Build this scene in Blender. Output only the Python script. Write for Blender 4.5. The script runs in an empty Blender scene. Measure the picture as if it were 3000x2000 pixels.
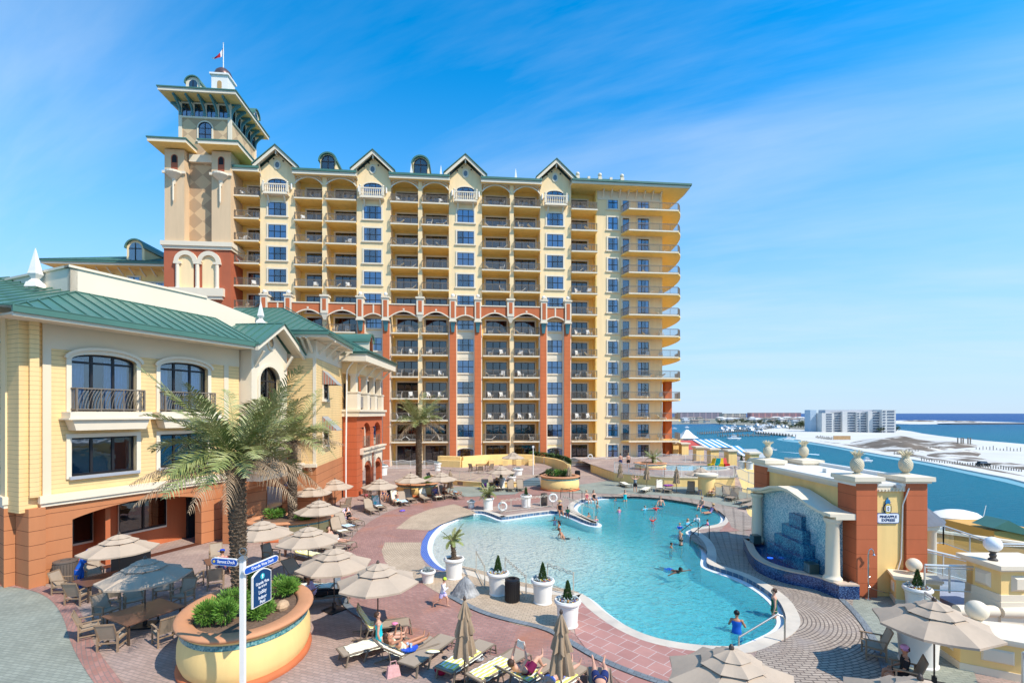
import bpy,math,random
from mathutils import Vector,Matrix
from mathutils.geometry import tessellate_polygon,delaunay_2d_cdt
random.seed(7)
S=bpy.context.scene;C=S.collection
R=math.radians;PI=math.pi
# -- camera, sky, sun, exposure
F=1400.0;H=7.6;CX=1500.0;CY=1210.0
cam=bpy.data.cameras.new('camera');co=bpy.data.objects.new('camera',cam);C.objects.link(co)
co.location=(0,0,H);co.rotation_euler=(R(90),0,0)
cam.sensor_width=36;cam.lens=36*F/3000;cam.shift_y=(CY-1000)/3000
cam.clip_start=0.1;cam.clip_end=60000
S.camera=co
S.view_settings.view_transform='Standard';S.view_settings.look='None'
S.view_settings.exposure=0.14;S.view_settings.gamma=1
sun_dir=Vector((.72,-.49,1.0)).normalized()
sd=bpy.data.lights.new('sun','SUN');sd.energy=5.0;sd.angle=R(.5);sd.color=(1,.93,.81)
so=bpy.data.objects.new('sun',sd);C.objects.link(so)
so.rotation_euler=sun_dir.to_track_quat('Z','Y').to_euler()
W=bpy.data.worlds.new('World');S.world=W;W.use_nodes=True
nt=W.node_tree;nt.nodes.clear()
def N(nt,t,**kw):
 n=nt.nodes.new(t)
 for k,v in kw.items():
  if k[0]=='_':n.inputs[k[1:].replace('_',' ')].default_value=v
  else:setattr(n,k,v)
 return n
def world():
 L=nt.links
 out=N(nt,'ShaderNodeOutputWorld');bg=N(nt,'ShaderNodeBackground')
 bg.inputs[1].default_value=0.15
 sky=N(nt,'ShaderNodeTexSky',sky_type='NISHITA',sun_disc=False)
 sky.sun_elevation=math.asin(sun_dir.z);sky.sun_rotation=math.atan2(sun_dir.x,sun_dir.y)
 sky.altitude=0;sky.air_density=1.0;sky.dust_density=.15;sky.ozone_density=5.0
 hs=N(nt,'ShaderNodeHueSaturation');hs.inputs['Hue'].default_value=.491;hs.inputs['Saturation'].default_value=1.4;hs.inputs['Value'].default_value=1.8
 L.new(sky.outputs[0],hs.inputs['Color'])
 tc=N(nt,'ShaderNodeTexCoord');sp=N(nt,'ShaderNodeSeparateXYZ');L.new(tc.outputs['Generated'],sp.inputs[0])
 mz=N(nt,'ShaderNodeMath',operation='MAXIMUM');L.new(sp.outputs[2],mz.inputs[0]);mz.inputs[1].default_value=.0
 ad=N(nt,'ShaderNodeMath',operation='ADD');L.new(mz.outputs[0],ad.inputs[0]);ad.inputs[1].default_value=.22
 dx=N(nt,'ShaderNodeMath',operation='DIVIDE');L.new(sp.outputs[0],dx.inputs[0]);L.new(ad.outputs[0],dx.inputs[1])
 dy=N(nt,'ShaderNodeMath',operation='DIVIDE');L.new(sp.outputs[1],dy.inputs[0]);L.new(ad.outputs[0],dy.inputs[1])
 cb=N(nt,'ShaderNodeCombineXYZ');L.new(dx.outputs[0],cb.inputs[0]);L.new(dy.outputs[0],cb.inputs[1])
 mp=N(nt,'ShaderNodeMapping',vector_type='TEXTURE');mp.inputs['Rotation'].default_value=(0,0,R(-25));mp.inputs['Scale'].default_value=(2.0,.46,1);mp.inputs['Location'].default_value=(2.1,.35,0)
 L.new(cb.outputs[0],mp.inputs[0])
 n1=N(nt,'ShaderNodeTexNoise');n1.inputs['Scale'].default_value=.95;n1.inputs['Detail'].default_value=9;n1.inputs['Roughness'].default_value=.58;n1.inputs['Distortion'].default_value=.25
 L.new(mp.outputs[0],n1.inputs[0])
 rp=N(nt,'ShaderNodeMapRange');rp.inputs[1].default_value=.42;rp.inputs[2].default_value=.72;L.new(n1.outputs[0],rp.inputs[0])
 n2=N(nt,'ShaderNodeTexNoise');n2.inputs['Scale'].default_value=.45;n2.inputs['Detail'].default_value=3;L.new(cb.outputs[0],n2.inputs[0])
 r2=N(nt,'ShaderNodeMapRange');r2.inputs[1].default_value=.28;r2.inputs[2].default_value=.55;L.new(n2.outputs[0],r2.inputs[0])
 mu=N(nt,'ShaderNodeMath',operation='MULTIPLY');L.new(rp.outputs[0],mu.inputs[0]);L.new(r2.outputs[0],mu.inputs[1])
 hz=N(nt,'ShaderNodeMapRange');hz.inputs[1].default_value=-.01;hz.inputs[2].default_value=.62;hz.inputs[3].default_value=.9;hz.inputs[4].default_value=0;hz.interpolation_type='SMOOTHSTEP'
 L.new(sp.outputs[2],hz.inputs[0])
 m3=N(nt,'ShaderNodeMath',operation='MULTIPLY');L.new(mu.outputs[0],m3.inputs[0]);m3.inputs[1].default_value=.52
 mc=N(nt,'ShaderNodeMix',data_type='RGBA');L.new(hz.outputs[0],mc.inputs[0]);L.new(hs.outputs[0],mc.inputs[6]);mc.inputs[7].default_value=(3.0,4.3,5.8,1)
 md=N(nt,'ShaderNodeMix',data_type='RGBA');L.new(m3.outputs[0],md.inputs[0]);L.new(mc.outputs[2],md.inputs[6]);md.inputs[7].default_value=(4.6,5.4,6.2,1)
 L.new(md.outputs[2],bg.inputs[0]);L.new(bg.outputs[0],out.inputs[0])
world()
# -- photo pixel -> point of the place
def G(px,py,z=0.0):
 Y=(H-z)*F/(py-CY);return Vector(((px-CX)*Y/F,Y,z))
def at(px,py,Y):return Vector(((px-CX)*Y/F,Y,H-(py-CY)*Y/F))
def atx(px,Y,z=0):return Vector(((px-CX)*Y/F,Y,z))
class Frame:
 """a wall: local x along it, local y into the building, z up"""
 def __init__(s,x,y,deg):s.o=Vector((x,y));s.a=R(deg);s.c=math.cos(s.a);s.s=math.sin(s.a)
 def u(s,px,d=0.0):
  k=(px-CX)/F;ox=s.o.x-d*s.s;oy=s.o.y+d*s.c
  return(k*oy-ox)/(s.c-k*s.s)
 def w(s,u,d=0.0,z=0.0):return Vector((s.o.x+u*s.c-d*s.s,s.o.y+u*s.s+d*s.c,z))
 def z(s,px,py,d=0.0):
  p=s.w(s.u(px,d),d);return H-(py-CY)/F*p.y
 def uz(s,px,py,d=0.0):return s.u(px,d),s.z(px,py,d)
 def empty(s,name,label,cat,**k):return thing(name,label,cat,(s.o.x,s.o.y,0),s.a,**k)
 # -- object helpers
def tag(o,label=None,cat=None,group=None,kind=None):
 if label:o['label']=label
 if cat:o['category']=cat
 if group:o['group']=group
 if kind:o['kind']=kind
 return o
def thing(name,label,cat,loc=(0,0,0),rz=0,group=None,kind=None):
 o=bpy.data.objects.new(name,None);C.objects.link(o);o.empty_display_size=.2
 o.location=loc;o.rotation_euler=(0,0,rz)
 return tag(o,label,cat,group,kind)
def kids(o):return[c for c in C.objects if c.parent==o]
KID={}
def dup(root,loc,rz=0,label=None,group=None,sc=None):
 def cp(o,par):
  c=o.copy();C.objects.link(c)
  if par:c.parent=par
  if o.name not in KID:KID[o.name]=list(o.children)
  for ch in KID[o.name]:cp(ch,c)
  return c
 r=cp(root,None);r.location=loc;r.rotation_euler=(0,0,rz)
 if sc:r.scale=(sc,sc,sc)if isinstance(sc,(int,float))else sc
 if label:r['label']=label
 if group:r['group']=group
 return r
class Placer:
 """first placement moves the prototype, the next ones copy it with all its parts"""
 def __init__(s,proto):s.p=proto;s.used=False
 def __call__(s,loc,rz=0,label=None,sc=None,group=None):
  if s.used:return dup(s.p,loc,rz,label,group,sc)
  s.used=True;o=s.p;o.location=loc;o.rotation_euler=(0,0,rz)
  KID[o.name]=list(o.children)
  if sc:o.scale=(sc,sc,sc)if isinstance(sc,(int,float))else sc
  if label:o['label']=label
  if group:o['group']=group
  return o
class MB:
 def __init__(s):s.v=[];s.f=[];s.mi=[];s.m=0
 def face(s,pts):
  n=len(s.v);s.v+=[tuple(p)for p in pts];s.f.append(tuple(range(n,n+len(pts))));s.mi.append(s.m);return s
 def raw(s,vs,fs):
  n=len(s.v);s.v+=[tuple(p)for p in vs]
  for f in fs:s.f.append(tuple(i+n for i in f));s.mi.append(s.m)
  return s
 def box(s,x0,x1,y0,y1,z0,z1):
  if x0>x1:x0,x1=x1,x0
  if y0>y1:y0,y1=y1,y0
  if z0>z1:z0,z1=z1,z0
  v=[(x,y,z)for z in(z0,z1)for y in(y0,y1)for x in(x0,x1)]
  return s.raw(v,[(0,2,3,1),(4,5,7,6),(0,1,5,4),(2,6,7,3),(0,4,6,2),(1,3,7,5)])
 def frust(s,cx,cy,hx0,hy0,z0,hx1,hy1,z1):
  v=[(cx-hx0,cy-hy0,z0),(cx+hx0,cy-hy0,z0),(cx+hx0,cy+hy0,z0),(cx-hx0,cy+hy0,z0),(cx-hx1,cy-hy1,z1),(cx+hx1,cy-hy1,z1),(cx+hx1,cy+hy1,z1),(cx-hx1,cy+hy1,z1)]
  return s.raw(v,[(3,2,1,0),(4,5,6,7),(0,1,5,4),(1,2,6,5),(2,3,7,6),(3,0,4,7)])
 def bar(s,p,q,w,h=None,up=(0,0,1)):
  h=h or w;p=Vector(p);q=Vector(q);d=q-p
  if d.length<1e-6:return s
  d.normalize();u=Vector(up)
  if abs(d.dot(u))>.98:u=Vector((1,0,0))
  a=d.cross(u).normalized()*w/2;b=a.cross(d).normalized()*h/2
  v=[p-a-b,p+a-b,p+a+b,p-a+b,q-a-b,q+a-b,q+a+b,q-a+b]
  return s.raw(v,[(3,2,1,0),(4,5,6,7),(0,1,5,4),(1,2,6,5),(2,3,7,6),(3,0,4,7)])
 def tube(s,pts,r,n=6,cap=True,sq=1.0):
  pts=[Vector(p)for p in pts];m=len(pts);rs=r if isinstance(r,(list,tuple))else[r]*m
  b=len(s.v);a=None
  for i,p in enumerate(pts):
   d=(pts[min(i+1,m-1)]-pts[max(i-1,0)])
   d=d.normalized()if d.length>1e-9 else Vector((0,0,1))
   if a is None:
    u=Vector((0,0,1))if abs(d.z)<.9 else Vector((1,0,0));a=d.cross(u).normalized()
   else:
    a=a-d*a.dot(d);a=a.normalized()if a.length>1e-6 else Vector((1,0,0))
   c=d.cross(a)
   for k in range(n):
    t=2*PI*k/n;s.v.append(tuple(p+(a*math.cos(t)+c*math.sin(t)*sq)*rs[i]))
  for i in range(m-1):
   for k in range(n):
    k2=(k+1)%n;s.f.append((b+i*n+k,b+i*n+k2,b+i*n+n+k2,b+i*n+n+k));s.mi.append(s.m)
  if cap:
   s.f.append(tuple(b+k for k in reversed(range(n))));s.mi.append(s.m)
   s.f.append(tuple(b+(m-1)*n+k for k in range(n)));s.mi.append(s.m)
  return s
 def lathe(s,prof,n=16,c=(0,0,0),sx=1,sy=1,cap=True):
  b=len(s.v);m=len(prof)
  for r,z in prof:
   for k in range(n):
    t=2*PI*k/n;s.v.append((c[0]+r*math.cos(t)*sx,c[1]+r*math.sin(t)*sy,c[2]+z))
  for i in range(m-1):
   for k in range(n):
    k2=(k+1)%n;s.f.append((b+i*n+k,b+i*n+k2,b+i*n+n+k2,b+i*n+n+k));s.mi.append(s.m)
  if cap:
   s.f.append(tuple(b+k for k in reversed(range(n))));s.mi.append(s.m)
   s.f.append(tuple(b+(m-1)*n+k for k in range(n)));s.mi.append(s.m)
  return s
 def sphere(s,c,r,n=10,sx=1,sy=1,sz=1):
  return s.lathe([(max(r*math.sin(PI*i/n),1e-4),-r*sz*math.cos(PI*i/n))for i in range(n+1)],n+4,c,sx,sy)
 def prism(s,poly,z0,z1,bottom=False):
  n=len(poly);b=len(s.v)
  s.v+=[(p[0],p[1],z0)for p in poly]+[(p[0],p[1],z1)for p in poly]
  ar=sum(poly[i][0]*poly[(i+1)%n][1]-poly[(i+1)%n][0]*poly[i][1]for i in range(n))
  for i in range(n):
   j=(i+1)%n;f=(b+i,b+j,b+n+j,b+n+i)
   s.f.append(f if ar>0 else f[::-1]);s.mi.append(s.m)
  t=tuple(b+n+i for i in range(n));s.f.append(t if ar>0 else t[::-1]);s.mi.append(s.m)
  if bottom:
   t=tuple(b+i for i in range(n));s.f.append(t[::-1]if ar>0 else t);s.mi.append(s.m)
  return s
 def plate(s,poly,y0,y1):
  """outline in the x,z plane given thickness from y0 (front) to y1"""
  n=len(poly);b=len(s.v)
  s.v+=[(p[0],y0,p[1])for p in poly]+[(p[0],y1,p[1])for p in poly]
  ar=sum(poly[i][0]*poly[(i+1)%n][1]-poly[(i+1)%n][0]*poly[i][1]for i in range(n))
  fl=(lambda f:f)if ar>0 else(lambda f:f[::-1])
  s.f.append(fl(tuple(b+i for i in range(n))));s.mi.append(s.m)
  s.f.append(fl(tuple(b+n+i for i in reversed(range(n)))));s.mi.append(s.m)
  for i in range(n):
   j=(i+1)%n;s.f.append(fl((b+j,b+i,b+n+i,b+n+j)));s.mi.append(s.m)
  return s
 def holed(s,outer,holes,y0,y1):
  """wall sheet in x,z with holes, thickness y0..y1 (y0 front)"""
  loops=[outer]+holes;V=[Vector((p[0],p[1],0))for l in loops for p in l]
  tris=tessellate_polygon([[Vector((p[0],p[1],0))for p in l]for l in loops])
  b=len(s.v);n=len(V)
  s.v+=[(p.x,y0,p.y)for p in V]+[(p.x,y1,p.y)for p in V]
  for t in tris:
   a,c,d=t;ar=(V[c]-V[a]).cross(V[d]-V[a]).z
   f=(a,c,d)if ar>0 else(a,d,c)
   s.f.append(tuple(b+i for i in f));s.mi.append(s.m)
   s.f.append(tuple(b+n+i for i in reversed(f)));s.mi.append(s.m)
  o=0
  for l in loops:
   m=len(l)
   for i in range(m):
    j=(i+1)%m;s.f.append((b+o+i,b+o+j,b+n+o+j,b+n+o+i));s.mi.append(s.m)
   o+=m
  return s
 def sheet(s,loops,z):
  V=[Vector((p[0],p[1],0))for l in loops for p in l]
  for t in tessellate_polygon([[Vector((p[0],p[1],0))for p in l]for l in loops]):
   a,c,d=t;ar=(V[c]-V[a]).cross(V[d]-V[a]).z
   if abs(ar)<1e-9:continue
   f=(a,c,d)if ar>0 else(a,d,c)
   s.face([(V[i].x,V[i].y,z)for i in f])
  return s
 def build(s,name,mat,parent=None,smooth=False,loc=None,rz=0):
  me=bpy.data.meshes.new(name);me.from_pydata(s.v,[],s.f)
  ms=mat if isinstance(mat,(list,tuple))else[mat]
  for m in ms:me.materials.append(m)
  if len(ms)>1:me.polygons.foreach_set('material_index',s.mi)
  if smooth is True:me.polygons.foreach_set('use_smooth',[True]*len(me.polygons))
  me.update();me.validate()
  if smooth=='auto':
   me.polygons.foreach_set('use_smooth',[True]*len(me.polygons))
   try:me.set_sharp_from_angle(angle=R(38))
   except Exception:pass
  o=bpy.data.objects.new(name,me);C.objects.link(o)
  if parent:o.parent=parent
  if loc is not None:o.location=loc
  if rz:o.rotation_euler=(0,0,rz)
  return o
def struct(name,mb,mat,smooth=False):
 o=mb.build(name,mat,smooth=smooth);o['kind']='structure';return o
 # -- materials
MATS={}
def mat(name,col,rough=.8,var=.12,vs=1.5,bump=0.0,bs=30.0,metal=0,spec=.3,col2=None,c2s=3.0,c2lo=.45,c2hi=.65,trans=0,world=False,coat=0,streak=0):
 if name in MATS:return MATS[name]
 m=bpy.data.materials.new(name);m.use_nodes=True;t=m.node_tree;L=t.links
 b=t.nodes['Principled BSDF'];b.inputs['Roughness'].default_value=rough;b.inputs['Metallic'].default_value=metal
 b.inputs['Specular IOR Level'].default_value=spec
 if coat:b.inputs['Coat Weight'].default_value=coat
 if trans:b.inputs['Transmission Weight'].default_value=trans
 geo=N(t,'ShaderNodeNewGeometry')if world else N(t,'ShaderNodeTexCoord');src=geo.outputs['Position']if world else geo.outputs['Object']
 c=col+(1,)if len(col)==3 else col
 last=None
 if col2:
  nn=N(t,'ShaderNodeTexNoise');nn.inputs['Scale'].default_value=c2s;nn.inputs['Detail'].default_value=5;nn.inputs['Roughness'].default_value=.6;L.new(src,nn.inputs[0])
  mr=N(t,'ShaderNodeMapRange');mr.inputs[1].default_value=c2lo;mr.inputs[2].default_value=c2hi;L.new(nn.outputs[0],mr.inputs[0])
  mx=N(t,'ShaderNodeMix',data_type='RGBA');L.new(mr.outputs[0],mx.inputs[0]);mx.inputs[6].default_value=c;mx.inputs[7].default_value=tuple(col2)+(1,);last=mx.outputs[2]
 if var:
  nn=N(t,'ShaderNodeTexNoise');nn.inputs['Scale'].default_value=vs;nn.inputs['Detail'].default_value=6;nn.inputs['Roughness'].default_value=.62
  if streak:
   mp=N(t,'ShaderNodeMapping');mp.inputs['Scale'].default_value=(1,1,streak);L.new(src,mp.inputs[0]);L.new(mp.outputs[0],nn.inputs[0])
  else:L.new(src,nn.inputs[0])
  mr=N(t,'ShaderNodeMapRange');mr.inputs[1].default_value=.25;mr.inputs[2].default_value=.75;mr.inputs[3].default_value=1-var;mr.inputs[4].default_value=1+var;L.new(nn.outputs[0],mr.inputs[0])
  mm=N(t,'ShaderNodeVectorMath',operation='SCALE')
  if last is not None:L.new(last,mm.inputs[0])
  else:mm.inputs[0].default_value=c[:3]
  L.new(mr.outputs[0],mm.inputs['Scale']);last=mm.outputs[0]
 if last is not None:L.new(last,b.inputs['Base Color'])
 else:b.inputs['Base Color'].default_value=c
 if bump:
  nn=N(t,'ShaderNodeTexNoise');nn.inputs['Scale'].default_value=bs;nn.inputs['Detail'].default_value=4;L.new(src,nn.inputs[0])
  bp=N(t,'ShaderNodeBump');bp.inputs['Strength'].default_value=bump;bp.inputs['Distance'].default_value=.02;L.new(nn.outputs[0],bp.inputs['Height']);L.new(bp.outputs[0],b.inputs['Normal'])
 MATS[name]=m;return m
def lin(r,g,b):
 f=lambda c:((c/255+.055)/1.055)**2.4 if c>10 else c/3294.6
 return(f(r),f(g),f(b))
def lines_mat(name,col,gap,period,axis='Z',width=.06,rough=.7,var=.06,bump=.6,spec=.3):
 """clapboards, rustication joints, roof seams: thin grooves at a fixed period"""
 m=mat(name,col,rough,var+.04,1.2,spec=spec,streak=.25);t=m.node_tree;L=t.links;b=t.nodes['Principled BSDF']
 tc=N(t,'ShaderNodeTexCoord');sp=N(t,'ShaderNodeSeparateXYZ');L.new(tc.outputs['Object'],sp.inputs[0])
 dv=N(t,'ShaderNodeMath',operation='DIVIDE');L.new(sp.outputs['XYZ'.index(axis)],dv.inputs[0]);dv.inputs[1].default_value=period
 fr=N(t,'ShaderNodeMath',operation='FRACT');L.new(dv.outputs[0],fr.inputs[0])
 lt=N(t,'ShaderNodeMath',operation='LESS_THAN');L.new(fr.outputs[0],lt.inputs[0]);lt.inputs[1].default_value=width
 mx=N(t,'ShaderNodeMix',data_type='RGBA');L.new(lt.outputs[0],mx.inputs[0])
 src=b.inputs['Base Color'].links[0].from_socket if b.inputs['Base Color'].links else None
 if src:L.new(src,mx.inputs[6])
 else:mx.inputs[6].default_value=col+(1,)
 mx.inputs[7].default_value=tuple(gap)+(1,);L.new(mx.outputs[2],b.inputs['Base Color'])
 if bump:
  bp=N(t,'ShaderNodeBump');bp.inputs['Strength'].default_value=bump;bp.inputs['Distance'].default_value=.03
  L.new(fr.outputs[0]if axis=='Z' else lt.outputs[0],bp.inputs['Height']);L.new(bp.outputs[0],b.inputs['Normal'])
 return m
def paver(name,c1,c2,mortar,bw=.22,bh=.11,polar=None,rot=0,stain=None,msize=.012,sts=.35,dark=None):
 if name in MATS:return MATS[name]
 m=bpy.data.materials.new(name);m.use_nodes=True;t=m.node_tree;L=t.links;b=t.nodes['Principled BSDF']
 b.inputs['Roughness'].default_value=.75;b.inputs['Specular IOR Level'].default_value=.3
 g=N(t,'ShaderNodeNewGeometry');src=g.outputs['Position']
 if polar:
  sb=N(t,'ShaderNodeVectorMath',operation='SUBTRACT');L.new(src,sb.inputs[0]);sb.inputs[1].default_value=(polar[0],polar[1],0)
  sp=N(t,'ShaderNodeSeparateXYZ');L.new(sb.outputs[0],sp.inputs[0])
  a2=N(t,'ShaderNodeMath',operation='ARCTAN2');L.new(sp.outputs[1],a2.inputs[0]);L.new(sp.outputs[0],a2.inputs[1])
  ml=N(t,'ShaderNodeMath',operation='MULTIPLY');L.new(a2.outputs[0],ml.inputs[0]);ml.inputs[1].default_value=polar[2]
  cz=N(t,'ShaderNodeCombineXYZ');L.new(sp.outputs[0],cz.inputs[0]);L.new(sp.outputs[1],cz.inputs[1])
  ln=N(t,'ShaderNodeVectorMath',operation='LENGTH');L.new(cz.outputs[0],ln.inputs[0])
  cb=N(t,'ShaderNodeCombineXYZ');L.new(ml.outputs[0],cb.inputs[0]);L.new(ln.outputs['Value'],cb.inputs[1]);vec=cb.outputs[0]
 else:
  mp=N(t,'ShaderNodeMapping');mp.inputs['Rotation'].default_value=(0,0,R(rot));L.new(src,mp.inputs[0]);vec=mp.outputs[0]
 br=N(t,'ShaderNodeTexBrick');L.new(vec,br.inputs['Vector']);br.inputs['Scale'].default_value=1
 br.inputs['Brick Width'].default_value=bw;br.inputs['Row Height'].default_value=bh;br.inputs['Mortar Size'].default_value=msize
 br.inputs['Color1'].default_value=tuple(c1)+(1,);br.inputs['Color2'].default_value=tuple(c2)+(1,);br.inputs['Mortar'].default_value=tuple(mortar)+(1,)
 last=br.outputs[0]
 nn=N(t,'ShaderNodeTexNoise');nn.inputs['Scale'].default_value=.55;nn.inputs['Detail'].default_value=8;nn.inputs['Roughness'].default_value=.65;L.new(src,nn.inputs[0])
 mr=N(t,'ShaderNodeMapRange');mr.inputs[1].default_value=.3;mr.inputs[2].default_value=.7;mr.inputs[3].default_value=.84;mr.inputs[4].default_value=1.14;L.new(nn.outputs[0],mr.inputs[0])
 mm=N(t,'ShaderNodeVectorMath',operation='SCALE');L.new(last,mm.inputs[0]);L.new(mr.outputs[0],mm.inputs['Scale']);last=mm.outputs[0]
 if stain:
  n2=N(t,'ShaderNodeTexNoise');n2.inputs['Scale'].default_value=sts;n2.inputs['Detail'].default_value=6;n2.inputs['Distortion'].default_value=.6;L.new(src,n2.inputs[0])
  m2=N(t,'ShaderNodeMapRange');m2.inputs[1].default_value=.55;m2.inputs[2].default_value=.72;m2.inputs[4].default_value=.8;L.new(n2.outputs[0],m2.inputs[0])
  mx=N(t,'ShaderNodeMix',data_type='RGBA');L.new(m2.outputs[0],mx.inputs[0]);L.new(last,mx.inputs[6]);mx.inputs[7].default_value=tuple(stain)+(1,);last=mx.outputs[2]
 L.new(last,b.inputs['Base Color'])
 bp=N(t,'ShaderNodeBump');bp.inputs['Strength'].default_value=.35;bp.inputs['Distance'].default_value=.006;L.new(br.outputs['Fac'],bp.inputs['Height']);bp.invert=True;L.new(bp.outputs[0],b.inputs['Normal'])
 MATS[name]=m;return m
def glass_mat(name,tint,refl=.22,rough=.02,transp=.75):
 m=bpy.data.materials.new(name);m.use_nodes=True;t=m.node_tree;L=t.links;t.nodes.clear()
 o=N(t,'ShaderNodeOutputMaterial');tr=N(t,'ShaderNodeBsdfTransparent');tr.inputs[0].default_value=tuple(tint)+(1,)
 gl=N(t,'ShaderNodeBsdfGlossy');gl.inputs['Roughness'].default_value=rough
 lw=N(t,'ShaderNodeLayerWeight');lw.inputs[0].default_value=.35
 mr=N(t,'ShaderNodeMapRange');mr.inputs[3].default_value=refl;mr.inputs[4].default_value=1;L.new(lw.outputs['Fresnel'],mr.inputs[0])
 nn=N(t,'ShaderNodeTexNoise');nn.inputs['Scale'].default_value=1.3;g=N(t,'ShaderNodeNewGeometry');L.new(g.outputs['Position'],nn.inputs[0])
 bp=N(t,'ShaderNodeBump');bp.inputs['Strength'].default_value=.25;bp.inputs['Distance'].default_value=.02;L.new(nn.outputs[0],bp.inputs['Height']);L.new(bp.outputs[0],gl.inputs['Normal'])
 mx=N(t,'ShaderNodeMixShader');L.new(mr.outputs[0],mx.inputs[0]);L.new(tr.outputs[0],mx.inputs[1]);L.new(gl.outputs[0],mx.inputs[2]);L.new(mx.outputs[0],o.inputs[0])
 MATS[name]=m;return m
YEL=mat('stucco_yellow',(.86,.59,.235),.85,.09,1.6,bump=.15,bs=60,streak=.12)
YEL_BOUNCE=mat('stucco_yellow_bounce',(.92,.62,.20),.85,.08,1.6,bump=.15,bs=60,streak=.12)  # yellow stucco for shaded recesses and soffits, bounced light put into the colour
CRM=mat('stucco_cream',(.91,.67,.375),.85,.08,1.6,bump=.12,bs=60,streak=.12)
WHT=mat('trim_white',(.76,.65,.49),.6,.04,.6)
PWT=mat('paint_white',(.80,.76,.69),.45,.05,1.2)
FRZ=mat('frieze_cream',(.72,.60,.43),.8,.05,.5)
ORG=mat('stucco_orange',(.52,.145,.055),.85,.12,1.4,streak=.15)
TAN=mat('stucco_tan',(.68,.48,.29),.85,.09,1.2,streak=.12)
GRN=mat('metal_green',(.068,.165,.125),.38,.1,.7,spec=.5)
TEAL=mat('paint_teal',(.09,.24,.26),.5,.08,2)
DKF=mat('frame_dark',(.016,.014,.016),.4,0,spec=.4)
RAIL=mat('railing_brown',(.19,.155,.12),.5,.08,4)
WRAIL=mat('railing_white',(.72,.69,.62),.45,.05,4)
CURT=mat('curtain',(.84,.88,.86),.9,.1,6)
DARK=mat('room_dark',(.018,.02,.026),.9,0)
GLS=glass_mat('window_glass',(.66,.80,.95),.12)
GLB=glass_mat('door_glass',(.34,.36,.42),.09)
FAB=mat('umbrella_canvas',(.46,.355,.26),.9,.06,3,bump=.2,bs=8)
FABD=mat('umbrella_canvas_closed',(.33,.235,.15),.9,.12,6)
POLE=mat('umbrella_pole',(.07,.045,.032),.4,.05,3,spec=.5)
SLING=mat('sling_taupe',(.37,.285,.205),.75,.07,5)
LFRM=mat('lounger_frame',(.20,.15,.105),.55,.1,4)
WOODF=mat('chair_frame',(.30,.20,.125),.6,.15,5,streak=.2)
TABLE=mat('table_brown',(.15,.072,.045),.35,.1,3,spec=.5)
# -- the ground, the pool, the sea
def chaik(pts,n=2,closed=True):
 for _ in range(n):
  o=[];m=len(pts)
  for i in range(m if closed else m-1):
   a=pts[i];b=pts[(i+1)%m]
   o.append((a[0]*.75+b[0]*.25,a[1]*.75+b[1]*.25));o.append((a[0]*.25+b[0]*.75,a[1]*.25+b[1]*.75))
  if not closed:o=[tuple(pts[0])]+o+[tuple(pts[-1])]
  pts=o
 return pts
def offset(poly,d):
 n=len(poly);out=[]
 for i in range(n):
  a=poly[i-1];b=poly[(i+1)%n];tx=b[0]-a[0];ty=b[1]-a[1];l=math.hypot(tx,ty)or 1
  out.append((poly[i][0]+ty/l*d,poly[i][1]-tx/l*d))
 return out
WL=-0.20
near=[(1359,1660),(1393,1668),(1543,1716),(1640,1724),(1700,1730),(1722,1734),(1751,1754),(1775,1777),(1824,1812),(1881,1842),(1937,1861),(2021,1875),(2100,1880),(2155,1880)]
far=[(2214,1872),(2256,1852),(2277,1830),(2273,1802),(2256,1767),(2214,1732),(2161,1701),(2108,1683),(2066,1669),(2049,1657),(2056,1630),(2052,1606),(2038,1585),(2014,1567),(2006,1558),(2025,1551),(2073,1546),(2105,1536),(2114,1522),(2105,1504),(2080,1490),(2021,1473),(1951,1464),(1880,1459),(1810,1459),(1751,1464),(1709,1473),(1691,1487),(1693,1500),(1716,1514),(1742,1527),(1764,1536),(1762,1543),(1745,1545),(1716,1540),(1670,1519),(1646,1510),(1627,1506),(1560,1514),(1480,1526),(1459,1526),(1436,1516),(1409,1506)]
beach=[(1385,1508),(1345,1521),(1300,1545),(1274,1575),(1266,1605),(1272,1630),(1292,1655),(1320,1672)]
pts=[tuple(G(*p,0.0).xy)for p in near]+[tuple(G(*p,WL).xy)for p in far+beach]
types=[0]*(len(near)+len(far))+[1]*len(beach)
def dens(pts,types):
 o=[];n=len(pts)
 a=pts;p2=[];t2=[]
 for i in range(n):
  p2.append(a[i]);t2.append(types[i])
 for _ in range(2):
  q=[];u=[]
  for i in range(len(p2)):
   A=p2[i];B=p2[(i+1)%len(p2)]
   q+=[(A[0]*.75+B[0]*.25,A[1]*.75+B[1]*.25),(A[0]*.25+B[0]*.75,A[1]*.25+B[1]*.75)]
   u+=[t2[i],t2[(i+1)%len(p2)]]
  p2,t2=q,u
 return p2,t2
POOL,PT=dens(pts,types)
ar=sum(POOL[i][0]*POOL[(i+1)%len(POOL)][1]-POOL[(i+1)%len(POOL)][0]*POOL[i][1]for i in range(len(POOL)))
if ar<0:POOL.reverse();PT.reverse()
P1=offset(POOL,.30);P2=offset(P1,.46)
BC=G(1420,1600)
def floor_z(x,y):
 d=math.hypot(x-(BC.x-1.5),y-BC.y)
 return-.23-.12*min(1,d/9)-.95*max(0,min(1,(d-7.5)/9))
BEACH_W=mat('beach_entry_white',(.74,.76,.78),.5,.04,2)
COP=mat('pool_coping',(.60,.52,.42),.7,.12,1.2,bump=.1,bs=20,world=True,col2=(.42,.38,.34),c2s=.5,c2lo=.5,c2hi=.8)
LEDGE=mat('pool_ledge_white',(.72,.72,.72),.5,.04,2)
TILEB=paver('waterline_tile',(.08,.16,.26),(.05,.10,.17),(.25,.28,.3),.3,.3,msize=.02)
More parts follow.
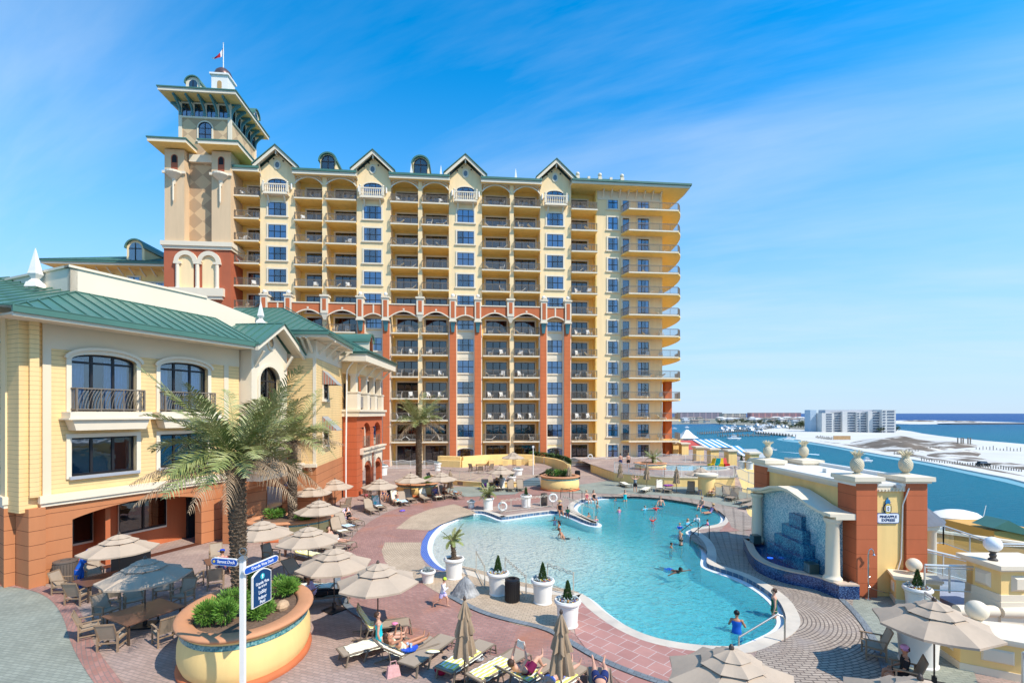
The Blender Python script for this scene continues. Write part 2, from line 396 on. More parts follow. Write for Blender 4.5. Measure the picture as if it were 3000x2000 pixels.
BLUEB=lines_mat('beach_entry_blue',(.055,.13,.42),(.35,.42,.6),.09,'X',.12,rough=.5)
PLAS=mat('pool_plaster',(.60,.76,.72),.8,.1,.8,world=True,col2=(.72,.84,.80),c2s=2.2)
def beach_floor():
 t=PLAS.node_tree;L=t.links;b=t.nodes['Principled BSDF'];g=N(t,'ShaderNodeNewGeometry');d=N(t,'ShaderNodeVectorMath',operation='DISTANCE');L.new(g.outputs['Position'],d.inputs[0]);d.inputs[1].default_value=(BC.x-1.5,BC.y,-.4)
 r=N(t,'ShaderNodeMapRange');r.inputs[1].default_value=5;r.inputs[2].default_value=11;L.new(d.outputs['Value'],r.inputs[0]);m=N(t,'ShaderNodeMix',data_type='RGBA');L.new(r.outputs[0],m.inputs[0]);m.inputs[6].default_value=(.66,.60,.52,1);L.new(b.inputs['Base Color'].links[0].from_socket,m.inputs[7]);L.new(m.outputs[2],b.inputs['Base Color'])
beach_floor()
def pool():
 t=thing('swimming_pool','large curved outdoor pool with pale coping and a sloping beach entry','pool');t['kind']='structure'
 n=len(POOL);cop=MB();led=MB();wal=MB();bw=MB();bb=MB()
 for i in range(n):
  j=(i+1)%n;bt=PT[i]and PT[j]
  A,B,A1,B1,A2,B2=POOL[i],POOL[j],P1[i],P1[j],P2[i],P2[j]
  if bt:
   bw.face([(*A,WL-.03),(*A1,-.09),(*B1,-.09),(*B,WL-.03)])
   bb.face([(*A1,-.09),(*A2,.004),(*B2,.004),(*B1,-.09)])
  else:
   led.face([(*A,WL+.025),(*A1,WL+.025),(*B1,WL+.025),(*B,WL+.025)])
   wal.face([(*A1,WL),(*A1,.02),(*B1,.02),(*B1,WL)])
   cop.face([(*A1,.02),(*A2,.02),(*B2,.02),(*B1,.02)]);cop.face([(*A2,.02),(*A2,-.1),(*B2,-.1),(*B2,.02)])
  zA=floor_z(*A);zB=floor_z(*B)
  led.face([(*A,zA),(*A,WL+(.025 if not bt else-.03)),(*B,WL+(.025 if not bt else-.03)),(*B,zB)])
 for m,nm,mt in((cop,'coping',COP),(led,'gutter_ledge',LEDGE),(wal,'waterline_wall',TILEB),(bw,'beach_entry',BEACH_W),(bb,'beach_entry_border',BLUEB)):m.build(nm,mt,t)
 V=[Vector(p)for p in POOL];xs=[p[0]for p in POOL];ys=[p[1]for p in POOL];k=len(V)
 x=min(xs)+.4
 while x<max(xs):
  y=min(ys)+.4
  while y<max(ys):V.append(Vector((x,y)));y+=.9
  x+=.9
 r=delaunay_2d_cdt(V,[(i,(i+1)%k)for i in range(k)],[],1,1e-4)
 fl=MB();fl.raw([(v.x,v.y,floor_z(v.x,v.y))for v in r[0]],r[2]);fl.build('pool_floor',PLAS,t,smooth=True)
 m=bpy.data.materials.new('pool_water');m.use_nodes=True;q=m.node_tree;L=q.links;q.nodes.clear()
 o=N(q,'ShaderNodeOutputMaterial');tr=N(q,'ShaderNodeBsdfTransparent');gl=N(q,'ShaderNodeBsdfGlossy');gl.inputs['Roughness'].default_value=.06
 geo=N(q,'ShaderNodeNewGeometry')
 wv=N(q,'ShaderNodeTexNoise');wv.inputs['Scale'].default_value=1.9;wv.inputs['Detail'].default_value=3;wv.inputs['Distortion'].default_value=1.6;L.new(geo.outputs['Position'],wv.inputs[0])
 w2=N(q,'ShaderNodeTexNoise');w2.inputs['Scale'].default_value=6;w2.inputs['Detail'].default_value=2;w2.inputs['Distortion'].default_value=.8;L.new(geo.outputs['Position'],w2.inputs[0])
 aa=N(q,'ShaderNodeMath',operation='MULTIPLY_ADD');L.new(w2.outputs[0],aa.inputs[0]);aa.inputs[1].default_value=.4;L.new(wv.outputs[0],aa.inputs[2])
 bp=N(q,'ShaderNodeBump');bp.inputs['Strength'].default_value=.8;bp.inputs['Distance'].default_value=.13;L.new(aa.outputs[0],bp.inputs['Height']);L.new(bp.outputs[0],gl.inputs['Normal'])
 fr=N(q,'ShaderNodeFresnel');fr.inputs[0].default_value=1.33;L.new(bp.outputs[0],fr.inputs['Normal'])
 df=N(q,'ShaderNodeBsdfDiffuse');df.inputs[0].default_value=(.07,.46,.53,1);L.new(bp.outputs[0],df.inputs['Normal']);ds=N(q,'ShaderNodeVectorMath',operation='DISTANCE');L.new(geo.outputs['Position'],ds.inputs[0]);ds.inputs[1].default_value=(BC.x-1.5,BC.y,WL)
 dr=N(q,'ShaderNodeMapRange');dr.inputs[1].default_value=5.5;dr.inputs[2].default_value=14;dr.inputs[3].default_value=.04;dr.inputs[4].default_value=.5;L.new(ds.outputs['Value'],dr.inputs[0])
 ms=N(q,'ShaderNodeMixShader');L.new(dr.outputs[0],ms.inputs[0]);L.new(tr.outputs[0],ms.inputs[1]);L.new(df.outputs[0],ms.inputs[2])
 fm=N(q,'ShaderNodeMath',operation='MULTIPLY');L.new(fr.outputs[0],fm.inputs[0]);fm.inputs[1].default_value=.75
 mx=N(q,'ShaderNodeMixShader');L.new(fm.outputs[0],mx.inputs[0]);L.new(ms.outputs[0],mx.inputs[1]);L.new(gl.outputs[0],mx.inputs[2]);L.new(mx.outputs[0],o.inputs[0])
 va=N(q,'ShaderNodeVolumeAbsorption');va.inputs[0].default_value=(.0,.76,.80,1);va.inputs[1].default_value=.50;L.new(va.outputs[0],o.inputs[1])
 wb=MB();PW=offset(POOL,.04);wb.prism(PW,-2.2,WL,True)
 w=wb.build('pool_water',m);w['kind']='structure'
pool()
EDGE_R=[G(2600,2300),G(2590,1800),(13.9,21.5),(17.6,27),(17.8,60),(19,76),(31,80),(31,150),(-95,150),(-95,5),(-30,3)]
PAV_PINK=paver('pavers_pink',(.42,.295,.245),(.335,.235,.195),(.25,.2,.17),.24,.12,rot=20,stain=(.50,.38,.30))
PAV_RED=paver('pavers_red',(.41,.215,.175),(.32,.16,.13),(.25,.17,.145),.22,.11,polar=(3.0,31.0,12.5),stain=(.40,.16,.09),sts=.5)
PAV_TAN=paver('pavers_tan',(.54,.41,.285),(.46,.345,.235),(.29,.22,.16),.24,.12,polar=(3.0,31.0,12.5))
PAV_GRY=paver('pavers_grey_green',(.31,.325,.265),(.25,.265,.215),(.2,.21,.18),.24,.12,rot=12)
PAV_BIG=paver('pavers_red_square',(.46,.235,.195),(.385,.185,.155),(.52,.42,.38),.55,.55,rot=47,stain=(.36,.11,.05),sts=.45)
PAV_BRN=paver('pavers_brown',(.44,.355,.28),(.34,.265,.21),(.14,.11,.09),.34,.13,polar=(9.0,18.5,5.0),stain=(.30,.25,.22),sts=.8,msize=.02)
BORD=paver('border_slate',(.20,.225,.24),(.155,.175,.19),(.12,.13,.14),.2,.3,rot=30)
def P2D(l,z=0):return[tuple(G(*p,z).xy)for p in l]
outer=[(-60,4),(-6,4),(16,4),(22,9),(22,21.5),(16.9,21.8),(16.9,34),(19.5,40),(24,50),(30,64),(40,74),(40,150),(-120,150),(-120,4)]
struct('pool_deck',MB().sheet([outer,P2],0.0),PAV_PINK)
skirt=MB()
for i in range(2,12):
 a,b=outer[i],outer[(i+1)%len(outer)];skirt.face([(*a,0),(*a,-14),(*b,-14),(*b,0)])
struct('deck_retaining_wall',skirt,YEL)
PK=[0]
def patch(name,px,m,smooth=2,lvl=1,raw=False):
 PK[0]+=1;lvl=PK[0]*.75
 q=P2D(px)if not raw else px
 if smooth:q=chaik(q,smooth)
 struct(name,MB().sheet([q],.004*lvl),m)
def strip(name,px,w,m,lvl=3):
 PK[0]+=1;lvl=PK[0]*.75
 q=chaik(P2D(px),3,closed=False);n=len(q);mb=MB();L=[]
 for i in range(n):
  a=q[max(i-1,0)];b=q[min(i+1,n-1)];tx,ty=b[0]-a[0],b[1]-a[1];l=math.hypot(tx,ty)or 1
  L.append(((q[i][0]+ty/l*w/2,q[i][1]-tx/l*w/2),(q[i][0]-ty/l*w/2,q[i][1]+tx/l*w/2)))
 for i in range(n-1):mb.face([(*L[i][0],.004*lvl),(*L[i+1][0],.004*lvl),(*L[i+1][1],.004*lvl),(*L[i][1],.004*lvl)])
 struct(name,mb,m)
def ring_arc(a0,a1,r0,r1,c=(3.0,31.0)):
 n=24;A=[(c[0]+r1*math.cos(R(a0+(a1-a0)*i/n)),c[1]+r1*math.sin(R(a0+(a1-a0)*i/n)))for i in range(n+1)]
 B=[(c[0]+r0*math.cos(R(a0+(a1-a0)*i/n)),c[1]+r0*math.sin(R(a0+(a1-a0)*i/n)))for i in range(n+1)]
 return A+B[::-1]
walk_out=[(1700,2060),(1560,1955),(1400,1905),(1240,1900),(1130,1870),(1060,1830),(1005,1760),(988,1690),(1010,1600),(1060,1540),(1150,1490),(1260,1463),(1400,1450),(1560,1445)]
walk_in=[(1600,1470),(1500,1478),(1400,1487),(1340,1500),(1260,1545),(1228,1600),(1240,1650),(1270,1685),(1330,1700),(1480,1760),(1700,1850),(1900,2060)]
patch('walkway_red_paving',walk_out+walk_in,PAV_RED,1,1)
patch('tan_paving_lower',[(1128,1588),(1234,1588),(1232,1625),(1246,1655),(1280,1688),(1228,1702),(1165,1676),(1128,1645),(1118,1612)],PAV_TAN,0,2)
patch('tan_paving_upper',[(1160,1548),(1205,1512),(1262,1490),(1330,1476),(1355,1484),(1398,1503),(1345,1515),(1290,1536),(1262,1553)],PAV_TAN,0,2)
patch('tan_paving_pots',[(1225,1700),(1285,1680),(1340,1655),(1395,1665),(1545,1712),(1700,1728),(1690,1760),(1660,1850),(1620,1850),(1480,1822),(1340,1765),(1280,1735)],PAV_TAN,1,2)
patch('square_red_paving',[(1700,1735),(1760,1785),(1850,1850),(1960,1885),(2120,1905),(2200,1910),(2260,2080),(1900,2080),(1690,1880),(1675,1800)],PAV_BIG,1,3)
patch('brown_ring_paving',[(2190,1905),(2330,1870),(2345,1800),(2290,1735),(2200,1690),(2105,1660),(2070,1610),(2010,1570),(2060,1560),(2170,1540),(2215,1600),(2250,1650),(2350,1690),(2490,1740),(2560,1800),(2640,2100),(2240,2100)],PAV_BRN,1,1)
patch('grey_paving_right',[(2480,1755),(2560,1850),(2620,2000),(2800,2200),(2900,2000),(2700,1740),(2560,1735)],PAV_GRY,1,2)
patch('grey_paving_far',[(1330,1458),(1500,1448),(1600,1442),(1800,1446),(2000,1458),(2150,1485),(2330,1512),(2200,1440),(2000,1412),(1800,1405),(1700,1420),(1560,1430),(1400,1424),(1290,1428)],PAV_GRY,1,2)
patch('red_paving_ramp',[(1500,1452),(1620,1450),(1600,1425),(1560,1423)],PAV_RED,0,4)
patch('red_paving_shore',[(2105,1560),(2230,1550),(2230,1515),(2150,1512)],PAV_RED,0,3)
patch('brown_paving_far',[(1740,1450),(1900,1447),(2050,1462),(2180,1495),(2230,1545),(2150,1560),(2125,1505),(2060,1478),(1900,1454),(1760,1456)],PAV_BRN,1,3)
patch('grey_paving_corner',[(-260,1700),(0,1717),(90,1722),(160,1745),(205,1800),(225,1880),(290,1990),(420,2150),(-300,2150)],PAV_GRY,2,2)
strip('paving_border',[(1000,1640),(984,1690),(1000,1760),(1060,1810),(1160,1835)],.28,BORD)
strip('paving_border',[(1315,1745),(1400,1790),(1480,1815),(1600,1840),(1660,1875),(1760,1935),(1900,1990),(2040,2030)],.26,BORD)
strip('paving_border',[(2455,1745),(2520,1810),(2570,1890),(2610,2010)],.22,BORD)
strip('paving_border',[(0,1712),(90,1718),(165,1742),(213,1800),(235,1880),(300,1985),(420,2120)],.5,PAV_RED)
SZ=-14.0
def sea_mat():
 m=bpy.data.materials.new('sea_water');m.use_nodes=True;t=m.node_tree;L=t.links;b=t.nodes['Principled BSDF']
 g=N(t,'ShaderNodeNewGeometry');sp=N(t,'ShaderNodeSeparateXYZ');L.new(g.outputs['Position'],sp.inputs[0])
 mr=N(t,'ShaderNodeMapRange');mr.inputs[1].default_value=300;mr.inputs[2].default_value=1500;L.new(sp.outputs[1],mr.inputs[0])
 nn=N(t,'ShaderNodeTexNoise');nn.inputs['Scale'].default_value=.012;nn.inputs['Detail'].default_value=5;L.new(g.outputs['Position'],nn.inputs[0])
 m1=N(t,'ShaderNodeMix',data_type='RGBA');L.new(nn.outputs[0],m1.inputs[0]);m1.inputs[6].default_value=(.0,.105,.17,1);m1.inputs[7].default_value=(.002,.165,.225,1)
 m2=N(t,'ShaderNodeMix',data_type='RGBA');L.new(mr.outputs[0],m2.inputs[0]);L.new(m1.outputs[2],m2.inputs[6]);m2.inputs[7].default_value=(.001,.045,.19,1)
 L.new(m2.outputs[2],b.inputs['Base Color']);b.inputs['Roughness'].default_value=.32;b.inputs['Specular IOR Level'].default_value=.05;b.inputs['IOR'].default_value=1.33
 w=N(t,'ShaderNodeTexNoise');w.inputs['Scale'].default_value=.5;w.inputs['Detail'].default_value=5;w.inputs['Roughness'].default_value=.7;mp=N(t,'ShaderNodeMapping');mp.inputs['Scale'].default_value=(.6,1.6,1);L.new(g.outputs['Position'],mp.inputs[0]);L.new(mp.outputs[0],w.inputs[0])
 bp=N(t,'ShaderNodeBump');bp.inputs['Strength'].default_value=1;bp.inputs['Distance'].default_value=.9;L.new(w.outputs[0],bp.inputs['Height']);L.new(bp.outputs[0],b.inputs['Normal'])
 return m
struct('sea',MB().face([(-30000,-500,SZ),(45000,-500,SZ),(45000,50000,SZ),(-30000,50000,SZ)]),sea_mat())
SAND=mat('sand_white',(.60,.57,.52),.95,.1,.02,world=True,bump=.3,bs=.3,col2=(.58,.54,.48),c2s=.05,c2lo=.45,c2hi=.7)
DUNE=mat('dune_scrub',(.17,.13,.095),.95,.3,.12,world=True,col2=(.56,.52,.46),c2s=.06,c2lo=.47,c2hi=.58)
SHAL=mat('shallow_water',(.16,.34,.38),.4,.15,.02,world=True)
def P3D(l,z):return[tuple(G(*p,z).xy)for p in l]
def land(name,px,z,m,lvl,sm=2):
 struct(name,MB().prism(chaik(P3D(px,z),sm),SZ-2,z+lvl),m)
def mound(px,h):
 q=chaik(P3D(px,SZ),2);V=[Vector(p)for p in q];k=len(q);xs=[p[0]for p in q];ys=[p[1]for p in q];rr=random.Random(int(px[0][0]));st=(max(xs)-min(xs))/34;x=min(xs)
 while x<max(xs):
  y=min(ys)
  while y<max(ys):V.append(Vector((x+rr.uniform(-.3,.3)*st,y+rr.uniform(-.3,.3)*st)));y+=st
  x+=st
 r=delaunay_2d_cdt(V,[(i,(i+1)%k)for i in range(k)],[],1,1e-3);E=[(Vector(q[i]),Vector(q[(i+1)%k]))for i in range(k)];out=[]
 for v in r[0]:
  d=min((v-(a+(b-a)*max(0,min(1,(v-a).dot(b-a)/max(1e-6,(b-a).length_squared))))).length for a,b in E)
  out.append((v.x,v.y,SZ+.5+h*min(1,d/14)*(.7+.5*math.sin(v.x*.11+1.3*math.sin(v.y*.07)))+(.25*rr.random()if d>1 else 0)))
 o=MB().raw(out,r[2]);struct('scrub_dune',o,DUNE,smooth=True)
shore=[(3300,1510),(3000,1412),(2850,1383),(2700,1352),(2560,1330),(2450,1308),(2370,1295),(2320,1286),(2290,1282)]
struct('shallows',MB().sheet([chaik(P3D([(3320,1540),(3000,1424),(2850,1392),(2700,1359),(2560,1336),(2450,1313),(2370,1300),(2290,1291),(2265,1284),(2400,1270),(2700,1300),(3000,1320),(3400,1390)],SZ),2)],SZ+.05),SHAL)
land('sand_spit',shore+[(2330,1288),(2332,1279),(2290,1276),(2225,1269),(2215,1265),(2240,1258),(2330,1245),(2420,1246),(2600,1257),(2660,1262),(2720,1274),(2860,1290),(3000,1302),(3150,1318),(3400,1350)],SZ,SAND,.5,1)
mound([(2480,1299),(2530,1292),(2620,1288),(2690,1291),(2760,1300),(2850,1304),(2880,1310),(2800,1316),(2720,1326),(2650,1330),(2580,1318),(2520,1308)],3.0)
mound([(2700,1336),(2760,1326),(2850,1324),(2880,1330),(2860,1340),(2900,1352),(2990,1362),(3100,1380),(3100,1395),(2950,1372),(2850,1357),(2760,1345)],3.4)
mound([(2380,1290),(2480,1306),(2600,1328),(2700,1345),(2850,1372),(3000,1400),(3000,1396),(2850,1366),(2720,1340),(2600,1322),(2480,1301)],1.0)
land('far_sand_bar',[(2600,1242),(2600,1233),(2640,1231),(2760,1232),(2860,1234),(2960,1237),(3000,1239),(3200,1241),(3200,1243),(2980,1241),(2900,1240),(2820,1241),(2700,1243)],SZ,SAND,.6)
mound([(2620,1235),(2660,1232.5),(2760,1233.5),(2880,1236.5),(2880,1238),(2760,1236)],2.0)
land('rock_jetty',[(2740,1241.5),(2850,1239.8),(3000,1240.2),(3300,1243),(3300,1243.6),(3000,1242),(2870,1243),(2760,1243)],SZ,mat('jetty_rock',(.09,.085,.085),.9,.3,.2,world=True),1.4,1)
land('harbour_town_ground',[(1500,1250),(1900,1247),(1985,1242),(2085,1241),(2125,1243),(2200,1247),(2250,1250),(2330,1258),(2420,1262),(2420,1230),(2300,1223),(1950,1221),(1300,1221)],SZ,mat('town_ground',(.30,.27,.22),.9,.25,.02,world=True,col2=(.12,.14,.08),c2s=.02),.7,0)
# -- the hotel
HF=Frame(0,70.45,5.3)
ORGP=lines_mat('panel_orange',(.58,.155,.055),(.42,.10,.04),.62,'Z',.05,rough=.85,bump=.2)
hotel=HF.empty('hotel_building','tall cream and yellow hotel block with orange pilasters, gables and stacked balconies','hotel')
FH=3.13;F0=.35
def fl(k):return F0+FH*k
TOPZ=41.2
cols_g=[(762,865,813),(1045,1145,1092),(1315,1412,1364),(1582,1673,1626)]
bays=[(690,762,None),(865,1045,951),(1145,1315,1231),(1412,1582,1499),(1673,1748,None)]
BD=2.2
u=HF.u
def hwall():
 m=MB();gy=MB()
 ue=u(1940,.6)
 for a,b,p in bays:
  ua,ub=u(a),u(b);m.box(ua-.3,ub+.3,BD,BD+.5,0,TOPZ)
 m.box(u(1748),ue,.6,15.9,0,TOPZ);m.box(u(640),ue-.2,BD+.5,14,0,TOPZ-.1)
 m.build('wall',YEL_BOUNCE,hotel)
 for a,b,c in cols_g:
  ua,ub=u(a),u(b);zg=42.0;ap=44.2;mid=(ua+ub)/2
  g=MB();g.m=0
  g.plate([(ua,21.2),(ub,21.2),(ub,zg),(mid,ap),(ua,zg)],0,BD+.02)
  g.box(ua,ub,.35,BD+.02,0,21.2)
  g.build('gable_bay',CRM,hotel)
 m=MB();m.box(u(1748,.6)-.0,ue+.003,.585,.6,0,TOPZ-.002);m.build('wall',CRM,hotel)
 for a,b,p in bays:
  if p:
   q=MB();uc=u(p);q.box(uc-.3,uc+.3,-.12,BD,F0,TOPZ);q.build('pier',CRM,hotel)
hwall()
def hroof():
 a,b=u(686),u(2022,-1.5);w=MB();g=MB()
 spans=[(u(690)-.2,u(765)),(u(862),u(1048)),(u(1142),u(1318)),(u(1409),u(1585)),(u(1670),b)]
 for i,(p,q)in enumerate(spans):
  if i<4:w.box(p,q,-.9,-.7,TOPZ-.12,TOPZ+.32);g.box(p,q,-1.05,-.7,TOPZ+.32,TOPZ+.62);g.raw([(p,-1.05,TOPZ+.62),(q,-1.05,TOPZ+.62),(q,6,TOPZ+2.3),(p,6,TOPZ+2.3)],[(0,1,2,3)])
  if i<4:w.box(p,q,-.7,BD,TOPZ-.02,TOPZ+.1)
 p,q=spans[4];z=TOPZ
 w.prism([(p,-1.5),(q,-1.5),(q+.2,1),(q-.4,14),(p,14)],z,z+.35,True)
 g.prism([(p,-1.7),(q+.2,-1.7),(q+.4,1),(q-.2,14.2),(p,14.2)],z+.352,z+.62,True)
 g.raw([(p,-1.7,z+.62),(q+.2,-1.7,z+.62),(q-.2,14.2,z+.62),(q-8,7,z+1.7),(p,7,z+1.7)],[(0,1,3,4),(1,2,3)])
 o=w.build('eaves',WHT,hotel);g.build('roof',GRN,hotel)
 sf=MB();sf.prism([(p,-1.3),(q-.2,-1.3),(q,1),(q-.6,13.8),(p,13.8)],z-.03,z-.003,True)
 for i in range(4):sf.box(spans[i][0],spans[i][1],-.6,BD,TOPZ-.06,TOPZ-.023)
 sf.build('soffit',YEL_BOUNCE,o)
 for a,b,c in cols_g:
  ua,ub=u(a)-.75,u(b)+.75;mid=(ua+ub)/2;zf=41.9;za=44.75;y0=-.95
  r=MB();t=.15
  for s in(0,1):
   x=ua if s==0 else ub
   r.m=0;r.plate([(x,zf+.12),(mid,za+.12),(mid,za+.12+t),(x,zf+.12+t)],y0-.12,9)
  o=r.build('gable_roof',GRN,hotel)
  r=MB()
  for s in(0,1):
   x=ua+.1 if s==0 else ub-.1
   r.plate([(x,zf-.38),(mid,za-.42),(mid,za+.1),(x,zf+.1)],y0,y0+.16)
   r.plate([(x,zf-.02),(mid,za-.02),(mid,za+.1),(x,zf+.1)],y0+.16,0)
  r.box(mid-.08,mid+.08,y0+.2,-.003,za-1.0,za-.4)
  for x in(ua+.85,ub-.85):
   r.bar((x,-.003,zf-1.0),(x,y0+.3,zf+.3),.14)
  r.build('bargeboard',WHT,o)
  v=MB();v.m=0;cx=u(c);cz=42.55
  v.lathe([(.66,0),(.66,.1),(.4,.1)],20,(0,0,0),.72,1,cap=False)
  ov=v.build('oval_window',WHT,hotel);ov.rotation_euler=(R(90),0,0);ov.location=(cx,-.0,cz)
  q=MB();q.lathe([(.01,0),(.42,0)],20,(0,0,.05),.72,1,cap=False);q.build('pane',GLB,ov)
  for dx,dz in((-1.2,.35),(-.5,.85),(.8,.6)):
   l=MB();l.box(-.08,.08,-.14,0,-.08,.08)
   o2=l.build('floodlight',[DKF,DARK],hotel);o2.location=(cx+dx,-.003,cz+dz)
 for px0,px1,pt,pb in((938,985,452,517),(1209,1256,461,524)):
  d=3.0;x0,x1=u(px0,d),u(px1,d);z1=HF.z((px0+px1)/2,pt,d);z0=TOPZ+.7;rr=(x1-x0)/2;cx=(x0+x1)/2
  arc=[(cx-rr*math.cos(PI*i/14),z1-rr+rr*math.sin(PI*i/14))for i in range(15)]
  body=MB().plate([(x1,z0),]+arc[::-1]+[(x0,z0)],d,d+6);o=body.build('dormer',CRM,hotel)
  k=MB();k.m=0
  arc2=[(cx-(rr+.22)*math.cos(PI*i/14),z1-rr+(rr+.22)*math.sin(PI*i/14))for i in range(15)]
  k.plate(arc2+arc[::-1],d-.35,d+6.2);k.build('dormer_roof',GRN,o)
  fr=MB();ri=rr*.78;ai=[(cx-ri*math.cos(PI*i/14),z1-rr+ri*math.sin(PI*i/14))for i in range(15)]
  fr.plate([(cx+ri,z0+.2)]+ai[::-1]+[(cx-ri,z0+.2)],d-.06,d-.003);fr.build('pane',GLS,o)
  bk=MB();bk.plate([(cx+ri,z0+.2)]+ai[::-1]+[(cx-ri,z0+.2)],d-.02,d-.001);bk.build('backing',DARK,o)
  mm=MB();mm.box(cx-.07,cx+.07,d-.12,d-.07,z0+.2,z1-rr+ri);mm.box(cx-ri,cx+ri,d-.115,d-.07,z1-rr-.07,z1-rr+.07)
  for i in range(14):mm.bar((ai[i][0],d-.1,ai[i][1]),(ai[i+1][0],d-.1,ai[i+1][1]),.1)
  mm.box(cx-ri-.05,cx-ri+.05,d-.12,d-.07,z0+.2,z1-rr);mm.box(cx+ri-.05,cx+ri+.05,d-.12,d-.07,z0+.2,z1-rr)
  mm.build('frame',DKF,o)
 for px,py in((1205,500),(1292,498),(1511,512)):
  f=MB();x,d=u(px,2),2;z=TOPZ+.9
  f.frust(x,d,.3,.3,z,.25,.25,z+.4);f.frust(x,d,.1,.1,z+.4,.22,.22,z+.7);f.frust(x,d,.22,.22,z+.7,.01,.01,z+2.6);f.build('finial',PWT,hotel)
 t=MB();z=TOPZ+1.25;x0,x1=u(1692,3),u(1822,3)
 for i in range(5):
  t=MB();x=x0+(x1-x0)*i/4;s=.28 if i%2==0 else.2;t.box(x-s,x+s,3-s,3+s,z-.6,z+2.0)
  if i%2==0:t.sphere((x,3,z+2.35),.32,8)
  t.build('roof_rail_post',WHT,hotel)
 t=MB()
 for i in range(4):
  a=x0+(x1-x0)*i/4;b=x0+(x1-x0)*(i+1)/4
  for zz in(.5,1.75):t.bar((a+.3,3,z+zz),(b-.3,3,z+zz),.07)
  for j in range(1,14):t.bar((a+(b-a)*j/14,3,z+.5),(a+(b-a)*j/14,3,z+1.75),.045)
 t.build('roof_railing',TEAL,hotel)
 t=MB()
 for i in range(8):
  x=u(1765,.6)+i*1.28;t.box(x-.08,x+.08,-.3,.58,TOPZ-.25,TOPZ-.01);t.bar((x,.55,TOPZ-1.1),(x,-.2,TOPZ-.2),.15)
 t.box(u(1750,.6),u(1935,.6),.5,.584,TOPZ-1.35,TOPZ-.003);t.build('bracket',WHT,hotel)
hroof()
def win_proto(w,h,nx,nz,arch=0,mullion=.09,trim=True,curtains=True,glass=None,name='window'):
 fr=MB();fr.m=0
 x=w/2
 top=[(x,h)]if not arch else[(x*math.cos(PI*i/12),h-arch+arch*math.sin(PI*i/12))for i in range(13)]
 if not arch:top=[(x,h),(-x,h)]
 if trim:
  k=.22;o=[(x+k,-.0)]+([(x+k,h+k),(-x-k,h+k)]if not arch else[((x+k)*math.cos(PI*i/12),h-arch+(arch+k)*math.sin(PI*i/12))for i in range(13)])+[(-x-k,0)]
  fr.holed(o,[[(x,.02)]+top+[(-x,.02)]],-.09,0)
  fr.box(-x-k-.1,x+k+.1,-.17,0,-.2,-.002)
 fr.m=1
 for i in range(nx+1):
  xx=-x+w*i/nx;hh=h if not arch else h-arch+arch*math.sqrt(max(0,1-(min(abs(xx),x*.999)/x)**2))
  fr.box(max(xx-mullion/2,-x),min(xx+mullion/2,x),-.08,-.04,0,hh)
 for i in range(nz+1):
  zz=(h-arch if arch else h)*i/nz;fr.box(-x+mullion/2,x-mullion/2,-.075,-.04,max(zz-mullion/2,0),zz+(mullion/2 if i<nz else 0))
 if arch:
  for i in range(12):fr.bar((top[i][0],-.06,top[i][1]),(top[i+1][0],-.06,top[i+1][1]),mullion)
 o=fr.build(name,[WHT,DKF])
 g=MB().plate([(x,.02)]+top+[(-x,.02)],-.045,-.04);g.build('pane',glass or GLS,o)
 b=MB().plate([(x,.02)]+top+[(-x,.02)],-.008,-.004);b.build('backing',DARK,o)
 if curtains:
  c=MB()
  cw=w*random.choice((.16,.24,.3,.36,.45));n=12
  for s in(-1,1):
   if random.random()<.12:continue
   cv=cw*random.uniform(.8,1.35)
   ps=[(s*(x-.04)-s*cv*i/n,-.018-.008*(i%2))for i in range(n+1)]
   zt=(h-arch if arch else h)-.04+(arch*.5 if arch else 0)
   for i in range(n):c.face([(ps[i][0],ps[i][1],.04),(ps[i+1][0],ps[i+1][1],.04),(ps[i+1][0],ps[i+1][1],zt),(ps[i][0],ps[i][1],zt)])
  if c.v:c.build('curtain',CURT,o)
 return o
def put(protos,i,x,y,z,par):
 p=protos[i%len(protos)];
 if not p.get('u_'):
  p['u_']=1;p.location=(x,y,z);p.parent=par;KID[p.name]=list(p.children);return p
 q=dup(p,(x,y,z));q.parent=par;return q
WG=[win_proto(2.42,1.85,3,2)for _ in range(8)];WGA=[win_proto(2.42,1.9,3,2,.45)for _ in range(2)]
WR=[win_proto(1.5,1.85,2,2)for _ in range(3)];WD=[win_proto(1.7,1.95,3,2)for _ in range(3)]
DR=[win_proto(1.0,2.35,1,1,curtains=False)for _ in range(1)]
SL=[win_proto(3.1,2.4,3,1,mullion=.12,glass=GLB,name='sliding_door')for _ in range(9)]
SLW=[win_proto(2.5,2.4,3,1,mullion=.12,glass=GLB,name='sliding_door')for _ in range(3)]
ri=random.Random(3)
for ci,(a,b,c)in enumerate(cols_g):
 x=u(c)
 for k in range(0,13):
  if ci==0 and k<6:continue
  lo=k<=6
  if k in(12,6):put(WGA,ri.randrange(72),x,-.003 if not lo else.347,fl(k)+.72,hotel)
  else:put(WG,ri.randrange(72),x,-.003 if not lo else.347,fl(k)+.62,hotel)if k else put(WGA,ri.randrange(72),x,.347,.5,hotel)
for ci,(a,b,c)in enumerate(cols_g):
 if ci==0:continue
 x=u(c);p=MB()
 for k in range(1,7):
  z0=fl(k)-.45;z1=fl(k)+.35
  p.box(x-1.55,x+1.55,.30,.347,z0-.1,z1);p.box(x-1.25,x+1.25,.26,.30,z0+.1,z1-.2)
 p.box(x-1.62,x-1.44,.2,.35,0,19.6);p.box(x+1.44,x+1.62,.2,.35,0,19.6);p.build('window_panel',WHT,hotel)
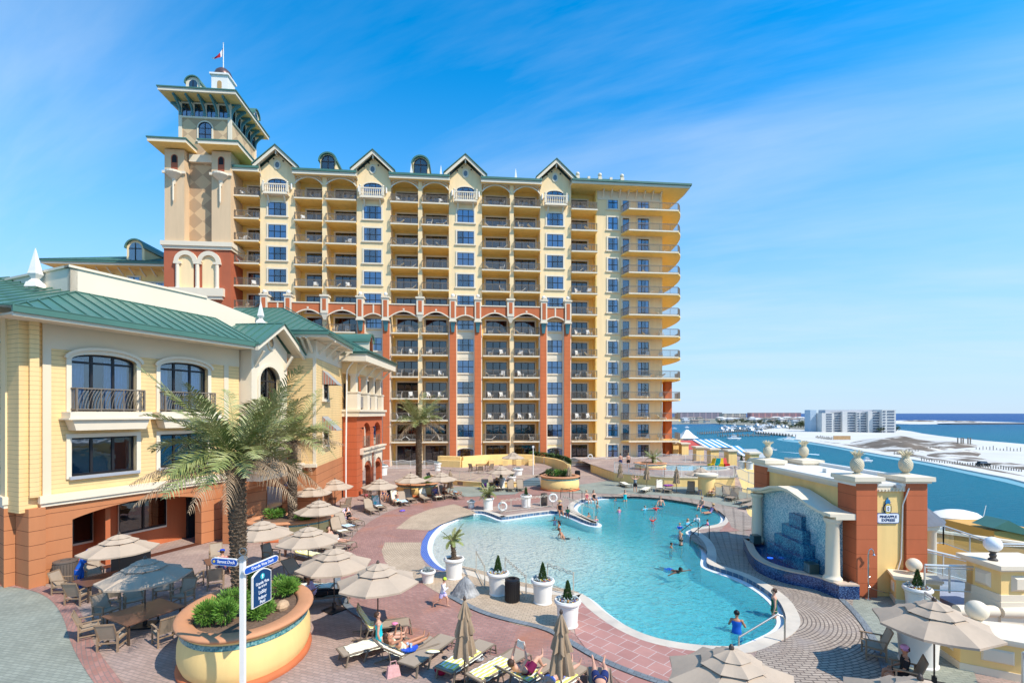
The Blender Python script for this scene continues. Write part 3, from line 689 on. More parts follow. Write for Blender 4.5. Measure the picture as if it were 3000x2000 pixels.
def pilaster(x,z1=21.0,full=True):
 p=MB();p.m=0;p.box(x-.47,x+.47,-.5,.36,0,z1-.0)
 p.m=1;p.box(x-.62,x-.472,-.35,.3,0,z1-.01);p.box(x+.472,x+.62,-.35,.3,0,z1-.01);p.build('pilaster',[ORGP,WHT],hotel)
 c=MB();c.m=0;w=.46;z0=20.9;zt=23.9
 c.box(x-w,x+w,-1.2,-.0,z0,zt);c.box(x-w-.12,x+w+.12,-1.32,.0,zt,zt+.22);c.box(x-w-.08,x+w+.08,-1.28,0,z0-.2,z0)
 c.m=1;c.box(x-w+.2,x+w-.2,-1.23,-1.201,z0+.35,zt-.3)
 c.m=2;c.frust(x,-.55,.2,.15,z0-1.6,.36,.6,z0-.202)
 c.m=3;c.sphere((x,-.8,zt+.62),.28,8)
 c.build('arcade_capital',[WHT,ORG,TEAL,PWT],hotel)
pil=[]
for a,b,c in cols_g[0:]:
 for px in(c-(1130-1092)*-1-76 if False else c-36,c+36):pil.append(px)
for px in(778,848,1057,1131,1327,1400,1592,1662):pilaster(u(px,-.5))
def arcband(x0,x1,small=False):
 m=MB();n=14;za,zt=21.2,23.0;rise=.9 if not small else.5
 arc=[(x0+(x1-x0)*i/n,za+rise*math.sin(PI*i/n))for i in range(n+1)]
 m.m=0;m.plate([(x0,zt)]+arc+[(x1,zt)],-1.0,-.5)
 m.m=1
 for i in range(n):m.bar((arc[i][0],-1.0,arc[i][1]),(arc[i+1][0],-1.0,arc[i+1][1]),.12,.16)
 m.box(x0,x1,-1.08,-.4,zt,zt+.16)
 m.box((x0+x1)/2-.13,(x0+x1)/2+.13,-1.04,-1.003,zt-.75,zt-.5)if not small else m.box((x0+x1)/2-.1,(x0+x1)/2+.1,-1.04,-1.001,za+.5,zt)
 m.build('arcade_band',[ORG,WHT],hotel)
for(l,r,small)in((786,841,1),(856,947,0),(955,1050,0),(1065,1123,1),(1139,1226,0),(1236,1319,0),(1335,1392,1),(1408,1492,0),(1501,1584,0),(1600,1654,1)):
 arcband(u(l,-1),u(r,-1),small)
for px in(951,1231,1496):
 c=MB();x=u(px,-1);c.box(x-.5,x+.5,-1.25,-.1,21.6,23.9);c.box(x-.62,x+.62,-1.4,-.1,23.9,24.15);c.frust(x,-.7,.15,.3,20.7,.48,.5,21.6);c.m=1;c.box(x-.25,x+.25,-1.28,-1.251,22,23.6);c.build('arcade_capital',[WHT,ORG],hotel)
for a,b,c in cols_g:
 x=u(c);w=1.6;z=fl(12)+.55;j=MB()
 j.box(x-w,x+w,-.85,0,z-.22,z);j.box(x-w-.08,x+w+.08,-.93,0,z-.34,z-.22);j.bar((x-w,-.78,z+1.05),(x+w,-.78,z+1.05),.16)
 for s in(-1,1):
  j.bar((x+s*w,-.78,z+1.05),(x+s*w,0,z+1.05),.14);j.box(x+s*w-.12,x+s*w+.12,-.9,-.66,z,z+1.25)
  j.sphere((x+s*w,-.78,z+1.38),.16,6);j.bar((x+s*1.1,-.01,z-1.3),(x+s*1.1,-.6,z-.34),.18)
  for q in(.25,.5):j.lathe([(.05,0),(.09,.3),(.05,.6),(.06,1)],6,(x+s*w,-.78+q,z))
 for i in range(11):
  j.lathe([(.05,0),(.095,.3),(.05,.6),(.06,1)],6,(x-w+.25+(2*w-.5)*i/10,-.78,z))
 j.build('stone_balcony',WHT,hotel)
for a,b,c in cols_g:
 for kk,dz in((12,1.2),(7,1.4)):
  for s in(-1,1):
   l=MB();x=u(c)+s*1.95;z=fl(kk)+dz;l.m=0 if kk==12 else 1;l.lathe([(.1,0),(.12,.1),(.12,.8),(.08,.9)],8,(x,-.16,z));l.build('wall_lamp',[PWT,DKF],hotel)
def railing_mb(x0,x1,y,z,h=1.07,step=.12,spiral=False,m=None):
 m=m or MB();m.bar((x0,y,z+h),(x1,y,z+h),.07,.05);m.bar((x0,y,z+.1),(x1,y,z+.1),.04);m.bar((x0,y,z+h-.1),(x1,y,z+h-.1),.035)
 n=max(2,int(abs(x1-x0)/step))
 for i in range(n+1):
  x=x0+(x1-x0)*i/n;w=.026 if i%12 else.06
  m.bar((x,y,z+.1),(x,y,z+h-.1),w)
 if spiral:
  for c in range(3):
   cx=x0+(x1-x0)*(c+.5)/3;cz=z+.53
   for s in(.12,.22,.32,.42):
    for(a,b)in(((-s,-s),(s,-s)),((s,-s),(s,s)),((s,s),(-s,s)),((-s,s),(-s,-s))):m.bar((cx+a[0],y-.02,cz+a[1]),(cx+b[0],y-.02,cz+b[1]),.035)
 return m
def balcony(x0,x1,k,y0=-.5,par=None,side=True,curved=False,spiral=False):
 z=fl(k);s=MB();s.m=0
 if not curved:
  s.box(x0,x1,y0,BD,z-.2,z);s.m=1;s.box(x0-.03,x1+.03,y0-.05,y0+.1,z-.16,z+.03)
 o=s.build('balcony',[YEL_BOUNCE,WHT],hotel)
 r=railing_mb(x0+.04,x1-.04,y0+.08,z,spiral=spiral)
 for x in(x0+.04,x1-.04):
  for i in range(4):yy=y0+.08+i*.12;r.bar((x,yy,z+.1),(x,yy,z+1.0),.026)
  r.bar((x,y0+.08,z+1.07),(x,y0+.55,z+1.07),.06)
 r.build('railing',RAIL,o);return o
BALC=[]
for bi,(a,b,p)in enumerate(bays):
 for half in((0,1)if p else(0,)):
  for k in range(0,13):
   if bi==0 and k<6:continue
   if bi==1 and k<5:continue
   if p:l,r=(a,p-5)if half==0 else(p+5,b)
   else:l,r=a,b
   x0,x1=u(l),u(r)
   if k<=6 and p:
    if half==0:x0=u(l)+.15
    else:x1=u(r)-.15
   if k>=1 and k!=7 or not p:
    if k>=1:balcony(x0,x1,k,spiral=(k==12));BALC.append((bi,half,k,x0,x1))
   xc=(x0+x1)/2
   if p:put(SL,ri.randrange(72),xc+(.15 if half else.55)*(1 if bi<2 else.2),BD-.003,fl(k)+.02,hotel)
   else:put(SLW if bi==0 else SLW,ri.randrange(72),xc+(.4 if bi==0 else-.2),BD-.003,fl(k)+.02,hotel)
for(a,b,p)in bays:
 if not p:continue
 for l,r in((u(a),u(p-5)),(u(p+5),u(b))):
  m=MB();n=12;z=fl(12)+2.05
  pts_=[(l+(r-l)*i/n,z+1.0*math.sin(PI*i/n)**.7)for i in range(n+1)]
  for i in range(n):m.bar((pts_[i][0],-.2,pts_[i][1]),(pts_[i+1][0],-.2,pts_[i+1][1]),.12,.16)
  m.box(l,r,-.26,-.14,z+1.08,z+1.2)
  for i in range(1,4):m.bar((l+.1,-.2,z+i*.25),(l+.1+i*.35,-.2,z+1.1),.04);m.bar((r-.1,-.2,z+i*.25),(r-.1-i*.35,-.2,z+1.1),.04)
  m.build('lattice_arch',WHT,hotel)
for k in range(0,13):
 z=fl(k)
 put(WR,ri.randrange(72),u(1795,.6),.582,z+.62,hotel)
 put(DR,0,u(1833,.6),.582,z+.05,hotel);put(WD,ri.randrange(72),u(1884,.6),.582,z+.5,hotel)
 if k==0:continue
 x0,x1=u(1842,-1.3),u(1988,-1.3);xl=u(1818,.6)
 q=[(x0,-1.3),(x1,-1.3)]+chaik([(x1+.02,-1.25),(x1+.9,-.1),(x1+1.7,2.1),(x1+2.2,5),(x1+2.4,8.4),(x1+1.9,12),(x1+.2,14.5),(x1-2.6,15.8)],2,False)
 base=q+[(u(1930,.6),15.9),(u(1930,.6),3),(xl,.62)]
 s=MB();s.m=0;s.prism(base,z-.2,z,True)
 s.m=1;s.bar((x0,-1.33,z-.07),(x1+.02,-1.33,z-.07),.08,.2)
 o=s.build('corner_balcony',[YEL_BOUNCE,WHT],hotel)
 r=MB();path=[(xl+.08,.55),(x0+.04,-1.22),(x1-.08,-1.22)]+[(p_[0]-.08,p_[1])for p_ in q[3:16]]
 for i in range(len(path)-1):
  A,B=Vector((*path[i],0)),Vector((*path[i+1],0));n=max(1,int((B-A).length/.13))
  for hh,ww in((.1,.04),(.97,.035),(1.07,.06)):r.bar((A.x,A.y,z+hh),(B.x,B.y,z+hh),ww)
  for j in range(n):
   P=A.lerp(B,j/n);r.bar((P.x,P.y,z+.1),(P.x,P.y,z+.97),.026 if j%12 else.055)
 r.build('railing',RAIL,o)
m=MB();xx=u(1955,4.5)
m.box(xx-.55,xx+.55,4,5.1,0,fl(4)-.22);m.build('corner_column',ORG,hotel)
m=MB();m.box(u(1935,.6)-.02,u(1935,.6)+.14,.56,.8,0,fl(4));m.build('corner_quoin',WHT,hotel)
# -- the tower
TF=Frame(HF.w(HF.u(676,-1.3),-1.3).x,HF.w(HF.u(676,-1.3),-1.3).y,5.3)
tower=TF.empty('tower','square cream tower with diamond pattern, green hipped roof and wide bracketed eaves','tower')
tu=TF.u;tz=TF.z
def diamond(name,c1,c2,w=2.9,h=3.3,x0=0,z0=0,ax='X'):
 m=mat(name,c1,.85,.05,.5);t=m.node_tree;L=t.links;b=t.nodes['Principled BSDF']
 tc=N(t,'ShaderNodeTexCoord');sp=N(t,'ShaderNodeSeparateXYZ');L.new(tc.outputs['Object'],sp.inputs[0])
 def tri(sock,per,off):
  a=N(t,'ShaderNodeMath',operation='SUBTRACT');L.new(sock,a.inputs[0]);a.inputs[1].default_value=off
  p=N(t,'ShaderNodeMath',operation='PINGPONG');L.new(a.outputs[0],p.inputs[0]);p.inputs[1].default_value=per/2
  d=N(t,'ShaderNodeMath',operation='DIVIDE');L.new(p.outputs[0],d.inputs[0]);d.inputs[1].default_value=per/2;return d.outputs[0]
 s=N(t,'ShaderNodeMath',operation='ADD');L.new(tri(sp.outputs['XY'.index(ax)],w,x0),s.inputs[0]);L.new(tri(sp.outputs[2],h,z0),s.inputs[1])
 g=N(t,'ShaderNodeMath',operation='GREATER_THAN');L.new(s.outputs[0],g.inputs[0]);g.inputs[1].default_value=1
 mx=N(t,'ShaderNodeMix',data_type='RGBA');L.new(g.outputs[0],mx.inputs[0]);L.new(b.inputs['Base Color'].links[0].from_socket,mx.inputs[6]);mx.inputs[7].default_value=tuple(c2)+(1,);L.new(mx.outputs[2],b.inputs['Base Color']);return m
def tower_parts():
 xL=tu(482);xa=tu(540);xb=tu(620,0);D=9.5
 m=MB();m.box(xL,xa,0,D,30.9,43.4);m.box(xb,0,0,2.5,30.9,43.4);m.box(xb,-.003,2.5,D,30.9,42);m.build('wall',TAN,tower)
 cxs=(xa+xb)/2
 DI=diamond('diamond_stucco',(.62,.42,.235),(.45,.295,.17),2.3,2.15,cxs,31)
 m=MB();m.box(xa,xb,1.2,D-.1,30.9,43);m.build('wall',DI,tower)
 m=MB();m.box(xL-.05,0.02,-.05,D,0,29.9);m.build('wall',mat('stucco_red',(.42,.115,.055),.85,.1,.35),tower)
 m=MB();m.box(xL-.35,.35,-.4,D+.2,30.3,30.9);m.box(xL-.18,.2,-.22,D+.1,29.9,30.3);m.build('cornice',WHT,tower)
 a0,a1=tu(512,-.05),tu(648,-.05);m=MB();zt=tz(580,732,-.1);zs=tz(580,768,-.1);zb=tz(580,845,-.1)
 w2=(a1-a0)/2
 for s in(0,1):
  cx=a0+w2*(s+.5);n=14;ro=w2/2;rn=ro*.62
  oo=[(cx-ro*math.cos(PI*i/n),zs+ro*math.sin(PI*i/n))for i in range(n+1)];ii=[(cx-rn*math.cos(PI*i/n),zs+rn*math.sin(PI*i/n))for i in range(n+1)]
  for i in range(n):m.plate([oo[i],oo[i+1],ii[i+1],ii[i]],-.35,-.052)
 for x in(a0+.45,(a0+a1)/2,a1-.45):m.box(x-.5,x+.5,-.36,-.06,zs-.3,zs);m.lathe([(.32,0),(.25,.15),(.24,zs-zb-.4),(.3,zs-zb-.3)],10,(x,-.2,zb))
 m.box(a0-.5,a1+.5,-.6,-.055,zb-1.1,zb);m.box(a0-.3,a1+.3,-.45,-.054,zb-1.5,zb-1.1);m.build('blind_arcade',WHT,tower)
 y=MB()
 for s in(0,1):
  cx=a0+w2*(s+.5);rn=w2*.31;y.plate([(cx+rn,zb)]+[(cx+rn*math.cos(PI*i/12),zs+rn*math.sin(PI*i/12))for i in range(13)]+[(cx-rn,zb)],-.08,-.056)
 y.build('niche',CRM,tower)
 ze=43.6
 for(x0,x1,yb)in((xL,xa,D),(xb,0,D)):
  w=MB();w.m=0
  p=[(x0-1.3,-1.5),(x1+(1.0 if x0==xL else 1.6),-1.5),(x1+(1.0 if x0==xL else 1.6),yb),(x0-(1.3 if x0==xL else 1.0),yb)]
  if x0!=xL:p[0]=(x0-1.0,-1.5)
  w.prism(p,ze,ze+.45,True);o=w.build('shoulder_eaves',[WHT],tower)
  sf=MB();sf.prism([(a*.995 if a<0 else a,b)for a,b in p],ze-.03,ze-.003,True);sf.build('soffit',YEL_BOUNCE,o)
  g=MB();cx=(x0+x1)/2;q=[(a+(-.1 if a<cx else.1),b-(.1 if b<0 else 0))for a,b in p]
  g.prism(q,ze+.452,ze+.62,True);g.raw([(*q[0],ze+.62),(*q[1],ze+.62),(*q[2],ze+.62),(*q[3],ze+.62),(cx,2.2,ze+2.0),(cx,yb,ze+2.0)],[(0,1,4),(1,2,5,4),(3,0,4,5)]);g.build('shoulder_roof',GRN,tower)
  zz=40.4
  s=MB();s.m=0;s.plate([(cx+.42,zz+.1),(cx+.42,zz+1.9)]+[(cx+.42*math.cos(PI*i/8),zz+1.9+.42*math.sin(PI*i/8))for i in range(1,8)]+[(cx-.42,zz+1.9),(cx-.42,zz+.1)],-.03,-.003);s.m=1;s.plate([(cx+.3,zz+1.2),(cx+.3,zz+1.9),(cx+.2,zz+2.15),(cx,zz+2.25),(cx-.2,zz+2.15),(cx-.3,zz+1.9),(cx-.3,zz+1.2)],-.04,-.031);s.build('slot_window',[mat('niche_red',(.36,.10,.05),.8,.05),DARK],tower)
  s=MB();s.box(x0-.2,x1+.2,-.25,-.002,zz-.35,zz);s.lathe([(.12,-1.6),(.3,-.9),(.8,-.45),(1.05,-.2),(1.05,.06)],16,(cx,-.05,zz-.2));s.lathe([(.03,-4.2),(.1,-4.0),(.12,-1.6)],8,(cx,-.28,zz));s.build('corbel',WHT,tower)
 m=MB();m.box(xa+.2,xb-.2,.7,1.25,42.2,43.2);m.build('band',WHT,tower)
 ux0,ux1,uy0,uy1=tu(530,1.2),tu(674,1.2),1.15,8.9
 DU=diamond('diamond_stucco_upper',(.64,.45,.26),(.47,.32,.19),2.3,2.15,ux0+(ux1-ux0)/2,43,'X')
 DV=diamond('diamond_stucco_side',(.64,.45,.26),(.47,.32,.19),2.3,2.15,2,43,'Y')
 m=MB();m.box(ux0,ux1,uy0,uy1,42,49.0);m.build('wall',DU,tower)
 m=MB();m.box(ux1,ux1+.02,uy0+.01,uy1-.01,42,49.0);m.build('wall',DV,tower)
 m=MB()
 for(x,y)in((ux0,uy0),(ux1,uy0),(ux1,uy1)):m.box(x-.22,x+.22,y-.14,y+.2,42,51)
 for z in(48.35,50.4):m.box(ux0-.1,ux1+.1,uy0-.1,uy1,z,z+.2)
 m.build('corner_trim',WHT,tower)
 m=MB();m.box(ux0,ux1,uy0,uy1,49,51.2);m.build('clerestory_wall',TEAL,tower)
 for i in range(4):
  x=ux0+(ux1-ux0)*(i+.5)/4;o=put(TW,i,x,uy0-.003,48.6,tower)
 for i in range(5):
  yy=uy0+(uy1-uy0)*(i+.5)/5;o=put(TW,i,ux1+.024,yy,48.6,tower);o.rotation_euler=(0,0,R(90))
 o=put(TA,0,(ux0+ux1)/2,uy0-.003,45.4,tower)
 ze=50.75;ov=2.15;ex0,ex1,ey0,ey1=ux0-1.7,ux1+1.75,uy0-ov,uy1+1.0
 m=MB();m.prism([(ex0,ey0),(ex1,ey0),(ex1,ey1),(ex0,ey1)],ze,ze+.4,True);e=m.build('eaves',WHT,tower)
 m=MB();m.prism([(ex0+.2,ey0+.2),(ex1-.2,ey0+.2),(ex1-.2,ey1-.2),(ex0+.2,ey1-.2)],ze-.04,ze-.003,True);m.build('soffit',YEL,e)
 m=MB();a,b,c,d=ex0-.12,ex1+.12,ey0-.12,ey1+.12;ze+=.402
 m.prism([(a,c),(b,c),(b,d),(a,d)],ze,ze+.16,True);ze+=.16
 cx,cy=(a+b)/2,(c+d)/2;m.raw([(a,c,ze),(b,c,ze),(b,d,ze),(a,d,ze),(cx-1.6,cy-1.6,ze+1.9),(cx+1.6,cy-1.6,ze+1.9),(cx+1.6,cy+1.6,ze+1.9),(cx-1.6,cy+1.6,ze+1.9)],[(0,1,5,4),(1,2,6,5),(2,3,7,6),(3,0,4,7),(4,5,6,7)]);m.build('roof',GRN,tower)
 z0=50.7
 def brk(x,y,dx,dy,L):
  n=7;p=[]
  for i in range(n+1):
   t=i/n;p.append((x+dx*L*t**2.2,y+dy*L*t**2.2,48.7+1.9*t**.8))
  q=MB()
  for i in range(n):q.bar(p[i],p[i+1],.2,.34)
  q.bar((x,y,z0-.13),(x+dx*L*1.0,y+dy*L,z0-.13),.18,.2);q.build('bracket',TEAL,tower)
 for i in range(5):brk(ux0+(ux1-ux0)*i/4*.98+.05,uy0-.1,0,-1,1.75)
 for i in range(6):brk(ux1+.1,uy0+.1+(uy1-uy0-.2)*i/5,1,0,1.3)
 brk(ux0-.1,uy0+.3,-1,0,1.3)
 zr=ze+.25
 for kind in(0,1):
  w,dep,hgt=1.9,3.2,1.5;arc=[(-w/2*math.cos(PI*i/10),hgt+w/2*math.sin(PI*i/10))for i in range(11)]
  bdy=MB().plate([(w/2,0)]+arc[::-1]+[(-w/2,0)],0,dep);o=bdy.build('dormer',WHT,tower)
  ar2=[(-(w/2+.14)*math.cos(PI*i/10),hgt+(w/2+.14)*math.sin(PI*i/10))for i in range(11)]
  MB().plate(ar2+arc[::-1],-.25,dep+.3).build('dormer_roof',GRN,o)
  ai=[(-.52*math.cos(PI*i/10),hgt+.52*math.sin(PI*i/10))for i in range(11)]
  MB().plate([(.52,.15)]+ai[::-1]+[(-.52,.15)],-.03,-.003).build('pane',mat('dormer_pane',(.02,.05,.09),.12,0,spec=.8),o)
  f=MB();f.box(-.04,.04,-.07,-.03,.15,hgt+.5);f.box(-.52,.52,-.07,-.031,hgt*.6,hgt*.6+.07);f.build('frame',DKF,o)
  if kind==0:o.location=(tu(577,.8),-.1,ze-.45)
  else:o.location=(ux1+1.0,cy+2.6,ze-.2);o.rotation_euler=(0,0,R(90))
 m=MB();cz=ze+1.9;kx=cx+.75
 m.m=0;m.box(kx-1.1,kx+1.1,cy-1.1,cy+1.1,cz-.6,cz+2.9);m.box(kx-1.3,kx+1.3,cy-1.3,cy+1.3,cz+2.9,cz+3.15);m.box(kx-1.2,kx+1.2,cy-1.2,cy+1.2,cz-.6,cz+.3)
 m.build('cupola',PWT,tower)
 m=MB();m.m=0;m.plate([(kx+.3,cz+.9),(kx+.3,cz+1.8)]+[(kx+.3*math.cos(PI*i/8),cz+1.8+.3*math.sin(PI*i/8))for i in range(1,8)]+[(kx-.3,cz+1.8),(kx-.3,cz+.9)],cy-1.13,cy-1.101);m.build('louvre',mat('louvre_ochre',(.45,.28,.12),.7,.1),tower)
 m=MB();m.lathe([(1.25,0),(1.2,.3),(1.0,.85),(.6,1.25),(.1,1.45)],18,(kx,cy,cz+3.15));m.build('dome',mat('dome_copper',(.16,.10,.09),.35,.2,2,metal=.6),tower,smooth=True)
 m=MB();
 for i in range(13):m.bar((kx-3.2+i*.2,cy-1.8,cz-.9),(kx-3.2+i*.2,cy-1.8,cz+.3),.04)
 m.bar((kx-3.2,cy-1.8,cz+.3),(kx+.2,cy-1.8,cz+.3),.07);m.build('roof_railing',PWT,tower)
 FP=t=thing('flagpole','white flagpole with a limp red and white flag on the tower cupola','flagpole',tuple(TF.w(kx,cy,cz+4.5)))
 MB().tube([(0,0,0),(0,0,4.0),(0,0,5.9)],[.09,.075,.05],8).sphere((0,0,5.95),.1,6).build('pole',PWT,t)
 fg=MB();n=12
 for i in range(n):
  for s in range(2):
   pass
 prof=[(0,5.6,0,4.6),(-.35,4.9,-.2,3.2),(-.75,3.9,-.7,2.6),(-1.3,3.0,-1.5,2.3),(-2.2,2.55,-2.3,2.15),(-2.9,2.6,-2.9,2.35)]
 for i in range(5):
  a,b=prof[i],prof[i+1];fg.m=[0,1,0,0,1][i]
  ya,yb=.12*math.sin(i*1.7),.12*math.sin(i*1.7+1.7)
  fg.face([(x*.75,y,5.2+(z-5.6)*.8)for x,y,z in((a[0],ya,a[1]),(a[2],ya+.1,a[3]),(b[2],yb+.1,b[3]),(b[0],yb,b[1]))])
 fg.build('flag',[mat('flag_red',(.5,.02,.03),.8,.1),mat('flag_white',(.75,.72,.75),.8,.1)],t)
TW=[win_proto(1.15,1.75,2,2,trim=True,mullion=.1,curtains=False)for _ in range(1)]
TA=[win_proto(1.7,2.5,2,2,.8,mullion=.11,curtains=False)]
tower_parts();bpy.data.objects['flagpole'].scale=(.8,.8,.64)
# -- the restaurant building on the left
RF=Frame(-20.8,21.15,67.2)
rest=RF.empty('restaurant_building','yellow clapboard restaurant building with orange base and green metal roofs on the left','restaurant')
SID=lines_mat('clapboard_yellow',(.88,.61,.285),(.50,.35,.17),.2,'Z',.09,rough=.75,bump=.7)
RUST=lines_mat('rusticated_orange',(.51,.20,.085),(.10,.028,.012),.62,'Z',.035,rough=.85,bump=.4)
RUST2=lines_mat('rusticated_red',(.52,.125,.048),(.12,.03,.014),.62,'Z',.035,rough=.85,bump=.4)
def seam_roof(mb_pts,name,par,step=.62,along=None):
 """one roof slope: pts[0]-pts[1] is the eave, the rest climbs; raised seams run up the slope"""
 m=MB();P=[Vector(p)for p in mb_pts];m.face(P)
 n=(P[1]-P[0]).cross(P[2]-P[1]).normalized()
 if n.z<0:n=-n
 e=(P[1]-P[0]);L=e.length;e.normalize();up=n.cross(e)
 if up.z<0:up=-up
 for i in range(1,int(L*1.6/step)):
  base=P[0]+e*(i*step)
  ts=[]
  k=len(P)
  for a in range(k):
   A,B=P[a],P[(a+1)%k];ax,ay=(A-base).dot(e),(A-base).dot(up);bx,by=(B-base).dot(e),(B-base).dot(up)
   if(ax>0)!=(bx>0):ts.append(ay+(by-ay)*(-ax)/(bx-ax))
  if len(ts)>=2:
   a,b=min(ts),max(ts)
   if b-a>.1:m.bar(base+up*a+n*.03,base+up*b+n*.03,.045,.07,up=n)
 for A,B in zip(P,P[1:]+P[:1]):m.bar(A+n*.02,B+n*.02,.09,.06,up=n)
 return m.build(name,GRN,par)
def big_window(name,par,x0,x1,z0,z1,d,arch=0,nx=3,bars_z=(),sill=True,curtain=True,trim=.19,door=False,depth=.28,gl=None):
 """window set back in a cream reveal; trim stands proud of the wall"""
 w=x1-x0;cx=(x0+x1)/2
 n=14
 def outl(k,zb):
  if arch:return[(x1+k,zb)]+[(cx+(w/2+k)*math.cos(PI*i/n),z1-arch+(arch+k)*math.sin(PI*i/n))for i in range(n+1)]+[(x0-k,zb)]
  return[(x1+k,zb),(x1+k,z1+k),(x0-k,z1+k),(x0-k,zb)]
 t=MB();t.m=0;t.holed(outl(trim,z0-.1),[outl(0,z0)],d-.09,d-.004)
 t.m=1
 for i in range(nx+1):
  xx=x0+w*i/nx;hh=z1 if not arch else z1-arch+arch*math.sqrt(max(0,1-min(1,abs(xx-cx)/(w/2))**2))
  t.box(max(xx-.05,x0),min(xx+.05,x1),d+depth-.09,d+depth-.02,z0,hh)
 for zz in(z0+.04,)+tuple(bars_z)+(()if arch else(z1-.04,)):t.box(x0+.05,x1-.05,d+depth-.085,d+depth-.02,zz-.05,zz+.05)
 if arch:
  o=outl(-.03,z0)[1:-1]
  for a,b in zip(o,o[1:]):t.bar((a[0],d+depth-.05,a[1]),(b[0],d+depth-.05,b[1]),.1)
 t.m=2
 oo=outl(0,z0)
 for a,b in zip(oo,oo[1:]+oo[:1]):t.face([(a[0],d-.05,a[1]),(b[0],d-.05,b[1]),(b[0],d+depth+.6,b[1]),(a[0],d+depth+.6,a[1])])
 if sill:t.m=3;t.box(x0-.1,x1+.1,d-.2,d+depth,z0-.14,z0-.001)
 o=t.build(name,[WHT,DKF,CRM,mat('sill_grey',(.36,.37,.40),.5,.05)],par)
 MB().plate(outl(-.01,z0+.01),d+depth-.03,d+depth-.024).build('pane',gl or GLS,o)
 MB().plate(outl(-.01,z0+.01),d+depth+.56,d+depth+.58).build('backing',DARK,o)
 if curtain:
  for s,a,b in((0,x0+.15,x0+w*.27),(1,x1-w*.42,x1-.15)):
   c=MB();k=26;zt=z1-.1-(arch*.45)
   pp=[(a+(b-a)*i/k,d+depth+.25+.045*math.sin(i*1.9))for i in range(k+1)]
   for i in range(k):c.face([(*pp[i],z0+.05),(*pp[i+1],z0+.05),(*pp[i+1],zt),(*pp[i],zt)])
   c.build('curtain',CURT,o,smooth=True)
 return o
def curved_rail(par,x0,x1,y,z,ret=.45,name='balcony_railing',h=1.05):
 m=MB();m.bar((x0,y,z+h),(x1,y,z+h),.06);m.bar((x0,y,z+.08),(x1,y,z+.08),.05)
 for x in(x0,x1):m.bar((x,y,z+h),(x,y+ret,z+h),.06);m.bar((x,y,z+.08),(x,y+ret,z+.08),.05);m.bar((x,y,z),(x,y,z+h),.06)
 for i in range(1,4):
  for x in(x0,x1):m.bar((x,y+ret*i/4,z),(x,y+ret*i/4,z+h),.03)
 n=3;w=(x1-x0)/n
 for s in range(n):
  a=x0+w*s;m.bar((a,y,z),(a,y,z+h),.045)
  for j in range(7):
   b=a+w*(j+.4)/7.2;sg=1 if s%2==0 else-1
   ps=[(min(max(b+sg*.30*(t/5)**2*(1 if s!=1 else-1),x0),x1),y,z+.08+(h-.08)*t/5)for t in range(6)]
   m.tube(ps,.014,4,False)
 return m.build(name,RAIL,par)
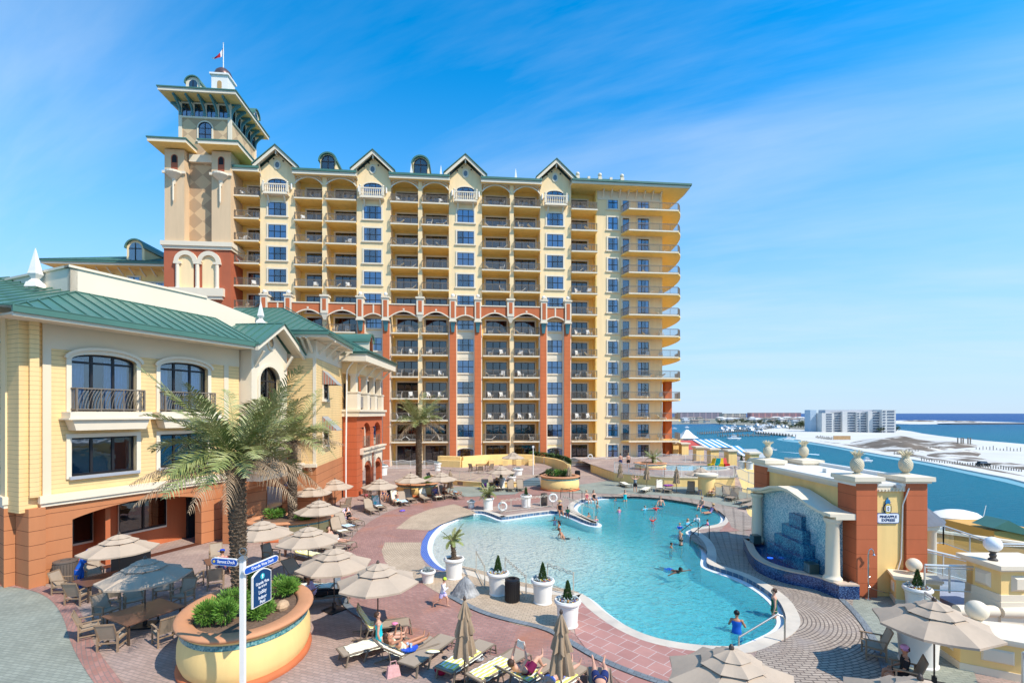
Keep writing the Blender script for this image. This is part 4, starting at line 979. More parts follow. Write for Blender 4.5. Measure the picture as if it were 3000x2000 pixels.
def rest_main():
 ru,rz=RF.u,RF.z
 wall=MB();uE=ru(700);arch0,arch1=ru(212),ru(590)
 W1,W2=(ru(207),ru(398)),(ru(467),ru(607))
 def hz_(px,py):return rz(px,py)
 z1s,z1t=hz_(300,1205),hz_(300,1040);z2s,z2t=hz_(300,1386),hz_(300,1279)
 def arcw(x0,x1,zb,zt,a):
  c=(x0+x1)/2;r=(x1-x0)/2;return[(x1,zb)]+[(c+r*math.cos(PI*i/14),zt-a+a*math.sin(PI*i/14))for i in range(15)]+[(x0,zb)]
 AR=.32
 holes=[arcw(*W1,z1s,z1t,AR),arcw(*W2,z1s,z1t,AR)]+[[(w[1],z2s),(w[1],z2t),(w[0],z2t),(w[0],z2s)]for w in(W1,W2)]
 wall.holed([(0,3.95),(uE,3.95),(uE,11.9),(0,11.9)],holes,0,.3);wall.box(-.75,-.002,.05,1.2,3.3,11.88);wall.build('wall',SID,rest)
 fz=MB();fz.box(.28,uE,-.03,-.003,10.5,11.9);fz.box(0,.3,-.05,-.003,3.9,11.9);fz.box(ru(655),ru(668),-.05,-.004,3.9,10.5)
 fz.build('frieze',FRZ,rest)
 for i,w in enumerate((W1,W2)):
  big_window('arched_window',rest,*w,z1s,z1t,0,arch=AR,nx=3,bars_z=(z1t-AR-.1,),sill=False)
  big_window('window',rest,*w,z2s,z2t,0,nx=3,curtain=False)
  k=MB();x0,x1=w[0]-.35,w[1]+.35;zt=z1s-.02
  k.box(x0,x1,-.75,-.003,zt-.28,zt);k.frust((x0+x1)/2,-.37,(x1-x0)/2-.25,.3,zt-.85,(x1-x0)/2-.08,.36,zt-.28);k.box(x0-.1,x1+.1,-.85,-.003,zt-.36,zt-.281);k.build('balcony_shelf',WHT,rest)
  curved_rail(rest,w[0]-.02,w[1]+.1,-.55,z1s+.02,ret=.5)
  h=MB();c=(w[0]+w[1])/2;r=(w[1]-w[0])/2+.19;o1=[(c+r*math.cos(PI*i/14),z1t-AR+(AR+.19)*math.sin(PI*i/14))for i in range(15)];o2=[(c+(r+.1)*math.cos(PI*i/14),z1t-AR+.06+(AR+.27)*math.sin(PI*i/14))for i in range(15)]
  h.plate(o2+o1[::-1],-.2,-.092);h.build('window_hood',WHT,rest)
 b=MB();b.box(-.15,uE,-.2,-.003,3.62,3.95);b.box(-.08,uE,-.12,-.004,3.46,3.62);b.build('belt_course',WHT,rest)
 base=MB();zs=rz(212,1524);zt=rz(480,1457);ze=rz(590,1462)
 n=18;op=[]
 for i in range(n+1):
  t=i/n;x=arch0+(arch1-arch0)*t;zz=zs+(3.12-zs)*math.sin(PI*(.02+.96*t))**.8
  op.append((x,zz))
 base.holed([(0,0),(uE+2,0),(uE+2,3.46),(0,3.46)],[[(arch0,.02)]+op+[(arch1,.02)]],0,.55);base.build('base_wall',RUST,rest)
 inn=MB();inn.box(arch0-1.5,uE+4,2.3,2.5,0,3.9);inn.box(arch0-1.5,uE+4,.5,2.3,3.3,3.45);inn.box(arch0-.8,arch0-.5,.55,2.3,0,3.3);inn.build('porch_wall',ORG,rest)
 for a,b_ in((210,268),(345,484)):
  big_window('porch_window',rest,RF.u(a,2.3),RF.u(b_,2.3),1.05,2.75,2.3-.02,nx=2 if b_>300 else 1,curtain=False,trim=.02,sill=False,depth=.0,gl=GLB)
 dd=MB();x0,x1=RF.u(545,2.3),RF.u(592,2.3);dd.box(x0,x1,2.1,2.296,0,2.7);dd.build('doorway',DARK,rest)
 pr=MB();pr.box(-.55,.02,-.25,.8,0,3.46);pr.build('corner_pier',RUST,rest)
 OV=1.5;e0,e1=ru(36,-OV),ru(735,-1.0);zE=RF.z(350,961,-OV)
 w=MB();w.box(e0,e1,-OV,0,zE-.04,zE+.05);w.box(e0,e1,-OV-.05,-OV+.05,zE-.1,zE+.22);w.build('eaves',WHT,rest)
 g=MB();g.box(e0-.05,e1,-OV-.17,-OV-.05,zE+.05,zE+.34);g.build('gutter',GRN,rest)
 uR=ru(222,2.2);zR=rz(222,855,2.2);uR2=ru(650,2.2)
 seam_roof([(e0,-OV-.13,zE+.3),(e1,-OV-.13,zE+.3),(e1,2.2,zR),(uR,2.2,zR)],'roof',rest)
 def loc(P):q=Vector((P.x,P.y))-RF.o;return(q.x*RF.c+q.y*RF.s,-q.x*RF.s+q.y*RF.c,P.z)
 seam_roof([(e0-7,7.5,zE+.3),(e0,-OV-.13,zE+.3),(uR,2.2,zR),loc(at(170,852,26.5)),loc(at(110,836,27.5)),loc(at(-160,790,27.5))],'roof',rest)
 d=2.25;a,b2,c2=RF.u(206,d),RF.u(605,d),RF.u(900,d)
 za,zb,zc=RF.z(206,783,d),RF.z(605,874,d),RF.z(606,874,d)-.6
 za=zb=(za+zb)/2
 p=MB();p.box(a,b2,d,d+.3,zR-.5,za);p.box(a,a+.3,d,d+7,zR-1.5,za)
 p.box(a-.08,b2,d-.08,d+.38,za,za+.12);p.box(a-.08,a+.38,d,d+7,za,za+.12)
 zc=RF.z(720,915,d);p.raw([(b2,d,zR-.5),(c2,d,zR-.5),(c2,d,zc-1.0),(b2,d,za),(b2,d+.3,za),(c2,d+.3,zc-1.0)],[(0,1,2,3),(3,2,5,4)]);p.build('parapet',WHT,rest)
 fn=MB();fu,fd=RF.u(104,4.5),4.5
 P=at(104,838,24.5);q=thing('roof_finial','white tapered finial on the ridge of the left restaurant roof','finial',tuple(P))
 FN=MB();FN.frust(0,0,.42,.42,-.1,.34,.34,.25);FN.frust(0,0,.3,.3,.25,.14,.14,.5);FN.frust(0,0,.14,.14,.5,.3,.3,.85);FN.frust(0,0,.3,.3,.85,.26,.26,1.05);FN.frust(0,0,.26,.26,1.05,.015,.015,2.7)
 FN.build('spire',PWT,q);q.scale=(.72,)*3
 q2=dup(q,tuple(at(764,945,33.5)),0,'white tapered finial on the roof above the gabled restaurant window');q2.scale=(.56,)*3
rest_main()
def rest_left():
 LF=Frame(-21.3,20.95,-34);lb=LF.empty('restaurant_building','shaded wing of the restaurant at the left edge, with a tall arched window','restaurant wing');lb.name='restaurant_wing'
 u0=-9
 pl=MB();xa,xb=LF.u(43,-.2),LF.u(98,-.2)
 m=MB();m.holed([(u0,3.95),(.6,3.95),(.6,11.9),(u0,11.9)],[],0,.3);m.build('wall',SID,lb)
 m=MB();m.box(-1.45,-.55,-.55,.0,3.9,11.9);m.build('pilaster',CRM,lb)
 m=MB();m.box(u0,.1,-.2,-.003,3.62,3.95);m.box(-1.55,-.45,-.65,-.2,3.62,3.95);m.box(-1.5,-.5,-.6,-.003,3.46,3.62);m.build('belt_course',WHT,lb)
 m=MB();m.holed([(u0,0),(0.1,0),(0.1,3.46),(u0,3.46)],[[(-1.8,.02)]+[(-4+2.2*math.cos(PI*i/12),2.0+1.0*math.sin(PI*i/12))for i in range(13)]+[(-6.2,.02)]],0,.5);m.box(-1.5,-.5,-.6,-.002,0,3.46);m.build('base_wall',RUST,lb)
 m=MB();m.box(-8,-.9,3,3.2,0,3.4);m.build('porch_wall',ORG,lb)
 big_window('arched_window',lb,LF.u(-60),LF.u(42),LF.z(20,1198),LF.z(20,990),0,arch=1.1,nx=2,sill=False,depth=.05)
 big_window('window',lb,LF.u(-60),LF.u(42),LF.z(20,1378),LF.z(20,1287),0,nx=2,curtain=False,depth=.05)
 curved_rail(lb,LF.u(-70),LF.u(42),-.5,LF.z(20,1203),ret=.45)
 m=MB();m.box(u0,-.3,-.9,0,11.9,12.17);m.build('eaves',WHT,lb)
 g=MB();g.box(u0,-.1,-1.05,-.9,12.0,12.28);g.build('gutter',GRN,lb)
 m=MB();m.box(-1.3,-.7,-.08,-.004,1.5,1.75)
 return lb
rest_left()
def rest_gable():
 GF=Frame(-16.35,30.0,84.4);gb=GF.empty('gabled_pavilion','white gabled bay of the restaurant with a tall arched window and oval light','gabled bay')
 w=GF.u(841);z0=0;zf=11.7;ap=14.35;ext=(GF.u(752)-0)
 e0,e1=-.75,w+.75;mid=w/2
 zf=GF.z(751,1013,-.7);zf=11.9;ap=GF.z(824,950,-.7)
 x0,x1=mid-1.2,mid+1.0;zb,zt=GF.z(792,1270,0),GF.z(792,1075,0)
 ho=[(x1,zb)]+[((x0+x1)/2+1.1*math.cos(PI*i/14),zt-.95+.95*math.sin(PI*i/14))for i in range(15)]+[(x0,zb)]
 m=MB();m.holed([(0,3.9),(w,3.9),(w,zf),(mid,ap-.25),(0,zf)],[ho],0,.4);CW=WHT;m.box(0,.3,.4,5,3.9,zf);m.box(w-.3,w,.4,5,3.9,zf);m.build('wall',CW,gb)
 big_window('arched_window',gb,x0,x1,zb,zt,0,arch=.95,nx=2,bars_z=(zt-.95,),sill=False)
 o=MB();o.lathe([(.5,0),(.5,.08),(.3,.08)],18,(0,0,0),.8,1,cap=False);ov=o.build('oval_window',WHT,gb);ov.rotation_euler=(R(90),0,0);ov.location=(mid,-.0,GF.z(794,1005,0))
 q=MB();q.lathe([(.01,0),(.32,0)],18,(0,0,.05),.8,1,cap=False);q.build('pane',GLB,ov)
 b=MB();b.box(-.5,w+.4,-.9,0,3.4,3.9);b.box(-.7,w+.5,-1.05,0,3.9,4.05);b.build('balcony_slab',WHT,gb)
 r=MB();r.bar((-.4,-.85,5.05),(w+.3,-.85,5.05),.06);r.bar((-.4,-.85,4.1),(w+.3,-.85,4.1),.05)
 for i in range(30):x=-.4+(w+.7)*i/29;r.bar((x,-.85,4.05),(x,-.85,5.05),.03)
 for s in(.1,.2,.3,.4):
  for(A,B)in(((-s,-s),(s,-s)),((s,-s),(s,s)),((s,s),(-s,s)),((-s,s),(-s,-s))):r.bar((mid+A[0],-.87,4.56+A[1]),(mid+B[0],-.87,4.56+B[1]),.04)
 r.build('balcony_railing',RAIL,gb)
 m=MB();m.holed([(-2.2,0),(w+.2,0),(w+.2,3.4),(-2.2,3.4)],[[(w-.1,.02),(w-.1,2.3),(w*.5,2.75),(.3,2.95),(-.9,2.9),(-.9,.02)]],-.25,.3);m.build('base_wall',RUST,gb)
 m=MB();m.box(-1,w+3,3.5,3.7,0,3.5);m.build('bar_interior',DARK,gb)
 c=MB();c.box(.2,w+.6,.6,1.2,0,1.05);c.m=1;c.box(.0,w+.8,.4,1.3,1.05,1.12);c.build('bar_counter',[TABLE,mat('counter_top',(.30,.2,.13),.35,.1)],gb)
 s=MB();s.plate([(w*.5+1.9+.8*math.cos(t*PI/8),2.65+.17*math.sin(t*PI/8))for t in range(16)],-.32,-.27);s.build('bar_sign',mat('sign_navy',(.01,.035,.13),.4,0),gb)
 for dy in(0,):
  bb=MB();bb.plate([(e0,zf-.45),(mid,ap-.32),(mid,ap),(e0,zf-.12)],-.95,-.75);bb.plate([(e1,zf-.45),(mid,ap-.32),(mid,ap),(e1,zf-.12)],-.95,-.75)
  bb.plate([(e0,zf-.16),(mid,ap-.04),(mid,ap),(e0,zf-.12)],-.75,0);bb.plate([(e1,zf-.16),(mid,ap-.04),(mid,ap),(e1,zf-.12)],-.75,0)
  bb.bar((.35,-.003,zf-1.3),(.35,-.6,zf-.35),.14);bb.bar((w-.35,-.003,zf-1.3),(w-.35,-.6,zf-.35),.14);bb.build('bargeboard',WHT,gb)
 for(a,bq,c2,d2)in(((e0,-1.0,zf-.1),(e0,3.4,zf-.1),(mid,3.4,ap+.03),(mid,-1.0,ap+.03)),((e1,3.6,zf-.1),(e1,-1.0,zf-.1),(mid,-1.0,ap+.03),(mid,3.6,ap+.03))):
  seam_roof([a,bq,c2,d2],'roof',gb)
rest_gable()
def rest_far():
 YF=Frame(-15.96,34.6,2);fb=YF.empty('dining_pavilion','yellow clapboard pavilion with big green hipped roof and striped side awnings','pavilion')
 w=YF.u(925);dr=.12
 m=MB();m.box(-.3,w,0,.3,3.9,12.9);m.raw([(w,0,0),(w-.9,9.2,0),(w-.9,9.2,12.9),(w,0,12.9)],[(0,1,2,3)]);m.build('wall',SID,fb)
 m=MB();m.box(w-.2,w+.03,-.03,0,3.9,11.6);m.box(-.3,w+.03,-.035,-.003,11.6,12.9);m.box(-.3,w+.1,-.2,-.003,3.7,3.95);m.raw([(w+.03,0,11.6),(w-.87,9.2,11.6),(w-.87,9.2,12.9),(w+.03,0,12.9)],[(0,1,2,3)]);m.build('frieze',WHT,fb)
 m=MB();m.box(-.3,w+.04,-.02,.3,0,3.7);m.raw([(w+.04,0,0),(w-.82,9.2,0),(w-.82,9.2,3.7),(w+.04,0,3.7)],[(0,1,2,3)]);m.build('base_wall',RUST,fb)
 Sx=YF.w(w,0);SF=Frame(Sx.x,Sx.y,90+2+5.6)
 sw=SF.empty('x','x','x');bpy.data.objects.remove(sw)
 def on_side(o):o.parent=fb;o.rotation_euler=(0,0,R(90+5.6));o.location=(w,0,0)
 for py0,py1,pyt in((1170,1125,1075),(1300,1250,1225)):
  a,b=SF.u(943),SF.u(972);zt=SF.z(958,pyt);zb=SF.z(958,py0)
  o=win_proto(1.2,1.9,1,2,curtains=True);o.parent=None;on_side(o)
  o.location=(w-(a+.8)*math.sin(R(5.6))+.02,(a+.8),zb)
  aw=MB();x0,x1=-.85,.85;pr=1.1;h=1.35
  aw.m=0;aw.raw([(x0,-.02,h+.5),(x1,-.02,h+.5),(x1,-pr,h-.55),(x0,-pr,h-.55),(x0,-.02,h+.46),(x1,-.02,h+.46),(x1,-pr,h-.6),(x0,-pr,h-.6)],[(0,1,2,3),(7,6,5,4),(3,2,6,7),(0,3,7,4),(1,5,6,2)])
  aw.m=1
  for x in(x0,x1):aw.face([(x,-.02,h+.48),(x,-pr,h-.58),(x,-.02,h-.58)])
  ao=aw.build('awning',[mat('awning_grey',(.33,.32,.30),.9,.05),lines_mat('awning_stripe',(.30,.27,.23),(.40,.11,.06),.2,'Y',.35,bump=0)],None);on_side(ao);ao.location=(w-(a+.8)*math.sin(R(5.6))+.02,a+.8,zb+.35)
  ao.parent=fb
 d=MB();P=lambda px,z:(w-SF.u(px)*math.sin(R(5.6))+.12,SF.u(px),z);d.tube([(w+.6,8.2,12.6),(w-.1,8.3,11.8),(w-.35,8.4,11.4),(w-.45,8.45,3.5),(w-.45,8.45,0)],.07,6);d.build('downpipe',PWT,fb)
 zE=13.0;ov=1.25
 for i in range(4):x=w*(i+.5)/4;MB().bar((x,-.04,zE-1.0),(x,-ov*.8,zE-.1),.15).box(x-.07,x+.07,-ov,0,zE-.14,zE-.02).build('bracket',WHT,fb)
 for i in range(4):y=.8+i*2.1;x=w-.1*y;MB().bar((x,y,zE-1.0),(x+ov*.8,y,zE-.1),.15).box(x,x+ov,y-.07,y+.07,zE-.14,zE-.02).build('bracket',WHT,fb)
 c0=(-3.5,-ov,zE);c1=(w+ov,-ov,zE);c2=(w+ov*.6,5.6,zE)
 Z=3.6;r0=(-6.0,4.6,zE+Z);r1=YF
 def L(px,py,Y):
  p=at(px,py,Y);q=Vector((p.x,p.y))-YF.o;return(q.x*YF.c+q.y*YF.s,-q.x*YF.s+q.y*YF.c,p.z)
 ra=L(690,903,40.5);rb=L(828,903,40.5)
 e=MB();e.prism([(-3.5,-ov),(w+ov,-ov),(w+ov*.6,6.5),(-3.5,6.5)],zE-.06,zE+.1,True);e.build('eaves',WHT,fb)
 e=MB();e.prism([(-3.5,-ov-.12),(w+ov+.12,-ov-.12),(w+ov*.6+.12,6.5),(-3.5,6.5)],zE+.104,zE+.36,True);e.build('gutter',GRN,fb)
 zE+=.37;q0=(-6.5,-ov-.1,zE);q1=(w+ov+.1,-ov-.1,zE);q2=(w+ov*.6+.1,7.2,zE)
 seam_roof([q0,q1,rb,ra],'roof',fb,.62);
 LFr=Frame(-14.1,43.4,90.3);lg=LFr.empty('loggia_building','white columned loggia above rusticated orange arches at the end of the restaurant','loggia')
 LW=LFr.u(1113);LW=8.6
 m=MB()
 cut=[]
 xs=[1.2,4.9];
 for i,x in enumerate(xs):
  a,b=x+.5,x+3.1;c=(a+b)/2;r=(b-a)/2
  cut.append([(b,4.3)]+[(c+r*math.cos(PI*k/12),5.6+1.1*math.sin(PI*k/12))for k in range(13)]+[(a,4.3)])
  cut.append([(b,.02)]+[(c+r*math.cos(PI*k/12),1.9+.7*math.sin(PI*k/12))for k in range(13)]+[(a,.02)])
 m.holed([(0,0),(LW,0),(LW,7.3),(0,7.3)],cut,0,.5);m.build('base_wall',RUST2,lg)
 m=MB();m.box(-.0,.5,.5,3.0,0,7.3);m.box(.5,LW,2.6,2.8,0,7.3);m.box(.5,LW,.5,2.6,3.85,4.05);m.build('arcade_wall',RUST2,lg)
 m=MB();m.box(.9,LW,-.35,-.003,3.75,4.15);m.box(.9,LW,-.5,-.003,4.15,4.3);m.box(-.25,LW+.2,-.3,3.0,7.3,7.75);m.box(-.35,LW+.3,-.45,3.0,7.75,7.95)
 for x in xs:m.plate([(x+.3,3.75),(x+.45,2.2),(x+.7,2.6),(x+1.1,2.9),(x+1.8,3.05),(x+2.5,2.9),(x+2.9,2.6),(x+3.15,2.2),(x+3.3,3.75)],-.12,-.004)
 m.build('cornice',WHT,lg)
 for i,x in enumerate(xs):
  r=MB();a,b=x+.52,x+3.08
  for k in range(9):r.bar((a,.1,4.32+k*.13),(b,.1,4.32+k*.13),.035)
  for k in range(4):r.bar((a+(b-a)*k/3,.1,4.3),(a+(b-a)*k/3,.1,5.4),.04)
  r.build('louvre_railing',RAIL,lg)
 zf=7.95
 cols=[(.0,.35,1.0),(3.0,.28,.8),(5.6,.28,.8),(8.1,.28,.8)]
 for i,(x,hw,bw)in enumerate(cols):
  c=MB();c.box(x-bw/2+.35,x+bw/2+.35,-.1,.8,zf,zf+1.5);c.box(x+.35-bw/2-.06,x+.35+bw/2+.06,-.16,.86,zf+1.5,zf+1.62);c.box(x+.35-hw*.8,x+.35+hw*.8,.1,.6,zf+1.62,11.0);c.box(x+.35-hw*1.1,x+.35+hw*1.1,.02,.68,11.0,11.2);c.build('column',WHT,lg)
 for i in range(3):
  a,b=cols[i][0]+.35+cols[i][2]/2,cols[i+1][0]+.35-cols[i+1][2]/2;r=MB();r.box(a,b,.3,.34,zf+.15,zf+1.15);r.bar((a,.32,zf+1.2),(b,.32,zf+1.2),.06);r.build('balustrade_panel',mat('panel_grey',(.22,.2,.19),.5,.05),lg)
 m=MB();m.box(-.1,LW,0,.7,11.2,12.2);m.box(-.2,.6,.7,3,11.2,12.2);m.build('frieze',CRM,lg)
 m=MB();m.box(.5,LW,2.5,2.7,zf,12.2);m.build('wall',YEL,lg)
 for a,b in((1.2,2.3),(3.6,4.7),(6.2,7.2)):MB().box(a,b,2.44,2.497,zf,zf+2.6).build('doorway',DARK,lg)
 m=MB();m.box(.05,.3,2.4,3.6,zf,12.2);m.build('wall',SID,lg)
 r=railing_mb(0,1.4,0,0);ro=r.build('railing',RAIL,lg);ro.rotation_euler=(0,0,R(90));ro.location=(.15,.95,zf)
 z=12.2
 m=MB();m.prism([(-1.2,-1.2),(LW+1.2,-1.2),(LW+1.2,4),(-1.2,4)],z,z+.65,True);m.build('eaves',WHT,lg)
 m=MB();m.prism([(-1.3,-1.3),(LW+1.3,-1.3),(LW+1.3,4),(-1.3,4)],z+.652,z+.86,True);m.build('gutter',GRN,lg)
 for x in(.35,3.35,5.95,8.45):MB().bar((x,.0,z-1.0),(x,-.85,z-.08),.14).box(x-.07,x+.07,-1.1,0,z-.12,z-.002).build('bracket',WHT,lg)
 z+=.86
 def L2(px,py,Y):
  p=at(px,py,Y);q=Vector((p.x,p.y))-LFr.o;return(q.x*LFr.c+q.y*LFr.s,-q.x*LFr.s+q.y*LFr.c,p.z)
 seam_roof([(-1.3,-1.35,z),(LW+1.3,-1.35,z),(4.5,4.6,z+3.0),(0.5,4.6,z+3.0)],'roof',lg)
 seam_roof([(-1.3,4.6,z),(-1.3,-1.35,z),(.5,4.6,z+3.0)],'roof',lg)
 P0=L2(952,976,34.0);P1=L2(1078,1020,40.2)
 A=L2(828,903,40.5)
 seam_roof([L2(963,975,33.45),(-2.2,-.2,13.35),(.5,4.6,z+3.0),A],'roof',lg)
 m=MB();w_,hh=1.5,1.1;arc=[(-w_/2*math.cos(PI*i/10),hh+w_/2*math.sin(PI*i/10))for i in range(11)]
 m.plate([(w_/2,0)]+arc[::-1]+[(-w_/2,0)],0,5);o=m.build('dormer',WHT,lg)
 ar2=[(-(w_/2+.16)*math.cos(PI*i/10),hh+(w_/2+.16)*math.sin(PI*i/10))for i in range(11)];MB().plate(ar2+arc[::-1],-.15,5).build('dormer_roof',GRN,o)
 MB().plate([(.55,.1)]+[(.55*math.cos(PI*i/10),hh+.55*math.sin(PI*i/10))for i in range(11)]+[(-.55,.1)],-.03,-.003).build('pane',GLB,o)
 o.location=(5.2,.2,z+.6)
 for x in(1.0,4.6):
  l=MB();l.bar((0,0,0),(0,-.2,.1),.03);l.sphere((0,-.2,.0),.09,6);lo=l.build('wall_lantern',DKF,lg);lo.location=(x+.1,-.003,6.2)
rest_far()
def wing_far():
 WF=Frame(at(118,770,70).x,70,5.3);wf=WF.empty('hotel_wing','low hotel wing with green hipped roof and arched dormer, left of the tower','hotel wing')
 x0,x1=WF.u(118),WF.u(482);zE=WF.z(300,775)
 m=MB();m.box(WF.u(190,2.2),x1,2.2,12,0,zE);m.build('wall',YEL,wf)
 m=MB();m.prism([(x0,0),(x1,0),(x1,14),(x0,14)],zE,zE+.3,True);m.build('eaves',WHT,wf)
 sf=MB();sf.prism([(x0+.2,.2),(x1,.2),(x1,14),(x0+.2,14)],zE-.03,zE-.003,True);sf.build('soffit',YEL,wf)
 m=MB();m.prism([(x0-.1,-.15),(x1,-.15),(x1,14.1),(x0-.1,14.1)],zE+.302,zE+.6,True);m.build('gutter',GRN,wf)
 z=zE+.6;seam_roof([(x0-.1,-.15,z),(x1,-.15,z),(x1,7,z+2.9),(x0+9,7,z+2.9)],'roof',wf,.9)
 for i in range(9):pass
 b=MB()
 for i in range(9):x=WF.u(200+i*33);b.bar((x,2.19,zE-1.0),(x,.9,zE-.1),.16)
 b.build('bracket',WHT,wf)
 k=MB();cx=WF.u(381);w,hh=2.5,2.2;arc=[(-w/2*math.cos(PI*i/12),hh+w/2*math.sin(PI*i/12))for i in range(13)]
 k.plate([(w/2,0)]+arc[::-1]+[(-w/2,0)],0,6);o=k.build('dormer',CRM,wf);o.location=(cx,1.2,z+.1)
 ar2=[(-(w/2+.22)*math.cos(PI*i/12),hh+(w/2+.22)*math.sin(PI*i/12))for i in range(13)];MB().plate(ar2+arc[::-1],-.3,6.5).build('dormer_roof',GRN,o)
 MB().plate([(.9,.2)]+[(.9*math.cos(PI*i/12),hh+.9*math.sin(PI*i/12))for i in range(13)]+[(-.9,.2)],-.03,-.003).build('pane',GLS,o)
 f=MB();f.box(-.06,.06,-.08,-.031,.2,hh+.85);f.box(-.9,.9,-.08,-.032,hh-.06,hh+.06);f.build('frame',DKF,o)
 for px in(325,393):put(WRW,0,WF.u(px,2.2),2.19,WF.z(px,818,2.2)-1.2,wf)
 for px in(441,470):put(DRW,0,WF.u(px,2.2),2.19,zE-4.6,wf)
 bl=MB();bl.box(WF.u(350),WF.u(482),.6,2.2,zE-4.8,zE-4.6);bo=bl.build('balcony',YEL,wf)
 railing_mb(WF.u(352),WF.u(480),.7,zE-4.6).build('railing',RAIL,bo)
WRW=[win_proto(1.6,1.5,2,2)];DRW=[win_proto(1.3,2.6,1,1)]
wing_far()
# -- lettering
def text(s,size,m,parent,loc,rot=(0,0,0),name='lettering',depth=.004,align='CENTER',bold=0,sx=1.0):
 c=bpy.data.curves.new(name,'FONT');c.body=s;c.size=size;c.align_x=align;c.align_y='CENTER';c.extrude=depth;c.offset=bold
 o=bpy.data.objects.new(name,c);C.objects.link(o)
 dg=bpy.context.evaluated_depsgraph_get();me=bpy.data.meshes.new_from_object(o.evaluated_get(dg))
 bpy.data.objects.remove(o);me.materials.clear();me.materials.append(m)
 o=bpy.data.objects.new(name,me);C.objects.link(o);o.parent=parent;o.location=loc;o.rotation_euler=rot;o.scale=(sx,1,1);return o
